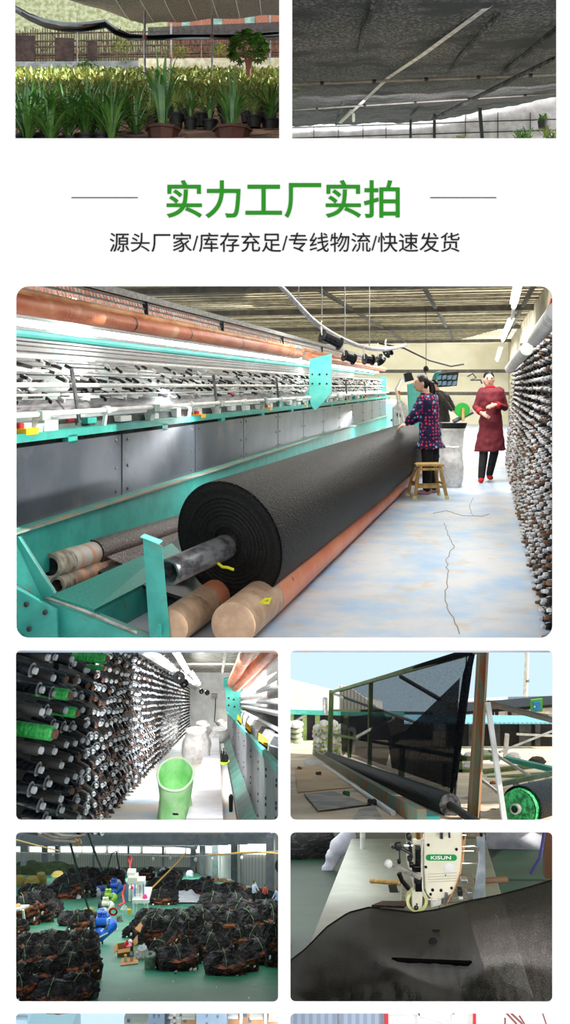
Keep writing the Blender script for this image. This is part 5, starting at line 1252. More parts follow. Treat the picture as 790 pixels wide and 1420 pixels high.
# ================================================================== YARD WITH THE NET FRAME (right window below the hall)
YD = Room(560, 1005, 1137, 5.0)
M['yard'] = mat('sandy_yard', '#dcc6a8', '#efe0c8', scale=1.4, detail=7, rough=.9, c3='#a39078', scale3=2.3, lo3=.6, hi3=.72)
struct(YD.plane(398, 900, 4.95, 70).build('ground', M['yard'], smooth=False))
def flat(name, lab, cat, pts, m, th=.006, lift=.004):
    q = [YD.G(*p) + V((0, 0, lift)) for p in pts]; return setp(MB().prism(q, (0, 0, th)).build(name, m, smooth=False), lab, cat)
M['ply'] = mat('sandy_ply', '#dcc4a0', '#cdb28c', scale=3, rough=.9); M['grey_ply'] = mat('grey_stained_ply', '#9d9c9c', '#c3b8a8', scale=6, rough=.9, lo=.45, hi=.6)
flat('floor_sheet', 'large tan board lying on the yard in front of the long base beam', 'board', [(408, 1066), (440, 1058), (500, 1092), (413, 1100)], M['ply'])
flat('floor_sheet', 'grey stained board lying on the yard below the tan board', 'board', [(422, 1104), (462, 1100), (510, 1118), (441, 1127)], M['grey_ply'], .006, .012)
flat('floor_sheet', 'small grey stained patch of board at the bottom edge of the yard', 'board', [(497, 1124), (520, 1121), (530, 1137), (490, 1140)], M['grey_ply'], .006, .006)
flat('floor_sheet', 'pale board lying beyond the tan board at the left of the yard', 'board', [(402, 1060), (428, 1058), (446, 1062), (405, 1066)], mat('pale_board', '#ead9bf', rough=.9), .006, .006)
for px, py, c, lab in ((478, 1105, '#1c6a34', 'crumpled scrap of green net on the tan board'), (443, 1076, '#3a3a3c', 'small dark rag on the tan board'), (516, 1117, '#29292b', 'small black rag right of the grey board'), (414, 1068, '#6d5a48', 'short dark stick on the ground near the left edge')):
    o = YD.G(px, py); m_ = MB(); rnd = random.Random(px)
    for k in range(5): m_.ell(o + V((rnd.uniform(-.025, .025), rnd.uniform(-.05, .05), .012)), (.02, .03, .012), 8, 5)
    setp(m_.build('scrap', mat('scrap_%d' % px, c, rough=.9)), lab, 'scrap')
# long base beam
M['rusty_beam'] = mat('rusty_teal_beam', '#8d7a62', '#5f8878', scale=6, rough=.8, c3='#a0623c', scale3=7, lo3=.55, hi3=.66)
M['rusty_post'] = mat('rusty_post', '#7f8a70', '#a36a42', scale=5, rough=.8, stretch=(8, 8, .8), lo=.4, hi=.58, c3='#2f8a7c', scale3=9, lo3=.6, hi3=.7)
M['green_post'] = mat('green_post', '#4f7a4a', '#7f8a50', scale=8, rough=.7, stretch=(4, 4, 1), c3='#b0603a', scale3=12, lo3=.62, hi3=.7)
t = thing('base_beam', 'long rust-stained teal base beam on the ground under the hanging net', 'beam', YD.G(500, 1085))
a, b_ = YD.G(435, 1046), P(585, 1148, 4.62)
MB().bar(a + V((0, 0, .04)), b_ + V((0, 0, .05)), .05, .09).build('outer_beam', M['rusty_beam'], t, smooth=False)
MB().bar(a + V((.06, 0, .03)), b_ + V((.06, 0, .05)), .07, .02).build('inner_plate', M['teal'], t, smooth=False)
t = thing('white_pipe', 'long bluish-white pipe lying on the ground beside the base beam', 'pipe', YD.G(500, 1095)); a, b_ = YD.G(446, 1061) + V((0, 0, .015)), YD.G(545, 1131) + V((0, 0, .015)); MB().tube([a, a.lerp(b_, .62)], .014, 10).build('thin_pipe', mat('bluish_pipe', '#c4d0da', rough=.4), t); MB().tube([a.lerp(b_, .62), b_], .017, 10).build('thick_pipe', mat('whitish_pipe', '#d8dee2', rough=.4), t)
# posts of the frame
M['net_sheer'] = mat('sheer_black_net', '#14161b', '#2a2e3a', scale=60, rough=.9, spec=.05, stretch=(1, .3, 1), alpha=(.66, .86, 90, (1, .5, 2)))
M['net_dense'] = mat('dense_black_net', '#0c0d10', '#1c1f28', scale=60, rough=.9, spec=.05, alpha=(.9, 1, 90, (1, .5, 2)))
fr = thing('net_rig', 'tall green and rusty steel frame from which the black net hangs', 'frame', YD.G(560, 1085))
ZL, ZR = 13.2, 5.2
def ybar(name, a, b_, w, m, h=None, parent=fr): return MB().bar(P(*a), P(*b_), w, h).build(name, m, parent, smooth=False)
ybar('post', (459.5, 958, ZL), (457, 1042, ZL), .075, M['green_post'], .07)
pp = MB(); pp.prism([P(663, 895, ZR), P(678, 895, ZR), P(664, 1160, ZR - .1), P(647, 1160, ZR - .1)], (0, .03, 0)); pp.prism([P(663, 895, ZR), P(666, 895, ZR - .06), P(651, 1160, ZR - .16), P(647, 1160, ZR - .1)], (.0, .01, 0)); pp.prism([P(675, 895, ZR - .06), P(678, 895, ZR), P(664, 1160, ZR - .1), P(661, 1160, ZR - .16)], (0, .01, 0))
pp.build('post', M['rusty_post'], fr, smooth=False)
ybar('top_bar', (459, 960, ZL), (672, 899, ZR + .1), .035, M['green_post'])
ybar('upper_rail', (462, 985, ZL), (530, 986, 9.5), .03, M['green_post']); ybar('low_rail', (460, 1018, ZL), (650, 1052, 6.6), .03, M['green_post'])
ybar('mid_post', (514, 945, 10), (512, 1062, 10), .05, M['green_post']); ybar('mid_post', (486, 1015, 12), (484, 1050, 12), .05, M['green_post']); ybar('mid_post', (558, 1035, 8.2), (556, 1080, 8.2), .05, M['green_post']); ybar('mid_post', (617, 1060, 6.5), (615, 1090, 6.5), .03, M['green_post'])
ybar('brace', (462, 962, ZL), (600, 1010, 9.5), .03, M['white_metal']); ybar('brace', (495, 1022, 10.5), (545, 995, 9), .03, M['white_metal']); ybar('brace', (542, 1032, 9), (580, 1002, 8), .03, M['white_metal']); ybar('brace', (555, 938, 9), (610, 970, 8), .03, M['dark_metal'])
# the hanging net
def hang(u, v):
    tx, ty, tZ = 471 + (650 - 471) * u, 957.5 + (903.5 - 957.5) * u, 1 / ((1 - u) / (ZL - .15) + u / (ZR + .35))
    bx, by = 474 + (632 - 474) * u, 1045 + (1106 - 1045) * u
    return P(tx + (bx - tx) * v, ty + (by - ty) * v, tZ + .05 * sin(v * 3) + .02 * sin(u * 30 + v * 6))
t = thing('hanging_net', 'huge sheer black net hung over the frame above the long net roll', 'net', hang(.5, .5))
MB().grid(hang, 50, 20).build('sheer_layer', M['net_sheer'], t)
def hang2(u, v):
    p = hang(u, v) + V((0, .12, 0)); return p
def tri(name, pts, m):
    MB().add([hang2(*q) for q in pts], [tuple(range(len(pts)))]).build(name, m, t, smooth=False)
tri('dense_fold', [(0, .5), (.36, .42), (.45, .72), (.4, 1), (0, 1)], M['net_sheer']); tri('dense_fold', [(.98, .22), (.55, .62), (.4, .7), (.45, 1), (1, 1)], M['net_dense'])
MB().prism([P(660, 899, 5.5), P(655, 925, 5.5), P(634, 1080, 5.7), P(623, 1112, 5.7), P(633, 1000, 5.6), P(642, 935, 5.55), P(652, 905, 5.5)], (0, .01, 0)).build('side_fold', M['net_dense'], t, smooth=False)
MB().tube([hang(u / 10, 0) for u in range(11)], .022, 8).build('top_hem', M['net_dense'], t)
MB().bar(hang(.985, 0), hang(.985, 1), .012, .006).build('side_hem', M['net_dense'], t, smooth=False)
# the roll
t = thing('yard_net_roll', 'long black net roll lying along the frame base with its cut end towards us', 'net roll', P(624, 1116, 5.3))
a, b_ = P(624, 1117, 5.25), P(455, 1049.5, 13.0); ax_ = (b_ - a).normalized()
MB().lathe(a, ax_, [(0, .065), (.02, .069), ((b_ - a).length - .02, .073), ((b_ - a).length, .07)], 32, False).build('net_surface', mat('black_net_yard', '#08090b', '#1b1e23', scale=50, rough=.5, spec=.15, bump=.5, bscale=60), t)
MB().lathe(a, ax_, [(0, .066), (.004, .055), (.0, .045), (.004, .034), (0, .022)], 32).build('end_face', mat('net_end_grey', '#2b2c2e', '#6d6d6e', scale=40, rough=.6), t)
t = thing('yard_roll_shaft', 'dark steel shaft sticking out of the near end of the long net roll', 'shaft', P(640, 1125, 5)); q = P(668, 1145, 4.75); MB().tube([a, q], .024, 14).build('tube', M['dark_metal'], t); MB().lathe(q, (q - a), [(0, .026), (.008, .026)], 14).build('end_ring', M['grey_metal'], t)
# sacks
t_ = []
rnd = random.Random(11)
def pillow(name, lab, cat, o, a, b, c, m, group=None, mark=None, rot=0, seed=0):
    R = Matrix.Rotation(rot, 3, 'Z'); mb = MB(); mb.ell(V(o) + V((0, 0, c)), (a, b, c), 14, 8, R)
    for v_ in range(len(mb.v)):
        p = mb.v[v_] - V(o) - V((0, 0, c)); n_ = mnoise.noise(V((p.x * 9 + seed, p.y * 9, p.z * 9)))
        k = 1 + .12 * n_; mb.v[v_] = V(o) + V((0, 0, c)) + V((p.x * k, p.y * k, p.z * (1 + .1 * n_)))
    t = thing(name, lab, cat, o, group); mb.build('sack_body', m, t)
    if mark:
        for d in (-.5, .35): MB().ell(V(o) + R @ V((a * d, -b * .86, c)), (a * .25, b * .14, c * .5), 8, 5, R).build('print_patch', M[mark[0]] if d < 0 else M[mark[1]], t)
    return t
M['sack_green'] = mat('sack_green', '#5fb04a', rough=.7); M['sack_yellow'] = mat('sack_yellow', '#e3d43a', rough=.7); M['sack_white'] = mat('sack_white', '#ecebe8', '#d4d4d6', scale=8, rough=.7, bump=.4, bscale=20); M['sack_sage'] = mat('sack_sage', '#9aa890', '#b9c0a8', scale=6, rough=.8)
Z = 15.5; s = Z / FPX; i = 0
for col, (x0, top_) in enumerate(((440, 1009), (450, 1004), (463, 1003), (474, 1008), (486, 1016))):
    y = 1046 - col * .3; i0 = i
    while y > top_:
        pillow('feed_sack', 'white printed sack, %s from the ground in the %s column behind the left frame post' % (ORD[i - i0], ORD[col]), 'sack', P(x0 + rnd.uniform(-1, 1), y, Z + rnd.uniform(-.1, .1)), 6.6 * s, .14, 3.2 * s, M['sack_white'], 'white sacks stacked behind the net frame', ('sack_green', 'sack_yellow') if (i + col) % 3 else ('sack_yellow', 'sack_green'), rnd.uniform(-.2, .2), i); y -= 5.6; i += 1
for k, y in enumerate((1029, 1022, 1015, 1008)):
    for j_, x in enumerate((398, 410)):
        pillow('feed_sack', (('sage-grey sack, %s from the ground, ' % ORD[k]) if k < 3 else 'white sack on top, ') + ('left', 'right')[j_] + ' side of the low stack at the yard edge', 'sack', P(x + rnd.uniform(-1, 1), y, 20), .16, .2, .062, M['sack_sage'] if k < 3 else M['sack_white'], ('sage sacks at the yard edge', 'white sacks on the sage stack')[k == 3], None, 0, k + j_ * 7)
pillow('feed_sack', 'lone white, green and yellow sack lying flat at the end of the base beam', 'sack', YD.G(435, 1062) , .12, .2, .03, M['sack_white'], None, ('sack_green', 'sack_yellow'), .5, 3)
# sheds
bx_ = lambda name, lab, cat, px0, px1, y0, y1, Z, dep, m: setp(MB().prism([P(px0, y0, Z), P(px1, y0, Z), P(px1, y1, Z), P(px0, y1, Z)], (0, dep, 0)).build(name, m, smooth=False), lab, cat)
M['shed_cream'] = mat('cream_render', '#d6cfc2', '#c4bcae', scale=2, rough=.9); M['ribbed'] = mat('ribbed_white', '#dcdcd6', '#a3a39c', kind='wave', scale=2.6, lo=.3, hi=.9, rough=.6)
t = thing('long_shed', 'long low shed with a broad beige roof behind the left of the frame', 'building', P(440, 1030, 30))
MB().prism([P(380, 938, 34), P(402, 944, 34), P(530, 975, 34), P(530, 992, 30), P(380, 987, 30)], (0, .2, 0)).build('roof', M['shed_cream'], t, smooth=False)
MB().prism([P(470, 950, 30), P(486, 954, 30), P(528, 984, 30), P(528, 990, 30), P(470, 987, 30)], (0, .1, 0)).build('gable', M['ribbed'], t, smooth=False)
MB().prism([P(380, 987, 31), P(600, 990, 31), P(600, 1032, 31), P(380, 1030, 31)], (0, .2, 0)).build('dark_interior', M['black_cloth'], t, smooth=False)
for x in (404, 422, 440, 458, 480): MB().bar(P(x, 987, 29.8), P(x, 1026, 29.8), .16, .1).build('column', M['green_post'], t, smooth=False)
MB().bar(P(390, 987, 29.6), P(560, 991, 29.6), .12, .12).build('eave', M['teal'], t, smooth=False); MB().bar(P(404, 1003, 29.5), P(422, 992, 29.5), .08, .06).build('brace', M['grey_metal'], t, smooth=False)
MB().tube([P(450.5, 968, 29), P(451, 990, 29)], .08, 8).build('flue', M['grey_metal'], t)
t = thing('workshop', 'open-fronted dark workshop with a bright blue sheet roof beyond the frame', 'building', P(700, 1030, 22))
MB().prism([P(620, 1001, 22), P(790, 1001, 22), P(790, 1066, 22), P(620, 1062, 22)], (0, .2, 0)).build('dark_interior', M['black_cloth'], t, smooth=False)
MB().prism([P(560, 1004, 20), P(800, 1004, 20), P(800, 995, 21.6), P(560, 993, 21.6)], (0, 0, .04)).build('blue_roof', mat('blue_sheet', '#62b4dc', '#8fd0ee', kind='wave', scale=3, rough=.5), t, smooth=False)
MB().prism([P(620, 974, 24), P(706, 970, 24), P(706, 998, 24), P(620, 998, 24)], (0, .2, 0)).build('upper_wall', M['sack_white'], t, smooth=False)
MB().prism([P(640, 975, 23.6), P(775, 964, 23.6), P(775, 968, 23.6), P(640, 979, 23.6)], (0, -.6, 0)).build('dark_roof', M['dark_metal'], t, smooth=False)
MB().prism([P(706, 970, 23.8), P(790, 968, 23.8), P(790, 996, 23.8), P(706, 996, 23.8)], (0, .2, 0)).build('upper_front', M['grey_metal'], t, smooth=False)
MB().lathe(P(755, 982, 23.4), (1, -.3, 0), [(-.4, .12), (.3, .15)], 14).build('duct', M['white_metal'], t)
for x, w in ((650, 8), (683, 10), (720, 16), (742, 7)): MB().prism([P(x, 1003, 21.9), P(x + w, 1003, 21.9), P(x + w, 1058, 21.9), P(x, 1058, 21.9)], (0, .05, 0)).build('concrete_pier', mat('pier', '#3f4245', '#55585a', scale=5, rough=.9) if x == 650 else bpy.data.materials['pier'], t, smooth=False)
for x in (680, 686, 704): MB().prism([P(x, 983, 23.3), P(x + 5, 983, 23.3), P(x + 5, 992, 23.3), P(x, 992, 23.3)], (0, .02, 0)).build('window', M['dark_metal'], t, smooth=False)
t = thing('shop_sign', 'small green and blue sign high on the workshop front', 'sign', P(743, 978, 22.9)); MB().prism([P(736, 971, 22.9), P(752, 969, 22.9), P(752, 987, 22.9), P(736, 988, 22.9)], (0, .06, 0)).build('board', mat('sign_green', '#4fae4a', rough=.6), t, smooth=False)
MB().prism([P(739, 974, 22.85), P(748, 973, 22.85), P(749, 979, 22.85), P(744, 981, 22.85), P(740, 978, 22.85)], (0, .02, 0)).build('emblem', mat('sign_blue', '#2f7fd0', rough=.6), t, smooth=False)
MB().lathe(P(741, 980, 22.84), (0, -1, 0), [(0, .02), (.01, .02)], 10).build('emblem_dot', mat('sign_white', '#f0f0f0'), t); MB().prism([P(738, 983, 22.85), P(750, 982, 22.85), P(750, 985, 22.85), P(738, 986, 22.85)], (0, .02, 0)).build('emblem_line', M['sign_w'] if 'sign_w' in M else bpy.data.materials['sign_blue'], t, smooth=False)
t = thing('chimney', 'tall thin silver chimney rising behind the workshop', 'chimney', P(730, 968, 26)); MB().tube([P(731.5, 880, 26), P(728, 968, 26)], [.062, .07], 12).build('stack', M['white_metal'], t); MB().lathe(P(730, 945, 26), (0, 0, 1), [(0, .08), (.06, .08)], 12).build('collar', M['grey_metal'], t)
# pipes and struts at the right
def rod(name, lab, a, b_, w, m, cat='bar', round_=True):
    t = thing(name, lab, cat, P(*a)); (MB().tube([P(*a), P(*b_)], w / 2, 10) if round_ else MB().bar(P(*a), P(*b_), w)).build('shaft_body', m, t, smooth=round_); MB().lathe(P(*b_), P(*b_) - P(*a), [(0, w * .55), (.012, w * .55)], 10).build('end_cap', M['dark_metal'], t)
rod('steel_rail', 'thick dark painted pipe jutting right from the rusty post', (676, 975, 5.2), (780, 1002, 4.8), .034, mat('dull_green_pipe', '#4d5a52', '#7a6a5c', scale=7, rough=.6), 'pipe')
rod('white_strut', 'white angle strut leaning from the rusty post down to the bottom edge', (676, 974, 5.0), (700, 1145, 4.7), .026, M['white_metal'], 'strut', False)
rod('diagonal_rod', 'thin white rod rising to the right edge behind the white strut', (692, 1043, 7.5), (780, 1008, 8), .02, M['white_metal'])
rod('diagonal_rod', 'white rod sloping down right behind the white strut', (678, 1041, 8), (738, 1078, 7.5), .028, M['white_metal'])
rod('teal_girder', 'pale teal girder crossing behind the green-cored roll', (690, 1088, 7.2), (780, 1069, 6.9), .034, mat('pale_teal_girder', '#9fb8a8', '#7f9a88', scale=8, rough=.7), 'girder', False)
rod('teal_girder', 'teal girder farther back, right of the white strut', (700, 1052, 9.5), (780, 1070, 9), .05, M['teal'], 'girder', False)
rod('white_rail', 'white rail on a bent stand in front of the dark workshop', (716, 1018, 12), (780, 1021, 12), .03, M['white_metal'], 'rail')
rod('stand_post', 'short white stand post before the dark workshop', (703, 1018, 12), (700, 1050, 12), .05, M['white_metal'], 'post', False)
rod('pale_rod', 'white pipe low between the rusty post and the white strut', (668, 1082, 6), (710, 1115, 5.3), .026, M['white_metal'], 'pipe')
rod('pale_rod', 'lower thin white pipe left of the rusty post', (627, 1110, 6.4), (655, 1105, 6.4), .02, M['white_metal'], 'pipe')
for i, x in enumerate((716, 737, 760)): setp(MB().obox(P(x, 1093 - i * 3, 7.1), (.022, 0, 0), (0, .03, 0), (0, 0, .035)).build('short_post', M['sack_sage'], smooth=False), ('left', 'middle', 'right')[i] + ' short post under the pale teal girder', 'post')
for i, (px, py, w, h, Z, c, lab) in enumerate(((650, 1049, 9, 5, 11, 'sack_white', 'white bundle on the rack left of the rusty post, upper'), (648, 1062, 10, 5, 11, 'sack_white', 'white bundle on the rack left of the rusty post, lower'), (686, 1052, 10, 6, 11, 'sack_sage', 'sage bundle right behind the rusty post'), (712, 1050, 12, 5, 11, 'sack_white', 'pale bundle on the teal rack beyond the white strut'), (745, 1056, 14, 5, 10, 'brown_rag', 'heap of brown netting on the girder at the right'), (683, 1090, 6, 6, 8, 'rust_ball', 'rusty round float on the ground behind the post'), (672, 1045, 10, 4, 11.5, 'sack_sage', 'flat greenish bundle behind the rusty post'))):
    if c not in M: M[c] = mat(c, {'brown_rag': '#4a3f3a', 'rust_ball': '#b0603a'}[c], rough=.9)
    s = Z / FPX; sack('bundle', lab, 'bundle', P(px, py + h / 2, Z), w * s * .8, h * s * 1.5, M[c], 1, i * 2.7, squash=.7, vn=8)
for a, b_ in (((632, 1050, 10), (672, 1048, 10)), ((632, 1064, 10), (672, 1066, 10)), ((636, 1046, 10), (636, 1085, 10)), ((640, 1060, 9.9), (640, 1080, 9.9))): pass
rk_ = thing('pipe_rack', 'low green rack of pipes seen left of the rusty post', 'rack', P(640, 1080, 10)); 
for a, b_ in (((630, 1053, 10), (690, 1050, 10)), ((630, 1068, 10), (690, 1070, 10)), ((638, 1046, 10), (638, 1084, 10)), ((670, 1070, 9.5), (740, 1062, 9.5)), ((676, 1080, 9), (760, 1074, 9))): MB().bar(P(*a), P(*b_), .04).build('bar', M['green_post'], rk_, smooth=False)
# green-cored roll at the right
t = thing('green_core_roll', 'black net roll with a bright green net core at the bottom right of the yard', 'net roll', P(718, 1120, 5.1))
a, b_ = P(718, 1121, 5.05), P(812, 1098, 6.4); ax_ = (b_ - a).normalized()
MB().lathe(a + ax_ * .06, ax_, [(0, .118), (.02, .122), (1.2, .13)], 32, False).build('black_wrap', M['net_roll'], t)
MB().lathe(a, ax_, [(0, .1), (.005, .09), (0, .075), (.005, .06), (.0, .045), (.02, .03)], 28).build('green_end', mat('green_net_layers', '#0f6a35', '#3fd07a', scale=40, rough=.5, bump=1, bscale=50), t)
MB().lathe(a + ax_ * .02, ax_, [(0, .1), (.08, .112)], 28, False).build('green_edge', bpy.data.materials['green_net_layers'], t)
MB().lathe(a - ax_ * .07 + V((-.0, 0, 0)), ax_, [(0, .02), (0, .028), (.1, .028)], 16, False).build('core_pipe', M['worn_steel'], t)
for i, (px, py) in enumerate(((675, 1128), (684, 1126), (693, 1129), (690, 1136))):
    sack('rag', ('leftmost', 'second', 'third', 'lowest')[i] + ' dark greenish rag on the ground between the rusty post and the white strut', 'rag', P(px, py + 3, 5.6), .03, .03, M['grey_metal'] if i % 2 else M['green_post'], 1, i, squash=.8, vn=6)

# ================================================================== WAREHOUSE OF FOLDED NETS (lower left window)
WH = Room(200, 1178, 1388, 5.0)
M['green_floor'] = mat('green_floor', '#1a6b50', '#2b7f63', scale=2.2, detail=8, rough=.5, spec=.3, c3='#5d9a82', scale3=9, lo3=.66, hi3=.74)
struct(WH.plane(-150, 393, 4.86, 36).build('floor_warehouse', M['green_floor'], smooth=False))
M['clad'] = mat('ribbed_cladding', '#cbcbc4', '#aeaea6', kind='wave', scale=3.5, rough=.7); M['dado'] = mat('grey_dado', '#77787a', rough=.8)
M['win_band'] = mat('bright_window', (1, 1, 1), emit=1.3)
bw = MB().prism([P(-60, 1163, 34), P(272, 1170, 34), P(272, 1210, 34), P(-60, 1210, 34)], (0, .1, 0)).build('wall_warehouse_back', M['clad'], smooth=False); struct(bw)
MB().prism([P(-60, 1203, 33.95), P(272, 1203, 33.95), P(272, 1210, 33.95), P(-60, 1210, 33.95)], (0, .04, 0)).build('baseboard_back', M['dado'], smooth=False)['kind'] = 'structure'
A, B_ = WH.at(272, 34), WH.at(392, 16.5)
hA, hB = 40 / FPX * 34, 84 / FPX * 16.5
def rw(u, h): return A.lerp(B_, u) + V((0, 0, (hA + (hB - hA) * u) * h))
struct(MB().quad(rw(0, 0), rw(1, 0), rw(1, 1.05), rw(0, 1.05)).build('wall_warehouse_right', M['clad'], smooth=False))
n = 0
for x0, x1 in ((22, 34), (41, 60), (64, 78), (84, 112), (114, 146), (150, 162), (164, 194), (198, 228), (230, 256), (258, 269)):
    n += 1; struct(MB().prism([P(x0, 1171 + .025 * (x0 - 22), 33.9), P(x1, 1171 + .025 * (x1 - 22), 33.9), P(x1, 1181 + .01 * x1, 33.9), P(x0, 1181 + .01 * x0, 33.9)], (0, .05, 0)).build('window_%d' % (10 + n), M['win_band'], smooth=False))
for k, (u0, u1) in enumerate(((.03, .2), (.24, .42), (.46, .66), (.7, .95))):
    n += 1; q = V((-.06, -.03, 0)); struct(MB().quad(rw(u0, .68) + q, rw(u1, .68) + q, rw(u1, .93) + q, rw(u0, .93) + q).build('window_%d' % (10 + n), M['win_band'], smooth=False))
M['col_grey'] = mat('column_grey', '#7d8288', '#8d9298', scale=6, rough=.6)
for i, (px, y0, Z, w) in enumerate(((33, 1154, 30, .2), (62, 1160, 32, .18), (79, 1164, 33, .12), (130, 1164, 33.5, .06), (178, 1164, 33.5, .06), (226, 1165, 33.5, .07))):
    q = WH.at(px, Z); struct(MB().bar(q, P(px, y0, Z), w, .15).build('trim_column_%d' % i, M['col_grey'], smooth=False))
for i, u in enumerate((.02, .22, .44, .68, .97)):
    q = rw(u, 0) + V((-.15, -.05, 0)); struct(MB().bar(q, rw(u, 1.02) + V((-.15, -.05, 0)), .18 - .03 * u, .15).build('trim_column_%d' % (i + 8), M['col_grey'], smooth=False))
RFp = lambda px, Z: P(px, 1178 - 455 / Z, Z)
M['roof_sheet'] = mat('roof_sheet', '#c3c6cc', '#e6e8ec', kind='wave', scale=1.6, lo=.3, hi=.8, rough=.6, glow=.6)
struct(MB().prism([RFp(-60, 35), RFp(274, 35), RFp(393, 16.5), RFp(393, 14), RFp(-60, 14)], (0, 0, .03)).build('ceiling_warehouse', M['roof_sheet'], smooth=False))
for i, Z in enumerate((33, 28, 24, 20.5, 17.8)): struct(MB().bar(RFp(-40, Z) - V((0, 0, .12)), RFp(272 + (35 - Z) * 6, Z) - V((0, 0, .12)), .16, .2).build('trim_rafter_%d' % i, M['col_grey'], smooth=False))
for i, (a, b_) in enumerate((((20, 1163), (170, 1157)), ((150, 1157), (272, 1173)), ((210, 1156), (300, 1170)))): struct(MB().bar(P(a[0], a[1], 26), P(b_[0], b_[1], 30), .12, .2).build('trim_truss_%d' % i, M['col_grey'], smooth=False))
# bundles of folded net
def pile_mat(name, base, brown, thr):
    return mat(name, base, brown, scale=9, detail=5, lo=thr, hi=thr + .06, rough=.5, stretch=(1, 1, 4), bump=1, bscale=22, spec=.3, bstretch=(1.6, 1, 4))
M['pile_black'] = pile_mat('folded_black_net', '#101011', '#3c3c3e', .52); M['pile_brown'] = pile_mat('folded_brown_edges', '#171313', '#8a4a2a', .5)  # grey on the black puts highlights of the folds into the colour
M['tag'] = mat('white_tag', '#f2f2f0', rough=.6); M['strap'] = mat('green_strap', '#6f9a62', rough=.6)
def bundle_proto(seed, L=.5, W=.32, H=.26, layers=6):
    t = thing('net_bundle', '', 'bundle', (0, 0, 0)); nz, nr = layers * 7, 80; rings = []
    for i in range(nz + 1):
        u = i / nz; ph = (u * layers) % 1; bulge = .9 + .1 * sqrt(max(0, 1 - (2 * ph - 1) ** 2)); dome = sqrt(max(.02, 1 - max(0, (u - .6) / .42) ** 2)) if u > .6 else 1
        ring = []; sh = .06 * mnoise.noise(V((seed, int(u * layers) * 1.7, 3)))
        for k in range(nr):
            a = 2 * pi * k / nr; c_, s_ = cos(a), sin(a); sx_ = (abs(c_) ** .6) * (1 if c_ > 0 else -1); sy = (abs(s_) ** .6) * (1 if s_ > 0 else -1)
            nn = 1 + .16 * mnoise.noise(V((c_ * 1.6 + seed, s_ * 1.6, u * 2))) + .07 * mnoise.noise(V((c_ * 5 + seed, s_ * 5, u * layers))) - .09 * abs(mnoise.noise(V((c_ * 3 + seed, s_ * 3, u * layers * 1.3)))) - .05 * abs(mnoise.noise(V((c_ * 9, s_ * 9 + seed, u * layers * 2))))
            zz = u * H * (1 + .14 * mnoise.noise(V((c_ * 2.0, s_ * 2.0 + seed, 1)))) + .05 * H * mnoise.noise(V((c_ * 4, s_ * 4, seed + u))) - (.22 * H * u * abs(mnoise.noise(V((c_ * (1 - u) * 14 + seed, s_ * 5, seed)))))
            ring.append(V((sx_ * L / 2 * bulge * dome * nn + sh * L, sy * W / 2 * bulge * dome * nn, max(0, zz))))
        rings.append(ring)
    MB().rings(rings).build('folded_net', M['pile_black'], t)
    e = MB(); er = []
    for i in range(nz + 1):
        u = i / nz * .8; ph = (u * layers) % 1; ring = []
        for k in range(24):
            a = 2 * pi * k / 24; nn = 1 + .2 * mnoise.noise(V((cos(a) * 3 + seed, sin(a) * 3, u * layers)))
            ring.append(V((.06 * L + cos(a) * L * .42 * nn * (.92 + .08 * sin(ph * pi)), -W * .24 + sin(a) * W * .36 * nn * (.9 + .1 * sin(ph * pi)), u * H)))
        er.append(ring)
    e.rings(er).build('brown_edges', M['pile_brown'], t)
    rnd = random.Random(seed)
    for k in range(3):
        x, z = rnd.uniform(-.4, .4) * L, rnd.uniform(.2, .7) * H; p = V((x, -W * .58, z)); MB().obox(p, (.016 * rnd.uniform(.7, 1.3), 0, .004), (0, .004, .004), (0, 0, .009)).build('tag', M['tag'], t, smooth=False)
    st = MB(); x = rnd.uniform(-.12, .12) * L; st.tube([V((x, -W * .5, H * .4)), V((x + .01, -W * .42, H * .95)), V((x, 0, H * 1.04)), V((x - .02, W * .4, H * .95))], .003, 5); st.build('strap', M['strap'], t)
    return t
BPS = [bundle_proto(3.1), bundle_proto(8.7, .5, .34, .24, 5), bundle_proto(15.3, .5, .3, .3, 7), bundle_proto(23.9, .5, .36, .2, 4)]
bused = [False] * 4; rnd = random.Random(4)
def bundle(px, py, w, h, k, lab, group, rz=None, Z=None, sy=1.0):
    Z = Z or WH.Z(py); s = Z / FPX; src = BPS[k]; t = src if not bused[k] else copy_tree(src); bused[k] = True
    blist.append((t, px, py)); t.location = WH.at(px, Z); t.rotation_euler = (0, 0, rnd.uniform(-.5, .5) if rz is None else rz)
    H0 = (.26, .24, .3, .2)[k]; t.scale = (w * s / .5, w * s / .5 * sy, h * s / H0)
    if 'group' in t: del t['group']
    return setp(t, lab, 'bundle', group)
blist = []
gl_ = 'folded net bundles in the left front heap'; gr_ = 'folded net bundles in the right front heap'; gf_ = 'net bundles lying across the back of the warehouse'
spots = [(30, 1368, 44, 26), (42, 1386, 56, 24), (78, 1390, 60, 22), (108, 1384, 50, 26), (66, 1366, 46, 28), (98, 1362, 50, 34), (122, 1358, 34, 30), (34, 1346, 44, 26), (62, 1343, 44, 26), (92, 1338, 46, 26), (118, 1334, 36, 26), (44, 1322, 44, 22), (72, 1318, 46, 22), (98, 1316, 40, 20), (120, 1318, 34, 24), (28, 1388, 40, 30)]
for i, (x, y, w, h) in enumerate(spots):
    bundle(x, y, w * 1.12, h * 1.15, i % 4, 'folded black net bundle with brown edges and white tags in the left front heap', gl_)
rank_labels(blist, 5, 'folded black net bundle, {c} from the left in the {r} row of the left heap')
bundle(112, 1300, 40, 34, 0, 'puffy black net bundle lying behind the blue compressor', None, .2); bundle(103, 1283, 44, 18, 3, 'flat black net bundle at the back of the blue compressor, topmost of its pile', None, .1)
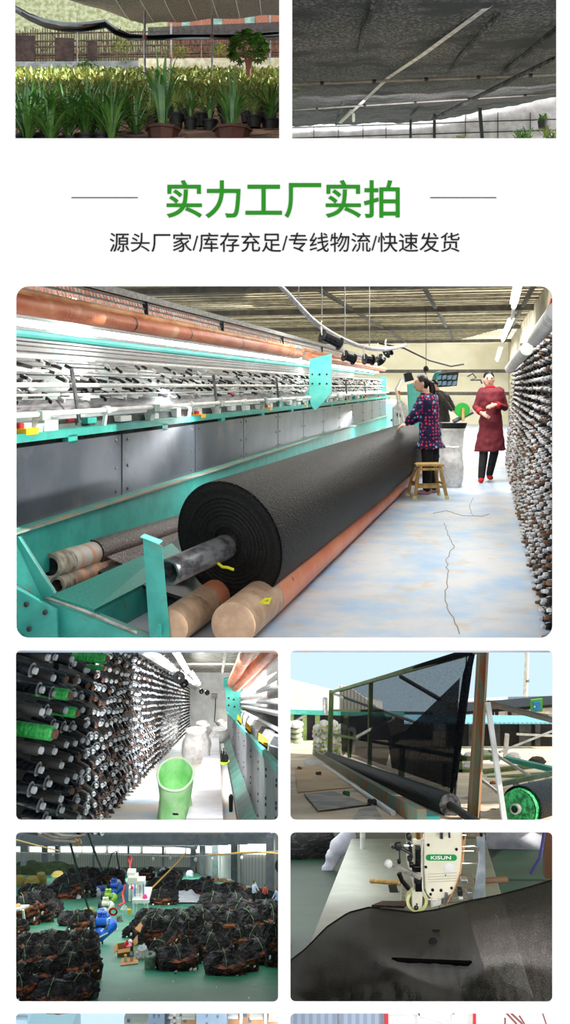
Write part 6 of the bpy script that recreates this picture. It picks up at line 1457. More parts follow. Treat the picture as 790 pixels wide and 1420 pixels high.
blist.clear(); spots = [(222, 1342, 34, 22), (246, 1344, 48, 26), (262, 1336, 30, 32), (290, 1330, 46, 30), (288, 1318, 42, 30), (312, 1350, 50, 24), (338, 1346, 36, 24), (356, 1336, 48, 28), (376, 1328, 40, 42), (352, 1322, 44, 30), (384, 1340, 30, 50), (330, 1322, 34, 30), (266, 1316, 34, 36), (238, 1318, 40, 34), (214, 1318, 34, 38), (198, 1308, 34, 30), (230, 1300, 40, 24), (258, 1298, 36, 26), (286, 1296, 42, 28), (316, 1300, 40, 30), (350, 1300, 50, 32), (378, 1300, 40, 36), (304, 1334, 34, 26)]
for i, (x, y, w, h) in enumerate(spots):
    bundle(x, y, w * 1.15, h * 1.15, (i * 3) % 4, 'folded black net bundle with brown edges and white tags in the right front heap', gr_)
rank_labels(blist, 4, 'folded black net bundle, {c} from the left in the {r} row of the right heap')
for x, y, w, h, rz, lab in ((224, 1322, 66, 22, 1.1, 'long black rolled net slanting at the left end of the right heap'), (248, 1312, 60, 24, 1.2, 'second long black rolled net slanting in the right heap'), (186, 1300, 34, 18, .3, 'low flat net bundle beside the cardboard box')):
    bundle(x, y, w, h, 2, lab, None, rz, None, .5)
blist.clear(); spots = [(30, 1282, 40, 34), (50, 1278, 44, 36), (66, 1272, 34, 22), (26, 1300, 24, 22), (84, 1246, 40, 16), (60, 1247, 34, 14), (44, 1246, 30, 16), (98, 1245, 44, 28), (110, 1244, 40, 22), (120, 1232, 36, 24), (104, 1226, 28, 18), (156, 1226, 30, 18), (162, 1218, 20, 12), (203, 1221, 20, 15), (236, 1221, 28, 14), (226, 1234, 38, 14), (246, 1238, 34, 12), (226, 1254, 36, 16), (212, 1250, 20, 12), (262, 1238, 34, 14), (282, 1244, 36, 16), (300, 1247, 36, 16), (318, 1250, 36, 16), (300, 1262, 44, 18), (326, 1262, 40, 18), (276, 1278, 38, 18), (306, 1280, 30, 18), (336, 1272, 44, 18), (366, 1272, 36, 18), (284, 1224, 16, 6), (320, 1236, 24, 9), (360, 1246, 40, 7), (250, 1284, 40, 18), (222, 1286, 40, 20), (206, 1284, 30, 20), (345, 1284, 36, 20), (374, 1286, 30, 20)]
for i, (x, y, w, h) in enumerate(spots):
    bundle(x, y, w * 1.2, h * 1.15, (i * 3 + 1) % 4, 'smaller dark net bundle lying beyond the front heaps of the warehouse', gf_)
rank_labels(blist, 6, 'smaller dark net bundle, {c} from the left in the {r} row beyond the front heaps')
# sacks and sheets farther back
for i, (px, py, w, h, c, lab) in enumerate(((27, 1228, 14, 13, 'y', 'leftmost dull yellow sack against the left side of the warehouse'), (44, 1228, 18, 11, 'y', 'low dull yellow sack, second from the left'), (57, 1227, 13, 16, 'y', 'tallest dull yellow sack at the left of the warehouse'), (80, 1217, 16, 7, 'y', 'small yellow sack lying before the back wall'), (123, 1269, 16, 9, 'o', 'olive sack behind the blue compressor'), (120, 1245, 9, 15, 'g', 'sage sack with a white top beside the white bundle'), (131, 1243, 16, 10, 'w', 'white plastic bundle left of the small compressors'), (105, 1246, 13, 4, 'w', 'flat white plastic sheet on the floor by the dark bundles'), (138, 1236, 13, 6, 'b', 'blue tarpaulin bundle beyond the white bundle'), (163, 1227, 9, 6, 'w', 'small white bundle behind the tall white machine'), (330, 1262, 10, 7, 'w', 'small white bag between the black heaps'), (263, 1216, 9, 8, 'w', 'white sheet heap at the foot of the far corner'))):
    if 'sk_' + c not in M: M['sk_' + c] = mat('sack_' + c, {'y': '#b3a052', 'o': '#7d7a45', 'g': '#a9b59c', 'w': '#dedfe6', 'b': '#2b4fb0'}[c], rough=.7, bump=.4, bscale=20)
    Z = WH.Z(py); s = Z / FPX; sack('sack', lab, 'sack', WH.at(px, Z), w * s * .55, h * s, M['sk_' + c], 1, i * 1.7, squash=.7, vn=8)
sh = MB(); o = WH.at(255, WH.Z(1254)); s = o.y / FPX
sh.grid(lambda u, v: WH.at(226 + 56 * u, WH.Z(1240 + 13 * v)) + V((0, 0, .02 + (s * 13 * max(0, sin(pi * u) * sin(pi * v)) * (.6 + .8 * abs(mnoise.noise(V((u * 5, v * 3, 2)))))))), 30, 12)
setp(sh.build('white_sheet', mat('silver_sheet', '#c9ced2', '#eef0f2', scale=6, rough=.4)), 'crumpled silvery white sheet heaped among the nets in the middle of the warehouse', 'sheet')
sh = MB(); sh.grid(lambda u, v: WH.at(206 + 26 * u, WH.Z(1236 + 8 * v)) + V((0, 0, .02 + s * 7 * sin(pi * u) * sin(pi * v) * (.6 + .8 * abs(mnoise.noise(V((u * 5, v * 3, 7))))))), 20, 10)
setp(sh.build('tan_sheet', mat('tan_sheet', '#b8a583', '#8d7a5c', scale=6, rough=.8)), 'crumpled tan sheet left of the silvery white sheet', 'sheet')
hd = MB(); rnd = random.Random(14)
for i in range(14):
    q = WH.at(24 + i * 5.5, 30); hd.ell(q + V((0, 0, .12)), (.35, .3, rnd.uniform(.18, .34)), 10, 6)
setp(remeshed(hd, 'green_heap', mat('dark_green_heap', '#26351f', '#3a4d2c', scale=6, rough=.9, bump=.7, bscale=10), None, .05, 2, (.08, 3)), 'long dark green heap of sacks along the left back of the warehouse', 'heap')
# ---- compressor
def compressor(px, py, Z, k, body, lab, tank=True):
    s = Z / FPX * k; o = WH.at(px, Z); t = thing('air_compressor', lab, 'compressor', o)
    ax_ = V((.55, .8, .1)).normalized(); c = o + V((0, 0, 12 * s))
    MB().lathe(c, ax_, [(-3 * s, 3 * s), (-2 * s, 6.5 * s), (0, 9 * s), (1 * s, 9.5 * s), (27 * s, 9.5 * s), (30 * s, 6 * s), (31 * s, 2 * s)], 24).build('tank', body, t)
    MB().lathe(c - ax_ * 3 * s, -ax_, [(0, 2.2 * s), (1 * s, 2 * s)], 12).build('plug', M['chrome'], t)
    MB().box(o.x - 9 * s, o.x + 12 * s, o.y + 2 * s, o.y + 16 * s, o.z + 20 * s, o.z + 22 * s).build('mounting_plate', M['dark_metal'], t, smooth=False)
    MB().lathe(V((o.x - 5 * s, o.y + 7 * s, o.z + 27 * s)), (1, .1, 0), [(0, 4 * s), (1 * s, 6 * s), (14 * s, 6 * s), (15 * s, 4 * s)], 18).build('motor', body, t)
    MB().lathe(V((o.x - 12 * s, o.y + 4 * s, o.z + 27 * s)), (1, .1, 0), [(0, 8.5 * s), (4 * s, 8.5 * s)], 20).build('belt_guard', M['dark_metal'], t)
    for dx in (0, 7): MB().lathe(V((o.x + dx * s, o.y + 10 * s, o.z + 32 * s)), (0, 0, 1), [(0, 3.2 * s), (3 * s, 3.6 * s), (3.6 * s, 3.2 * s), (7 * s, 3.6 * s), (8 * s, 2 * s)], 12).build('cylinder_head', body, t)
    MB().tube([V((o.x + 8 * s, o.y, o.z + 20 * s)), V((o.x + 14 * s, o.y, o.z + 26 * s)), V((o.x + 16 * s, o.y, o.z + 36 * s))], .9 * s, 6).build('pipe', M['chrome'], t)
    for dx, dy in ((-6, 0), (6, 0), (10, 18)): MB().bar(V((o.x + dx * s, o.y + dy * s, o.z + 6 * s)), V((o.x + dx * s, o.y + dy * s, o.z)), 2 * s, 2 * s).build('foot', M['dark_metal'], t, smooth=False)
    if k > .9: MB().prism([c - V((-4 * s, 9.4 * s, -3 * s)) , c - V((-14 * s, 2.6 * s, -4.5 * s)), c - V((-14 * s, 2.6 * s, -6.5 * s)), c - V((-4 * s, 9.4 * s, -5 * s))], (0, -.002, 0)).build('white_label', M['tag'], t, smooth=False)
    return t
M['blue_paint'] = mat('blue_paint', '#1c5fd0', '#2a72e0', scale=5, rough=.25, coat=.5); M['lime_paint'] = mat('lime_paint', '#7fae35', rough=.4); M['cream_paint'] = mat('cream_paint', '#d8d8cc', rough=.4)
compressor(136, 1314, 8.0, 1, M['blue_paint'], 'large shiny blue air compressor standing on the green floor')
compressor(138, 1276, 9.8, .55, M['blue_paint'], 'smaller blue compressor just behind the large one')
compressor(143, 1263, 11.2, .6, M['cream_paint'], 'cream compressor behind the small blue one')
compressor(147, 1250, 12.8, .6, M['lime_paint'], 'lime green compressor behind the cream one')
compressor(155, 1240, 15.5, .6, M['blue_paint'], 'farthest blue compressor beyond the lime green one')
# ---- tall white bagging machine
Z = 11.5; s = Z / FPX; o = WH.at(190, Z); t = thing('packing_machine', 'tall white machine with air pipes and a pink cover amid the warehouse', 'machine', o)
def wbx(name, x0, x1, y0, y1, dz, dep, m): return MB().prism([P(x0, y0, Z + dz), P(x1, y0, Z + dz), P(x1, y1, Z + dz), P(x0, y1, Z + dz)], (0, dep, 0)).build(name, M[m], t, smooth=False, bevel=.003)
wbx('control_box', 177, 190, 1217, 1227, 0, .12, 'cream_paint'); wbx('control_box', 190, 200, 1222, 1231, .02, .12, 'cream_paint'); wbx('top_box', 176, 187, 1210, 1215, .05, .1, 'cream_paint'); wbx('table_top', 183, 206, 1248, 1253, -.1, .3, 'white_metal'); wbx('body', 178, 198, 1232, 1250, .05, .12, 'white_metal')
for x in (185, 204): MB().bar(P(x, 1253, Z - .05), P(x, 1274, Z - .05), 2.2 * s, 2.2 * s).build('leg', M['white_metal'], t, smooth=False)
for x in (189, 200): MB().bar(P(x, 1253, Z + .15), P(x, 1268, Z + .15), 2 * s, 2 * s).build('leg', M['white_metal'], t, smooth=False)
for x, m in ((176.5, 'blue_paint'), (182, 'chrome'), (187, 'blue_paint'), (194, 'chrome'), (199, 'blue_paint')): MB().tube([P(x, 1226, Z - .02), P(x, 1251, Z - .02)], .8 * s, 6).build('air_pipe', M[m], t)
MB().ell(P(201, 1246, Z - .05), (3.6 * s, 3 * s, 6 * s), 12, 8).build('pink_cover', mat('pink_cloth', '#e83f8c', rough=.7), t)
MB().ell(P(183, 1231, Z - .03), (2 * s, 2 * s, 2 * s)).build('regulator', M['red'], t); MB().lathe(P(179, 1266, Z - .05), (0, 0, 1), [(0, 2.4 * s), (5 * s, 2.4 * s)], 12).build('thread_cone', M['yellow'], t)
setp(MB().tube([P(181, 1214, 12), P(180, 1200, 13), P(183, 1190, 14), P(180, 1186, 14), P(178, 1192, 14), P(181, 1200, 13)], .012, 6).build('red_air_hose', M['red']), 'thin red coiled hose rising from the white machine', 'hose')
setp(MB().tube([P(174, 1226, 11.6), P(170, 1240, 11.5), P(172, 1252, 11.2), P(164, 1256, 11)], .012, 6).build('red_air_hose', M['red']), 'red hose curving down the left side of the white machine', 'hose')
lp = [P(157 + 5 * cos(a), 1264 + 4.5 * sin(a), 10.2) for a in [2 * pi * i / 16 for i in range(33)]]; setp(MB().tube(lp, .012, 6).build('red_hose_coil', mat('orange_red_hose', '#e8452c', rough=.5)), 'coil of orange-red hose on the floor right of the compressors', 'hose')
rnd = random.Random(31)
for i, (px, py, w) in enumerate(((165, 1278, 15), (172, 1262, 12), (158, 1290, 12))):
    o = WH.at(px, WH.Z(py)); m_ = MB()
    for k in range(26): a = rnd.uniform(0, 6.28); r = rnd.uniform(.2, 1) * w / FPX * o.y * .5; m_.tube([o + V((cos(a) * r, sin(a) * r, .01)), o + V((cos(a + 1) * r * .7, sin(a + 1) * r, rnd.uniform(.02, .07))), o + V((cos(a + 2) * r, sin(a + 2) * r, .01))], .003, 4)
    setp(m_.build('thread_waste', M['white_metal'] if i else M['grey_metal']), ('largest', 'middle', 'small') [i] + ' tangle of pale thread waste on the floor by the white machine', 'thread waste')
# ---- box, flask and other small things near the front
M['cardboard'] = mat('cardboard', '#b98a55', '#a87a48', scale=6, rough=.8)
Z = WH.Z(1326); s = Z / FPX; o = WH.at(174, Z); t = thing('cardboard_box', 'open brown cardboard box holding red and pink things on the warehouse floor', 'box', o)
R = Matrix.Rotation(.25, 3, 'Z'); q = lambda x, y, z: o + R @ V((x * s, y * s, z * s))
for a, b_, c, d in (((-11, -7, 0), (11, -7, 0), (11, -7, 15), (-11, -7, 15)), ((-11, 7, 0), (11, 7, 0), (11, 7, 15), (-11, 7, 15)), ((-11, -7, 0), (-11, 7, 0), (-11, 7, 15), (-11, -7, 15)), ((11, -7, 0), (11, 7, 0), (11, 7, 15), (11, -7, 15)), ((-11, -7, .5), (11, -7, .5), (11, 7, .5), (-11, 7, .5))):
    MB().quad(q(*a), q(*b_), q(*c), q(*d)).build('side', M['cardboard'], t, smooth=False, solid=.004)
for a, b_, c, d in (((-11, -7, 15), (-11, 7, 15), (-16, 7, 11), (-16, -7, 11)), ((11, -7, 15), (11, 7, 15), (17, 8, 22), (16, -7, 20)), ((-11, -7, 15), (11, -7, 15), (11, -12, 13), (-11, -12, 13))):
    MB().quad(q(*a), q(*b_), q(*c), q(*d)).build('flap', M['cardboard'], t, smooth=False, solid=.004)
setp(MB().lathe(q(1, 0, 12), (.1, 0, 1), [(0, 3.6 * s), (5 * s, 3.4 * s), (8 * s, 1.5 * s), (11 * s, .6 * s)], 12).build('red_cone', M['red']), 'red cone standing up in the cardboard box', 'cone')
setp(MB().ell(q(4, -1, 15), (5 * s, 4 * s, 2.6 * s)).build('pink_pouch', mat('pink_pouch', '#e88aa0', rough=.6)), 'pink pouch lying on top of the open cardboard box', 'pouch')
setp(MB().ell(q(7, 3, 17), (3 * s, 3 * s, 3.5 * s)).build('white_bag', M['tag']), 'small white bag sticking out of the cardboard box behind the pouch', 'bag')
setp(MB().prism([P(187, 1288, 7.6), P(195, 1279, 7.8), P(201, 1290, 7.8), P(194, 1293, 7.6)], (0, .01, 0)).build('card_piece', M['cardboard'], smooth=False), 'upright scrap of cardboard leaning on the nets right of the box', 'cardboard')
setp(MB().prism([WH.G(167, 1340) + V((0, 0, .003)), WH.G(192, 1337) + V((0, 0, .003)), WH.G(190, 1328) + V((0, 0, .003)), WH.G(168, 1330) + V((0, 0, .003))], (0, 0, .004)).build('card_sheet', M['cardboard'], smooth=False), 'flat sheet of cardboard on the floor under the flask', 'cardboard')
Z = WH.Z(1334); s = Z / FPX; o = WH.at(182.5, Z) + V((0, 0, .007)); t = thing('flask', 'tall silver and black vacuum flask beside the cardboard box', 'flask', o)
MB().lathe(o, (0, 0, 1), [(0, 2.3 * s), (14 * s, 2.4 * s), (15 * s, 2 * s)], 16).build('body', M['chrome'], t); MB().lathe(o + V((0, 0, 15 * s)), (0, 0, 1), [(0, 2.1 * s), (4.5 * s, 2 * s), (5 * s, 1.5 * s)], 16).build('lid', M['black_plastic'], t); MB().lathe(o + V((0, 0, 7 * s)), (0, 0, 1), [(0, 2.45 * s), (2.5 * s, 2.45 * s)], 16, False).build('blue_band', M['blue_paint'], t)
o = WH.at(174, WH.Z(1335)) + V((0, 0, .007)); t = thing('glass_jar', 'small clear jar with a yellow lid left of the flask', 'jar', o); MB().lathe(o, (0, 0, 1), [(0, 2.2 * s), (6 * s, 2.3 * s), (7.5 * s, 1.6 * s)], 14).build('jar_body', mat('jar_glass', '#b9c0b0', rough=.15), t); MB().lathe(o + V((0, 0, 7.5 * s)), (0, 0, 1), [(0, 1.8 * s), (2 * s, 1.8 * s)], 14).build('lid', mat('jar_lid', '#c9b25a'), t)
o = WH.at(208, WH.Z(1344)); t = thing('twine_roll', 'squat grey-green roll of twine standing on the green floor', 'roll', o); MB().lathe(o, (0, 0, 1), [(0, 6.4 * s), (1 * s, 7.3 * s), (19 * s, 7.3 * s), (20 * s, 6.4 * s)], 22).build('twine', mat('grey_green_twine', '#7a8f78', '#5c7260', scale=30, rough=.7, bump=.5), t); MB().lathe(o + V((0, 0, 20 * s)), (0, 0, 1), [(-.01, 2.5 * s), (.002, 2.5 * s)], 12).build('core', M['dark_metal'], t)
sack('clear_bag', 'clear crumpled plastic bag between the flask and the nets', 'bag', WH.at(197, WH.Z(1330)), 9 * s, 16 * s, mat('clear_film', '#b9bfc0', '#8d9496', scale=12, rough=.2), 1, 5, vn=10)
for i, (px, py) in enumerate(((270, 1344), (243, 1351), (313, 1352), (345, 1385), (240, 1362), (300, 1370))):
    setp(MB().ell(WH.G(px, py) + V((0, 0, .004)), (.012 if i < 3 else .004, .012, .004), 6, 4).build('net_scrap' if i < 3 else 'paper_fleck', M['pile_brown'] if i < 3 else M['tag']), ('brown net scrap on the floor midway along the right heap', 'brown net scrap at the left end of the right heap', 'brown net scrap farthest right along the right heap', 'white fleck on the green floor nearest the right edge', 'white fleck on the green floor nearest the twine roll', 'white fleck in the middle of the open green floor')[i], 'scrap', 'brown scraps on the green floor' if i < 3 else 'white flecks on the green floor')
# table at left
t = thing('work_table', 'white topped table corner with pale legs at the left edge of the warehouse', 'table', WH.at(30, 9.5))
MB().prism([P(-20, 1268, 8.8), P(28, 1263, 8.8), P(41, 1257, 9.8), P(-20, 1257, 9.8)], (0, 0, .02)).build('table_top', M['white_metal'], t, smooth=False); MB().bar(P(32, 1262, 9), P(35, 1287, 9), .02, .02).build('leg', M['white_metal'], t, smooth=False); MB().bar(P(10, 1290, 9), P(34, 1280, 9), .014, .014).build('brace', M['white_metal'], t, smooth=False)
setp(MB().ell(P(25, 1256, 9.4), (.03, .03, .02)).build('straw_hat', M['wood']), 'small straw-coloured bundle lying on the table corner', 'bundle')
# hanging cables and hoses
def cable(name, lab, pts, r, m, cat='cable'): return setp(MB().tube([P(*p) for p in pts], r, 6).build(name, m), lab, cat)
cable('hanging_cable', 'thick black cable hanging diagonally from the roof towards the compressor', [(97, 1168, 9), (104, 1195, 9), (112, 1225, 9.2), (120, 1252, 9.4), (127, 1272, 9.6)], .012, M['black_plastic'])
cable('hanging_cable', 'black cable hanging from the roof right of the first', [(122, 1154, 12), (130, 1178, 12), (138, 1198, 12), (143, 1207, 12)], .016, M['black_plastic']); cable('hanging_cable', 'thin black cable looping before the back wall', [(148, 1208, 20), (155, 1184, 20), (161, 1180, 20), (166, 1208, 20)], .014, M['black_plastic'])
for i, (a, b_) in enumerate((((40, 1152), (112, 1166)), ((52, 1152), (104, 1160)), ((66, 1152), (118, 1158)))):
    cable('roof_hose', ('lowest', 'middle', 'topmost')[i] + ' of three grey-brown hoses sagging under the roof at top left', [(a[0], a[1], 9), ((a[0] + b_[0]) / 2 - 6, (a[1] + b_[1]) / 2 + 6 - i, 9), (b_[0] - 8, b_[1] + 2, 9), (b_[0], b_[1], 9)], .014, mat('hose_brown%d' % i, '#7d736c', '#5a524d', rough=.6), 'hose')
cable('yellow_line', 'yellow rope slanting up from the white machine to the roof', [(208, 1234, 14), (226, 1216, 16), (245, 1197, 18), (256, 1184, 20)], .014, M['yellow'], 'rope'); cable('yellow_line', 'yellow wire running along the right wall windows', [(290, 1186, 15), (335, 1182, 13), (356, 1181, 12), (392, 1184, 11)], .01, M['yellow'], 'wire')
cable('white_line', 'thin white line strung across the warehouse under the windows', [(20, 1182, 22), (120, 1184, 22), (260, 1188, 20), (392, 1180, 14)], .012, M['white_metal'], 'line'); cable('tan_line', 'thin tan line stretched at the upper left of the warehouse', [(20, 1164, 12), (50, 1172, 12.6), (82, 1180, 13)], .01, M['wood'], 'line')
m_ = MB()
for k in range(7): m_.tube([P(107 + 3 * cos(k), 1160 + k, 9), P(110 + 3 * sin(k * 2), 1166 + k, 9.02), P(105 + 4 * cos(k * 3), 1170, 9)], .008, 5)
setp(m_.build('rope_knot', mat('orange_rope', '#c98a3f', rough=.8)), 'knot of orange rope tied on the hoses at top left', 'rope')
for i, (px, py, Z) in enumerate(((107, 1187, 22), (74, 1185, 22), (212, 1191, 22), (236, 1190, 22), (271, 1192, 18), (294, 1190, 16), (335, 1189, 13))):
    t = thing('pendant_bulb', ORD[(1, 0, 2, 3, 4, 5, 6)[i]] + ' small hanging white bulb from the left below the warehouse windows', 'lamp', P(px, py, Z), 'bulbs hanging below the windows'); MB().ell(P(px, py, Z), (.035, .035, .045) if i < 5 else (.022, .022, .028), 10, 6).build('bulb', M['tag'], t); MB().tube([P(px, py - 1.5, Z), P(px, 1170, Z)], .004, 4).build('cord', M['grey_metal'], t)
# people at work
def worker(px, py, hpx, lab, top, legc, look=0, arms=0, sit=False):
    Z = WH.Z(py); H = hpx / FPX * Z; o = WH.at(px, Z); t = thing('person', lab, 'person', o); k = H / 1.65
    m = lambda x, y, z: V((x, y, z)) * k
    z0 = -.38 if sit else 0
    J = dict(head=m(0, -.06, 1.53 + z0), neck=m(0, -.02, 1.38 + z0), shL=m(-.17, 0, 1.32 + z0), shR=m(.17, 0, 1.32 + z0), elL=m(-.23, -.1, 1.06 + z0), elR=m(.23, -.1, 1.06 + z0), wrL=m(-.14, -.3, 1.0 + z0), wrR=m(.14, -.3, 1.0 + z0), hdL=m(-.1, -.4, 1.0 + z0), hdR=m(.1, -.4, 1.0 + z0), hip=m(0, 0, .88 + z0),
             knL=m(-.1, -.38 if sit else -.03, .5), knR=m(.1, -.38 if sit else .03, .5), anL=m(-.1, -.38 if sit else 0, .08), anR=m(.1, -.38 if sit else .03, .08), hem=m(0, 0, .78 + z0), nL=V((0, 0, 1)), nR=V((0, 0, 1)))
    figure(t, J, k, 0, .02 * k, top, None, (legc, 1.1), M['black_cloth'], face=False, hem_w=(.18 * k, .13 * k)); t.rotation_euler[2] = look
    return t
C = lambda n_, h: M.setdefault(n_, mat(n_, h, rough=.8))
worker(352, 1252, 31, 'worker in a pale blue and white top standing at the right of the warehouse', C('pale_blue_shirt', '#b9c8dc'), M['black_cloth'], .9)
worker(367, 1246, 25, 'worker in a coral red jacket beside the worker in pale blue', C('coral', '#e0604f'), M['black_cloth'], .4, 0, True)
worker(384, 1262, 30, 'worker in a blue and tan top at the right edge of the warehouse', C('blue_top', '#7590b8'), M['black_cloth'], -.9)
worker(333, 1240, 20, 'worker in a bright pink top sitting at a sewing table', C('pink_top', '#d83a80'), C('teal_trousers', '#3f8f78'), -.7, 0, True)
worker(296, 1226, 15, 'small far worker in a dark pink top right of the far corner', C('dark_pink', '#b04868'), M['black_cloth'], .5, 0, True)
worker(283, 1223, 14, 'farthest small worker in light pink near the corner', C('light_pink', '#d890a0'), M['black_cloth'], -.5, 0, True)
for i, (px, py, w) in enumerate(((305, 1228, 16), (317, 1231, 14), (343, 1240, 12), (375, 1236, 14))):
    Z = WH.Z(py); s = Z / FPX; o = WH.at(px, Z); t = thing('sewing_table', ('leftmost', 'second', 'third', 'rightmost')[i] + ' small cream sewing table along the right wall of the warehouse', 'table', o)
    MB().box(o.x - w * s / 2, o.x + w * s / 2, o.y - 3 * s, o.y + 5 * s, o.z + 7 * s, o.z + 7.8 * s).build('table_top', M['wood'], t, smooth=False)
    for dx in (-.42, .42): MB().bar(o + V((dx * w * s, 0, 7 * s)), o + V((dx * w * s, 0, 0)), .8 * s, .8 * s).build('leg', M['white_metal'], t, smooth=False)
    MB().obox(o + V((1 * s, 0, 10 * s)), (3 * s, 0, 0), (0, 1.2 * s, 0), (0, 0, 1 * s)).build('sewing_head', M['white_metal'], t, smooth=False); MB().lathe(o + V((-3 * s, 0, 8 * s)), (0, 0, 1), [(0, 1.3 * s), (4 * s, .5 * s)], 8).build('thread_cone', C('orange_cone', '#e07a3a'), t)

# ================================================================== SEWING HEAD CLOSE UP (lower right window)
SWR = Room(585, 1000, 1389, 5.0)
FLR = Room(585, 1000, 1389, 6.8)
struct(MB().prism([FLR.at(396, 6.78), FLR.at(850, 6.78), FLR.at(850, 17.2), FLR.at(396, 17.2)], (0, 0, -.02)).build('floor_sewing', mat('deep_green_floor', '#062a1c', '#0a3525', scale=2, rough=.6), smooth=False))
M['table_grey'] = mat('speckled_table', '#a3aba2', '#aeb6ac', scale=3, rough=.5, c3='#5f635c', scale3=30, lo3=.7, hi3=.74)
t = thing('sewing_bench', 'broad grey-green table top under the sewing machine', 'table', SWR.at(560, 8))
q = lambda px, py, l=0: SWR.G(px, py) + V((0, 0, l))
MB().prism([q(432, 1300), q(400, 1389), q(742, 1389), q(698, 1250), q(672, 1163), q(487, 1163)], (0, 0, -.05)).build('table_top', M['table_grey'], t, smooth=False, bevel=.01)
for px, py in ((505, 1176), (663, 1176)): a = q(px, py, -.05); MB().bar(a, a - V((0, 0, .5)), .06, .06).build('leg', M['grey_metal'], t, smooth=False)
for px, py, r in ((516, 1229, 1.3), (527, 1220, 1), (555, 1237, .8), (540, 1240, .7), (508, 1232, .6), (680, 1192, 2), (548, 1228, .6)): pass
setp(MB().tube([P(502.5, 1150, 11), P(503, 1176, 11)], .035, 12).build('white_post', M['white_metal']), 'blurred white post standing at the far left edge of the table', 'post')
# machine head
Z = 6.9; s = Z / FPX
mh = thing('sewing_machine', 'cream industrial sewing machine head with levers and screws over the black net', 'sewing machine', SWR.at(605, 7.3))
M['cream'] = mat('cream_enamel', '#e6e3cf', '#dedbc6', scale=5, rough=.3, coat=.3); M['black_screw'] = mat('black_screw', '#111112', rough=.3, metal=.4)
head = [(587, 1150), (640, 1150), (640.5, 1180), (639, 1206), (635, 1222), (631.5, 1231), (626, 1240), (617, 1245), (609, 1249), (599, 1248), (592, 1241), (589, 1233), (587.5, 1200)]
MB().prism([P(x, y, Z) for x, y in head], (0, .55, 0)).build('head_cover', M['cream'], mh, smooth=False, bevel=.012)
MB().prism([P(x, y, Z + .03) for x, y in ((571, 1163), (587, 1162), (588, 1236), (574, 1236))], (0, .45, 0)).build('side_housing', M['cream'], mh, smooth=False, bevel=.01)
MB().prism([P(x, y, Z - .03) for x, y in ((571, 1238), (573, 1234), (584, 1234), (586, 1238), (585, 1258), (581, 1262.5), (575, 1262.5), (571, 1258))], (0, .05, 0)).build('presser_block', M['cream'], mh, smooth=False, bevel=.006)
lathe_r = lambda name, px, py, Zz, r, d, m, n=16: MB().lathe(P(px, py, Zz), (0, -1, 0), [(-d, r * s), (0, r * s), (.003, r * s * .8)], n).build(name, m, mh)
# yellow roller behind presser
MB().lathe(P(578, 1250, Z + .0), (0, -1, 0), [(-.05, 15 * s), (0, 15 * s), (0, 11 * s), (-.05, 11 * s)], 36, False).build('roller_tyre', mat('pale_yellow_rubber', '#d9dc7c', '#eef0b0', scale=5, rough=.4), mh)
MB().lathe(P(578, 1250, Z + .01), (0, -1, 0), [(-.02, 11 * s), (0, 11 * s), (0, .001)], 28).build('roller_disc', M['grey_metal'], mh)
for px, py in ((577, 1259), ): lathe_r('axle_screw', px, py, Z - .035, 3.2, .01, M['black_screw']); lathe_r('axle_slot', px, py, Z - .042, 1.4, .01, M['chrome'])
lathe_r('hex_screw', 578, 1254, Z - .035, 1.3, .01, M['black_screw'], 6)
for px, py, r in ((593.7, 1172, 2.2), (632.7, 1178, 2.2), (590.4, 1202.6, 2), (599.7, 1234.5, 2.3), (611.4, 1235, 2.2), (626, 1231.8, 2), (597, 1240.4, 2), (617.5, 1196 + 18, .8)):
    lathe_r('cover_screw', px, py, Z - .006, r, .01, M['black_screw'], 6 if r > 1 else 12)
lathe_r('round_sticker', 621.5, 1203.7, Z - .003, 6.6, .003, mat('pale_sticker', '#dfe0e4', rough=.5), 30)
gr = MB()
for y in (1211.5, 1215.5, 1219, 1222.5): gr.bar(P(593, y + .6, Z - .001), P(633, y - 1.2, Z - .001), .004, .004)
gr.build('grooves', mat('groove_shadow', '#b5b29c', rough=.6), mh, smooth=False)
bd = []
for cx_, a0 in ((629, -90), (594.5, 90)):
    for k in range(9): a = radians(a0 + 180 * k / 8); bd.append(P(cx_ + 4.4 * cos(a), 1189.3 + 4.3 * sin(a) + (.2 if cx_ > 600 else 0), Z - .004))
MB().prism(bd, (0, .003, 0)).build('badge', mat('badge_green', '#12944a', rough=.4), mh, smooth=False)
lettering('badge_lettering', 'KISUN', 597, 625, 1189.4, mat('badge_white', '#f4f6f2', rough=.5), .003, .012, Z=Z - .009, parent=mh, hpx=4.8)
# dark needle bar group
MB().prism([P(x, y, Z - .02) for x, y in ((576, 1175), (583, 1175), (583, 1199), (576, 1199))], (0, .03, 0)).build('spring_bar', M['black_screw'], mh, smooth=False)
for k in range(8): MB().lathe(P(579.5, 1176.5 + 3 * k, Z - .03), (0, 0, 1), [(-.004, 4 * s), (.002, 4 * s)], 12).build('spring_coil', M['dark_metal'], mh)
for px, py, w, h in ((577, 1204, 12, 8), (570, 1199, 6, 5), (580, 1228, 9, 14), (579, 1219, 11, 9)): MB().obox(P(px, py, Z - .03), (w * s / 2, 0, 0), (0, .02, 0), (0, 0, h * s / 2)).build('clamp_block', M['black_screw'], mh, smooth=False, bevel=.004)
lathe_r('clamp_knob', 579, 1222, Z - .055, 5, .02, M['dark_metal']); lathe_r('clamp_screw', 573, 1204, Z - .05, 2, .02, M['black_screw'])
MB().tube([P(580, 1150, Z - .01), P(580, 1162, Z - .01)], 4.2 * s, 14).build('brass_sleeve', mat('brass', '#c9a05a', rough=.25, metal=.9), mh)
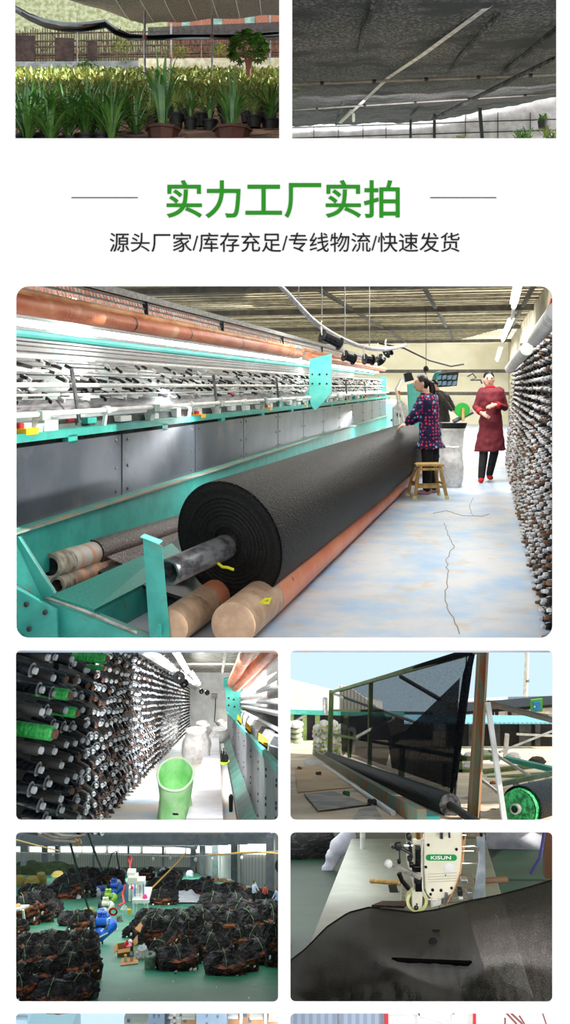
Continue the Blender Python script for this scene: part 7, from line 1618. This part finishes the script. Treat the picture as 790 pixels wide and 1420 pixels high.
MB().tube([P(612, 1150, Z - .05), P(612, 1162, Z - .05)], 3.4 * s, 14).build('thread_tower', M['chrome'], mh); MB().tube([P(622.5, 1150, Z - .05), P(623, 1161, Z - .05)], 2 * s, 12).build('thread_tower', M['chrome'], mh)
# levers
lev = MB(); a, b_ = P(536, 1196, Z - .12), P(583, 1217, Z - .05); lev.bar(a, b_, .035, .026, up=(0, -1, 0)); lev.build('lifting_lever', M['worn_steel'], mh, smooth=False, bevel=.006)
MB().ell(P(538, 1198, Z - .13), (6 * s, 4 * s, 6.4 * s), 9, 7).build('lever_grip', M['white_metal'], mh)
MB().tube([P(553, 1211, Z - .06), P(557, 1221, Z - .07), P(566, 1232, Z - .05)], [3.6 * s, 3.2 * s, 3.4 * s], 10).build('black_lever', M['black_screw'], mh)
for pts, r, m in (([(544, 1175), (553, 1174), (570, 1184)], 2.4, 'dark_metal'), ([(553, 1174), (553, 1188), (554, 1196)], 2, 'chrome'), ([(567, 1160), (569, 1180), (570, 1190)], 2.4, 'dark_metal'), ([(560, 1172), (572, 1172)], 2, 'chrome'), ([(549, 1171), (556, 1170)], 3, 'dark_metal')):
    MB().tube([P(x, y, Z - .05) for x, y in pts], r * s, 8).build('linkage_rod', M[m], mh)
for px, py, r, m in ((552, 1175, 5, 'dark_metal'), (567, 1161, 4, 'dark_metal'), (544, 1174, 2.6, 'chrome'), (567, 1169, 3, 'chrome'), (553, 1196, 2.4, 'black_screw'), (568, 1192, 3.4, 'dark_metal')): lathe_r('linkage_joint', px, py, Z - .07, r, .03, M[m]); 
# needle area
MB().tube([P(609, 1249, Z), P(609, 1262, Z)], 1.2 * s, 8).build('needle_bar', M['chrome'], mh); MB().obox(P(604, 1252, Z - .02), (7 * s, 0, 2 * s), (0, .02, 0), (0, 0, 3 * s)).build('presser_foot', M['white_metal'], mh, smooth=False, bevel=.004); MB().bar(P(619, 1238, Z - .01), P(617, 1254, Z - .01), .02, .02).build('needle_clamp', M['grey_metal'], mh, smooth=False)
wt = [P(587, 1156, Z - .03), P(584.5, 1180, Z - .035), P(584, 1210, Z - .035), P(586, 1235, Z - .04), P(593, 1247, Z - .04), P(606, 1248, Z - .05)]; MB().tube(wt, 1.1 * s, 8).build('white_tube', M['white_metal'], mh)
MB().tube([P(646, 1150, Z - .02), P(643, 1180, Z - .01), P(639, 1206, Z - .01), P(630, 1232, Z - .02), P(618, 1256, Z - .02)], .6 * s, 6).build('orange_thread', mat('orange_thread', '#e09a5a', rough=.6), mh)
MB().tube([P(640, 1150, Z - .0), P(641, 1180, Z - .01), P(638, 1212, Z - .01)], .5 * s, 6).build('orange_thread', bpy.data.materials['orange_thread'], mh)
# right side guides and plate
for pts, r in (([(640, 1158), (668, 1157)], 1.4), ([(640, 1174), (656, 1173), (663, 1175), (663, 1197), (640, 1197)], 1.3), ([(640, 1180), (656, 1180)], 1), ([(642, 1165), (642, 1198)], .9)): MB().tube([P(x, y, Z + .02) for x, y in pts], r * s, 8).build('thread_guide', M['chrome'], mh)
lathe_r('guide_knob', 667, 1158, Z - .02, 2.6, .03, M['black_screw'])
MB().prism([P(x, y, Z + .1) for x, y in ((660, 1153), (672, 1158), (673, 1244), (656, 1248), (663, 1200))], (0, .02, 0)).build('upright_plate', mat('blue_grey_steel', '#7f8a92', '#a3adb5', scale=4, rough=.35, metal=.5), mh, smooth=False)
MB().prism([q(555, 1256), q(660, 1250), q(655, 1216), q(556, 1228)], (0, 0, .05)).build('bed', mat('oiled_bed', '#a3a396', '#7c7a6c', scale=8, rough=.4), mh, smooth=False, bevel=.01)
for px, py, w, h, m in ((643, 1220, 9, 5, 'chrome'), (637, 1236, 7, 8, 'dark_metal'), (638, 1243, 6, 4, 'white_metal'), (650, 1238, 8, 7, 'grey_metal'), (622, 1240, 7, 9, 'grey_metal')): MB().obox(P(px, py, Z + .12), (w * s / 2, 0, 0), (0, .03, 0), (0, 0, h * s / 2)).build('bed_fitting', M[m], mh, smooth=False, bevel=.004)
# stick, small things on table
setp(MB().tube([q(513, 1224, .02), q(553, 1227, .02), q(556, 1229, .02)], [.02, .022, .018], 10).build('wooden_stick', M['wood']), 'pale wooden stick lying on the table left of the machine', 'stick')
setp(MB().tube([q(655, 1226, .02), q(702, 1222, .02)], .03, 10).build('wooden_stick', mat('brownish_stick', '#8a6a50')), 'brown wooden handle lying on the table right of the machine', 'stick')
setp(MB().obox(q(545, 1236, .02), (.04, 0, 0), (0, .06, 0), (0, 0, .008)).build('slot_plate', M['dark_metal'], smooth=False), 'dark metal slot plate let into the table beside the stick', 'plate')
setp(MB().prism([q(515, 1263, .03), q(560, 1268, .05), q(566, 1259, .04), q(530, 1257, .03)], (0, 0, .02)).build('brown_strip', mat('brown_net_strip', '#4a2a20', '#2a1612', scale=30, rough=.8), smooth=False), 'strip of brown net under the presser at the edge of the black net', 'net')
M['slot_dark'] = mat('slot_dark', '#020202', rough=1, spec=0)
# the black net being sewn
edge = [(396, 1338), (424, 1316), (453, 1286), (483, 1266), (512, 1258.5), (541, 1262), (575, 1266), (605, 1262), (649, 1250), (688, 1242.5), (736, 1230), (780, 1216)]
def cloth(u, v):
    px = 396 + 384 * u; i = max(j for j in range(len(edge) - 1) if edge[j][0] <= px + 1e-6 or j == 0); (x0, y0), (x1, y1) = edge[i], edge[i + 1]; py = y0 + (y1 - y0) * (px - x0) / (x1 - x0)
    Ze = 6.6 if px > 480 else 6.6 - (480 - px) * .008
    yy = py + (1398 - py) * v; Zz = Ze + (4.75 - Ze) * v ** .8 - .12 * sin(pi * v) * 1
    Zz += .12 * sin((px - yy * .55) * .035) * v + .05 * mnoise.noise(V((px * .03, yy * .04, 1))) * min(1, v * 4) + .03 * mnoise.noise(V((px * .1, yy * .03, 4))) * v
    rg = math.exp(-((px - 452 - v * 160) / 26) ** 2) * .18 * v; Zz -= rg
    return P(px, yy, Zz)
t = thing('sewn_net', 'glossy black net draped across the foreground under the sewing machine', 'net', cloth(.4, .5))
def patch(u0, u1, nu): return lambda u, v: cloth(u0 + (u1 - u0) * u, v)
M['cloth_black'] = mat('woven_black', '#040404', '#1f2022', scale=95, detail=2, lo=.52, hi=.8, rough=.6, stretch=(1.6, 1, .8), bump=.9, bscale=75, spec=.2, bstretch=(1.8, 1, .8), alpha=(.88, 1, 80, (1, 1, 1)))
M['cloth_sheer'] = mat('woven_sheer', '#1c1a19', '#464240', scale=95, detail=2, lo=.45, hi=.8, rough=.7, spec=.1, stretch=(1.6, 1, .8), bump=.7, bscale=75, alpha=(.84, 1, 80, (1, 1, 1)))
ub = lambda v: .64 + .12 * v
MB().grid(lambda u, v: cloth(ub(v) * u, v), 90, 70).build('dark_side', M['cloth_black'], t); MB().grid(lambda u, v: cloth(ub(v) + (1 - ub(v)) * u, v), 50, 70).build('sheer_side', M['cloth_sheer'], t)
MB().tube([cloth(i / 60, 0) for i in range(61)], .008, 6).build('hem', M['cloth_black'], t)
MB().tube([P(686, 1266, 6.3), P(690, 1274, 6.28), P(692, 1283, 6.26)], .004, 5).build('white_thread', M['tag'], t)
for nm, lab, c, w, h in (('bed_hole', 'dark round hole seen through the net', (600, 1305), 6, 5), ('bed_notch', 'small dark notch above the round hole under the net', (604, 1290), 5, 2.5)):
    u = (c[0] - 396) / 384; vv = (c[1] - 1262) / 132; z = cloth(u, vv).y - .012
    (MB().lathe(P(c[0], c[1], z), (0, -1, 0), [(0, w * z / FPX), (.004, w * z / FPX)], 20) if nm == 'bed_hole' else MB().obox(P(c[0], c[1], z), (w * z / FPX, 0, -2 * z / FPX if w > 20 else 0), (0, .004, 0), (0, 0, h * z / FPX * .7))).build(nm, M['black_plastic'], t, smooth=False)
def cl_at(px, py):
    u = (px - 396) / 384; y0 = cloth(u, 0); y0 = HY + (EYE - y0.z) / y0.y * FPX; return cloth(u, (py - y0) / (1398 - y0)) - V((0, .025, 0))
MB().tube([cl_at(545 + 10.6 * i, 1330 + .45 * i) for i in range(11)], .024, 8).build('bed_slot', M['slot_dark'], t)
for a_, b_ in (((544, 1290), (548, 1326)), ((650, 1292), (651, 1330)), ((548, 1288), (590, 1283))): MB().tube([cl_at(a_[0] + (b_[0] - a_[0]) * i / 4, a_[1] + (b_[1] - a_[1]) * i / 4) for i in range(5)], .005, 6, flat=.4).build('bed_outline', M['black_plastic'], t)
# background heaps
def heap(name, lab, cat, blobs, m, Zb, vox=.05, nz=(.1, 2.5)):
    mb = MB()
    for x, y, rx, ry in blobs: mb.ell(P(x, y, Zb), (rx * Zb / FPX, rx * Zb / FPX * .6, ry * Zb / FPX), 12, 8)
    return setp(remeshed(mb, name, m, None, vox, 2, nz), lab, cat)
heap('net_heap', 'heap of black nets on the floor at the upper left behind the table', 'heap', [(415, 1175, 30, 22), (440, 1165, 26, 18), (405, 1200, 24, 24), (440, 1195, 22, 22), (425, 1215, 26, 12)], M['pile_black'], 14, .05)
heap('white_bag_heap', 'blurred white bag beside the black heap at the upper left', 'bag', [(472, 1172, 14, 12), (462, 1190, 12, 12), (455, 1205, 12, 9), (480, 1160, 12, 10)], mat('soft_white', '#c9c9d6', '#b0b0c0', scale=4, rough=.8), 12.8, .05)
heap('white_bag_heap', 'wide pale bag heap at the upper right behind the machine', 'bag', [(700, 1160, 26, 14), (730, 1165, 30, 16), (720, 1178, 26, 12), (760, 1160, 14, 22), (690, 1170, 16, 10)], bpy.data.materials['soft_white'], 15, .05)
heap('dark_heap', 'dark bundle between the table and the pale bags at upper right', 'heap', [(675, 1190, 10, 10), (742, 1200, 26, 10), (762, 1190, 10, 14)], M['pile_black'], 15.5, .05)
setp(MB().bar(P(760, 1150, 12), P(759, 1215, 12), .12, .1).build('brown_post', mat('brown_post', '#7a5238'), smooth=False), 'blurred brown post at the upper right corner of the sewing view', 'post')
for i, dx in enumerate((0, 3)): pass
setp(MB().tube([P(755, 1150, 11), P(748, 1190, 11), P(735, 1212, 11)], .02, 6).build('blue_wire', mat('violet_wire', '#5a50a0')), 'thin violet wire hanging beside the brown post', 'wire')

# ================================================================== HOUSES (bottom left strip)
struct(MB().prism([P(-30, 1512, 9), P(392, 1512, 9), P(392, 1512, 20), P(-30, 1512, 20)], (0, 0, -.02)).build('ground_street', M['concrete'], smooth=False))
def house(x0, x1, y0, Z, m, name, lab, wins=(), balc=()):
    t = thing(name, lab, 'building', P((x0 + x1) / 2, 1500, Z)); MB().prism([P(x0, y0, Z), P(x1, y0, Z), P(x1, 1510, Z), P(x0, 1510, Z)], (0, 1.2, 0)).build('walls', m, t, smooth=False)
    for a, b_, c, d in wins: f = MB().prism([P(a, c, Z - .02), P(b_, c, Z - .02), P(b_, d, Z - .02), P(a, d, Z - .02)], (0, .03, 0)).build('window', M['win_blue'], t, smooth=False)
    for a, b_, c, d in balc: MB().prism([P(a, c, Z - .15), P(b_, c, Z - .15), P(b_, d, Z - .15), P(a, d, Z - .15)], (0, .14, 0)).build('balcony', M['tag'], t, smooth=False)
    return t
M['win_blue'] = mat('window_blue', '#6f8ea8', rough=.2); M['ochre'] = mat('ochre_render', '#e0a878', '#e8b88c', scale=4, rough=.9); M['bluegrey'] = mat('blue_grey_render', '#93a9c4', '#a2b6cc', scale=3, rough=.9); M['offwhite'] = mat('offwhite_render', '#e4e8ee', rough=.9)
house(172, 206, 1412, 16, M['offwhite'], 'apartment_block', 'pale distant apartment block at the left of the row of houses', ((176, 180, 1414, 1418), (184, 189, 1413, 1417), (194, 198, 1414, 1418), (176, 180, 1424, 1428)), ((182, 204, 1418, 1420),))
house(206, 228, 1400, 13, M['bluegrey'], 'apartment_block', 'blue-grey flat-sided block in the middle of the row of houses', ((212, 215, 1408, 1412), (219, 221, 1408, 1412), (212, 215, 1420, 1424)))
house(228, 272, 1400, 13.3, M['ochre'], 'apartment_block', 'ochre apartment block with white balconies left of centre', ((231, 236, 1405, 1410), (246, 252, 1405, 1410), (260, 264, 1406, 1410), (231, 236, 1415, 1420), (254, 258, 1413, 1418)), ((234, 248, 1410, 1413), (252, 270, 1411, 1414), (236, 250, 1418, 1421), (240, 244, 1400, 1420)))
house(272, 314, 1398, 12, M['bluegrey'], 'apartment_block', 'broad blue-grey block right of the ochre one', ((285, 288, 1408, 1411), (300, 303, 1409, 1412), (285, 288, 1419, 1422)))
house(314, 396, 1396, 12.4, M['ochre'], 'apartment_block', 'ochre apartment block with white balconies at the right edge', ((320, 326, 1404, 1410), (336, 342, 1405, 1410), (352, 358, 1404, 1410), (372, 376, 1405, 1410), (344, 348, 1413, 1418)), ((316, 330, 1410, 1413), (332, 336, 1398, 1420), (346, 364, 1411, 1414), (366, 370, 1398, 1420), (372, 388, 1414, 1417)))
t = thing('street_mast', 'thin pale mast against the sky left of the houses', 'mast', P(91, 1500, 14)); MB().tube([P(90.5, 1412, 14), P(91, 1505, 14)], [.008, .02], 6).build('pole', M['grey_metal'], t); MB().ell(P(90.5, 1411, 14), (.015, .015, .03)).build('tip', M['white_metal'], t)
t = thing('low_roof', 'pale blue roof edge at the far left under the sky', 'building', P(26, 1500, 12)); MB().prism([P(18, 1411, 12), P(36, 1412, 12), P(38, 1420, 12), P(100, 1421, 12), P(100, 1508, 12), P(18, 1508, 12)], (0, .5, 0)).build('wall', mat('pale_blue_sheet', '#bcdcf0', rough=.6), t, smooth=False)
MB().bar(P(16, 1410, 11.9), P(38, 1411.5, 11.9), .05, .03).build('roof_edge', M['bluegrey'], t, smooth=False)
# ================================================================== FACTORY FRONT (bottom right strip)
t = thing('factory_front', 'blue-grey ribbed factory front with red posts and white framed windows', 'building', P(560, 1508, 7)); Zb = 7
M['ribs'] = mat('ribbed_blue_grey', '#8492a8', '#9aa7bb', kind='wave', scale=5, rough=.5)
MB().prism([P(396, 1396, Zb), P(534, 1396, Zb), P(534, 1510, Zb), P(396, 1510, Zb)], (0, .1, 0)).build('ribbed_wall', M['ribs'], t, smooth=False); MB().bar(P(470, 1396, Zb - .01), P(470, 1510, Zb - .01), .01, .02).build('wall_joint', M['col_grey'], t, smooth=False)
for x, w in ((535.5, .028), (657.5, .022)): MB().bar(P(x, 1396, Zb - .05), P(x, 1510, Zb - .05), w, w).build('red_post', mat('post_red', '#d8202c') if w > .025 else bpy.data.materials['post_red'], t, smooth=False)
MB().prism([P(538, 1396, Zb + .05), P(656, 1396, Zb + .05), P(656, 1510, Zb + .05), P(538, 1510, Zb + .05)], (0, .03, 0)).build('glazing', mat('pale_glazing', '#c9cfc9', '#e6e8e4', scale=1.2, rough=.3), t, smooth=False)
for a, b_ in (((538, 1404), (656, 1404)), ((580, 1396), (580, 1500)), ((628, 1396), (628, 1500)), ((580, 1406), (628, 1420)), ((610, 1396), (656, 1402))): MB().bar(P(a[0], a[1], Zb), P(b_[0], b_[1], Zb), .018, .018).build('window_bar', M['tag'], t, smooth=False)
MB().prism([P(660, 1396, Zb + .1), P(800, 1396, Zb + .1), P(800, 1510, Zb + .1), P(660, 1510, Zb + .1)], (0, .05, 0)).build('white_wall', M['offwhite'], t, smooth=False)
for a, b_ in (((700, 1403), (716, 1420)), ((704, 1401), (724, 1420)), ((720, 1409), (727, 1420)), ((752, 1405), (757, 1420)), ((700, 1412), (700, 1425))): MB().bar(P(a[0], a[1], Zb - .05), P(b_[0], b_[1], Zb - .05), .012, .012).build('stair_rail', mat('maroon_rail', '#8a4a44') if a == (700, 1403) else bpy.data.materials['maroon_rail'], t, smooth=False)
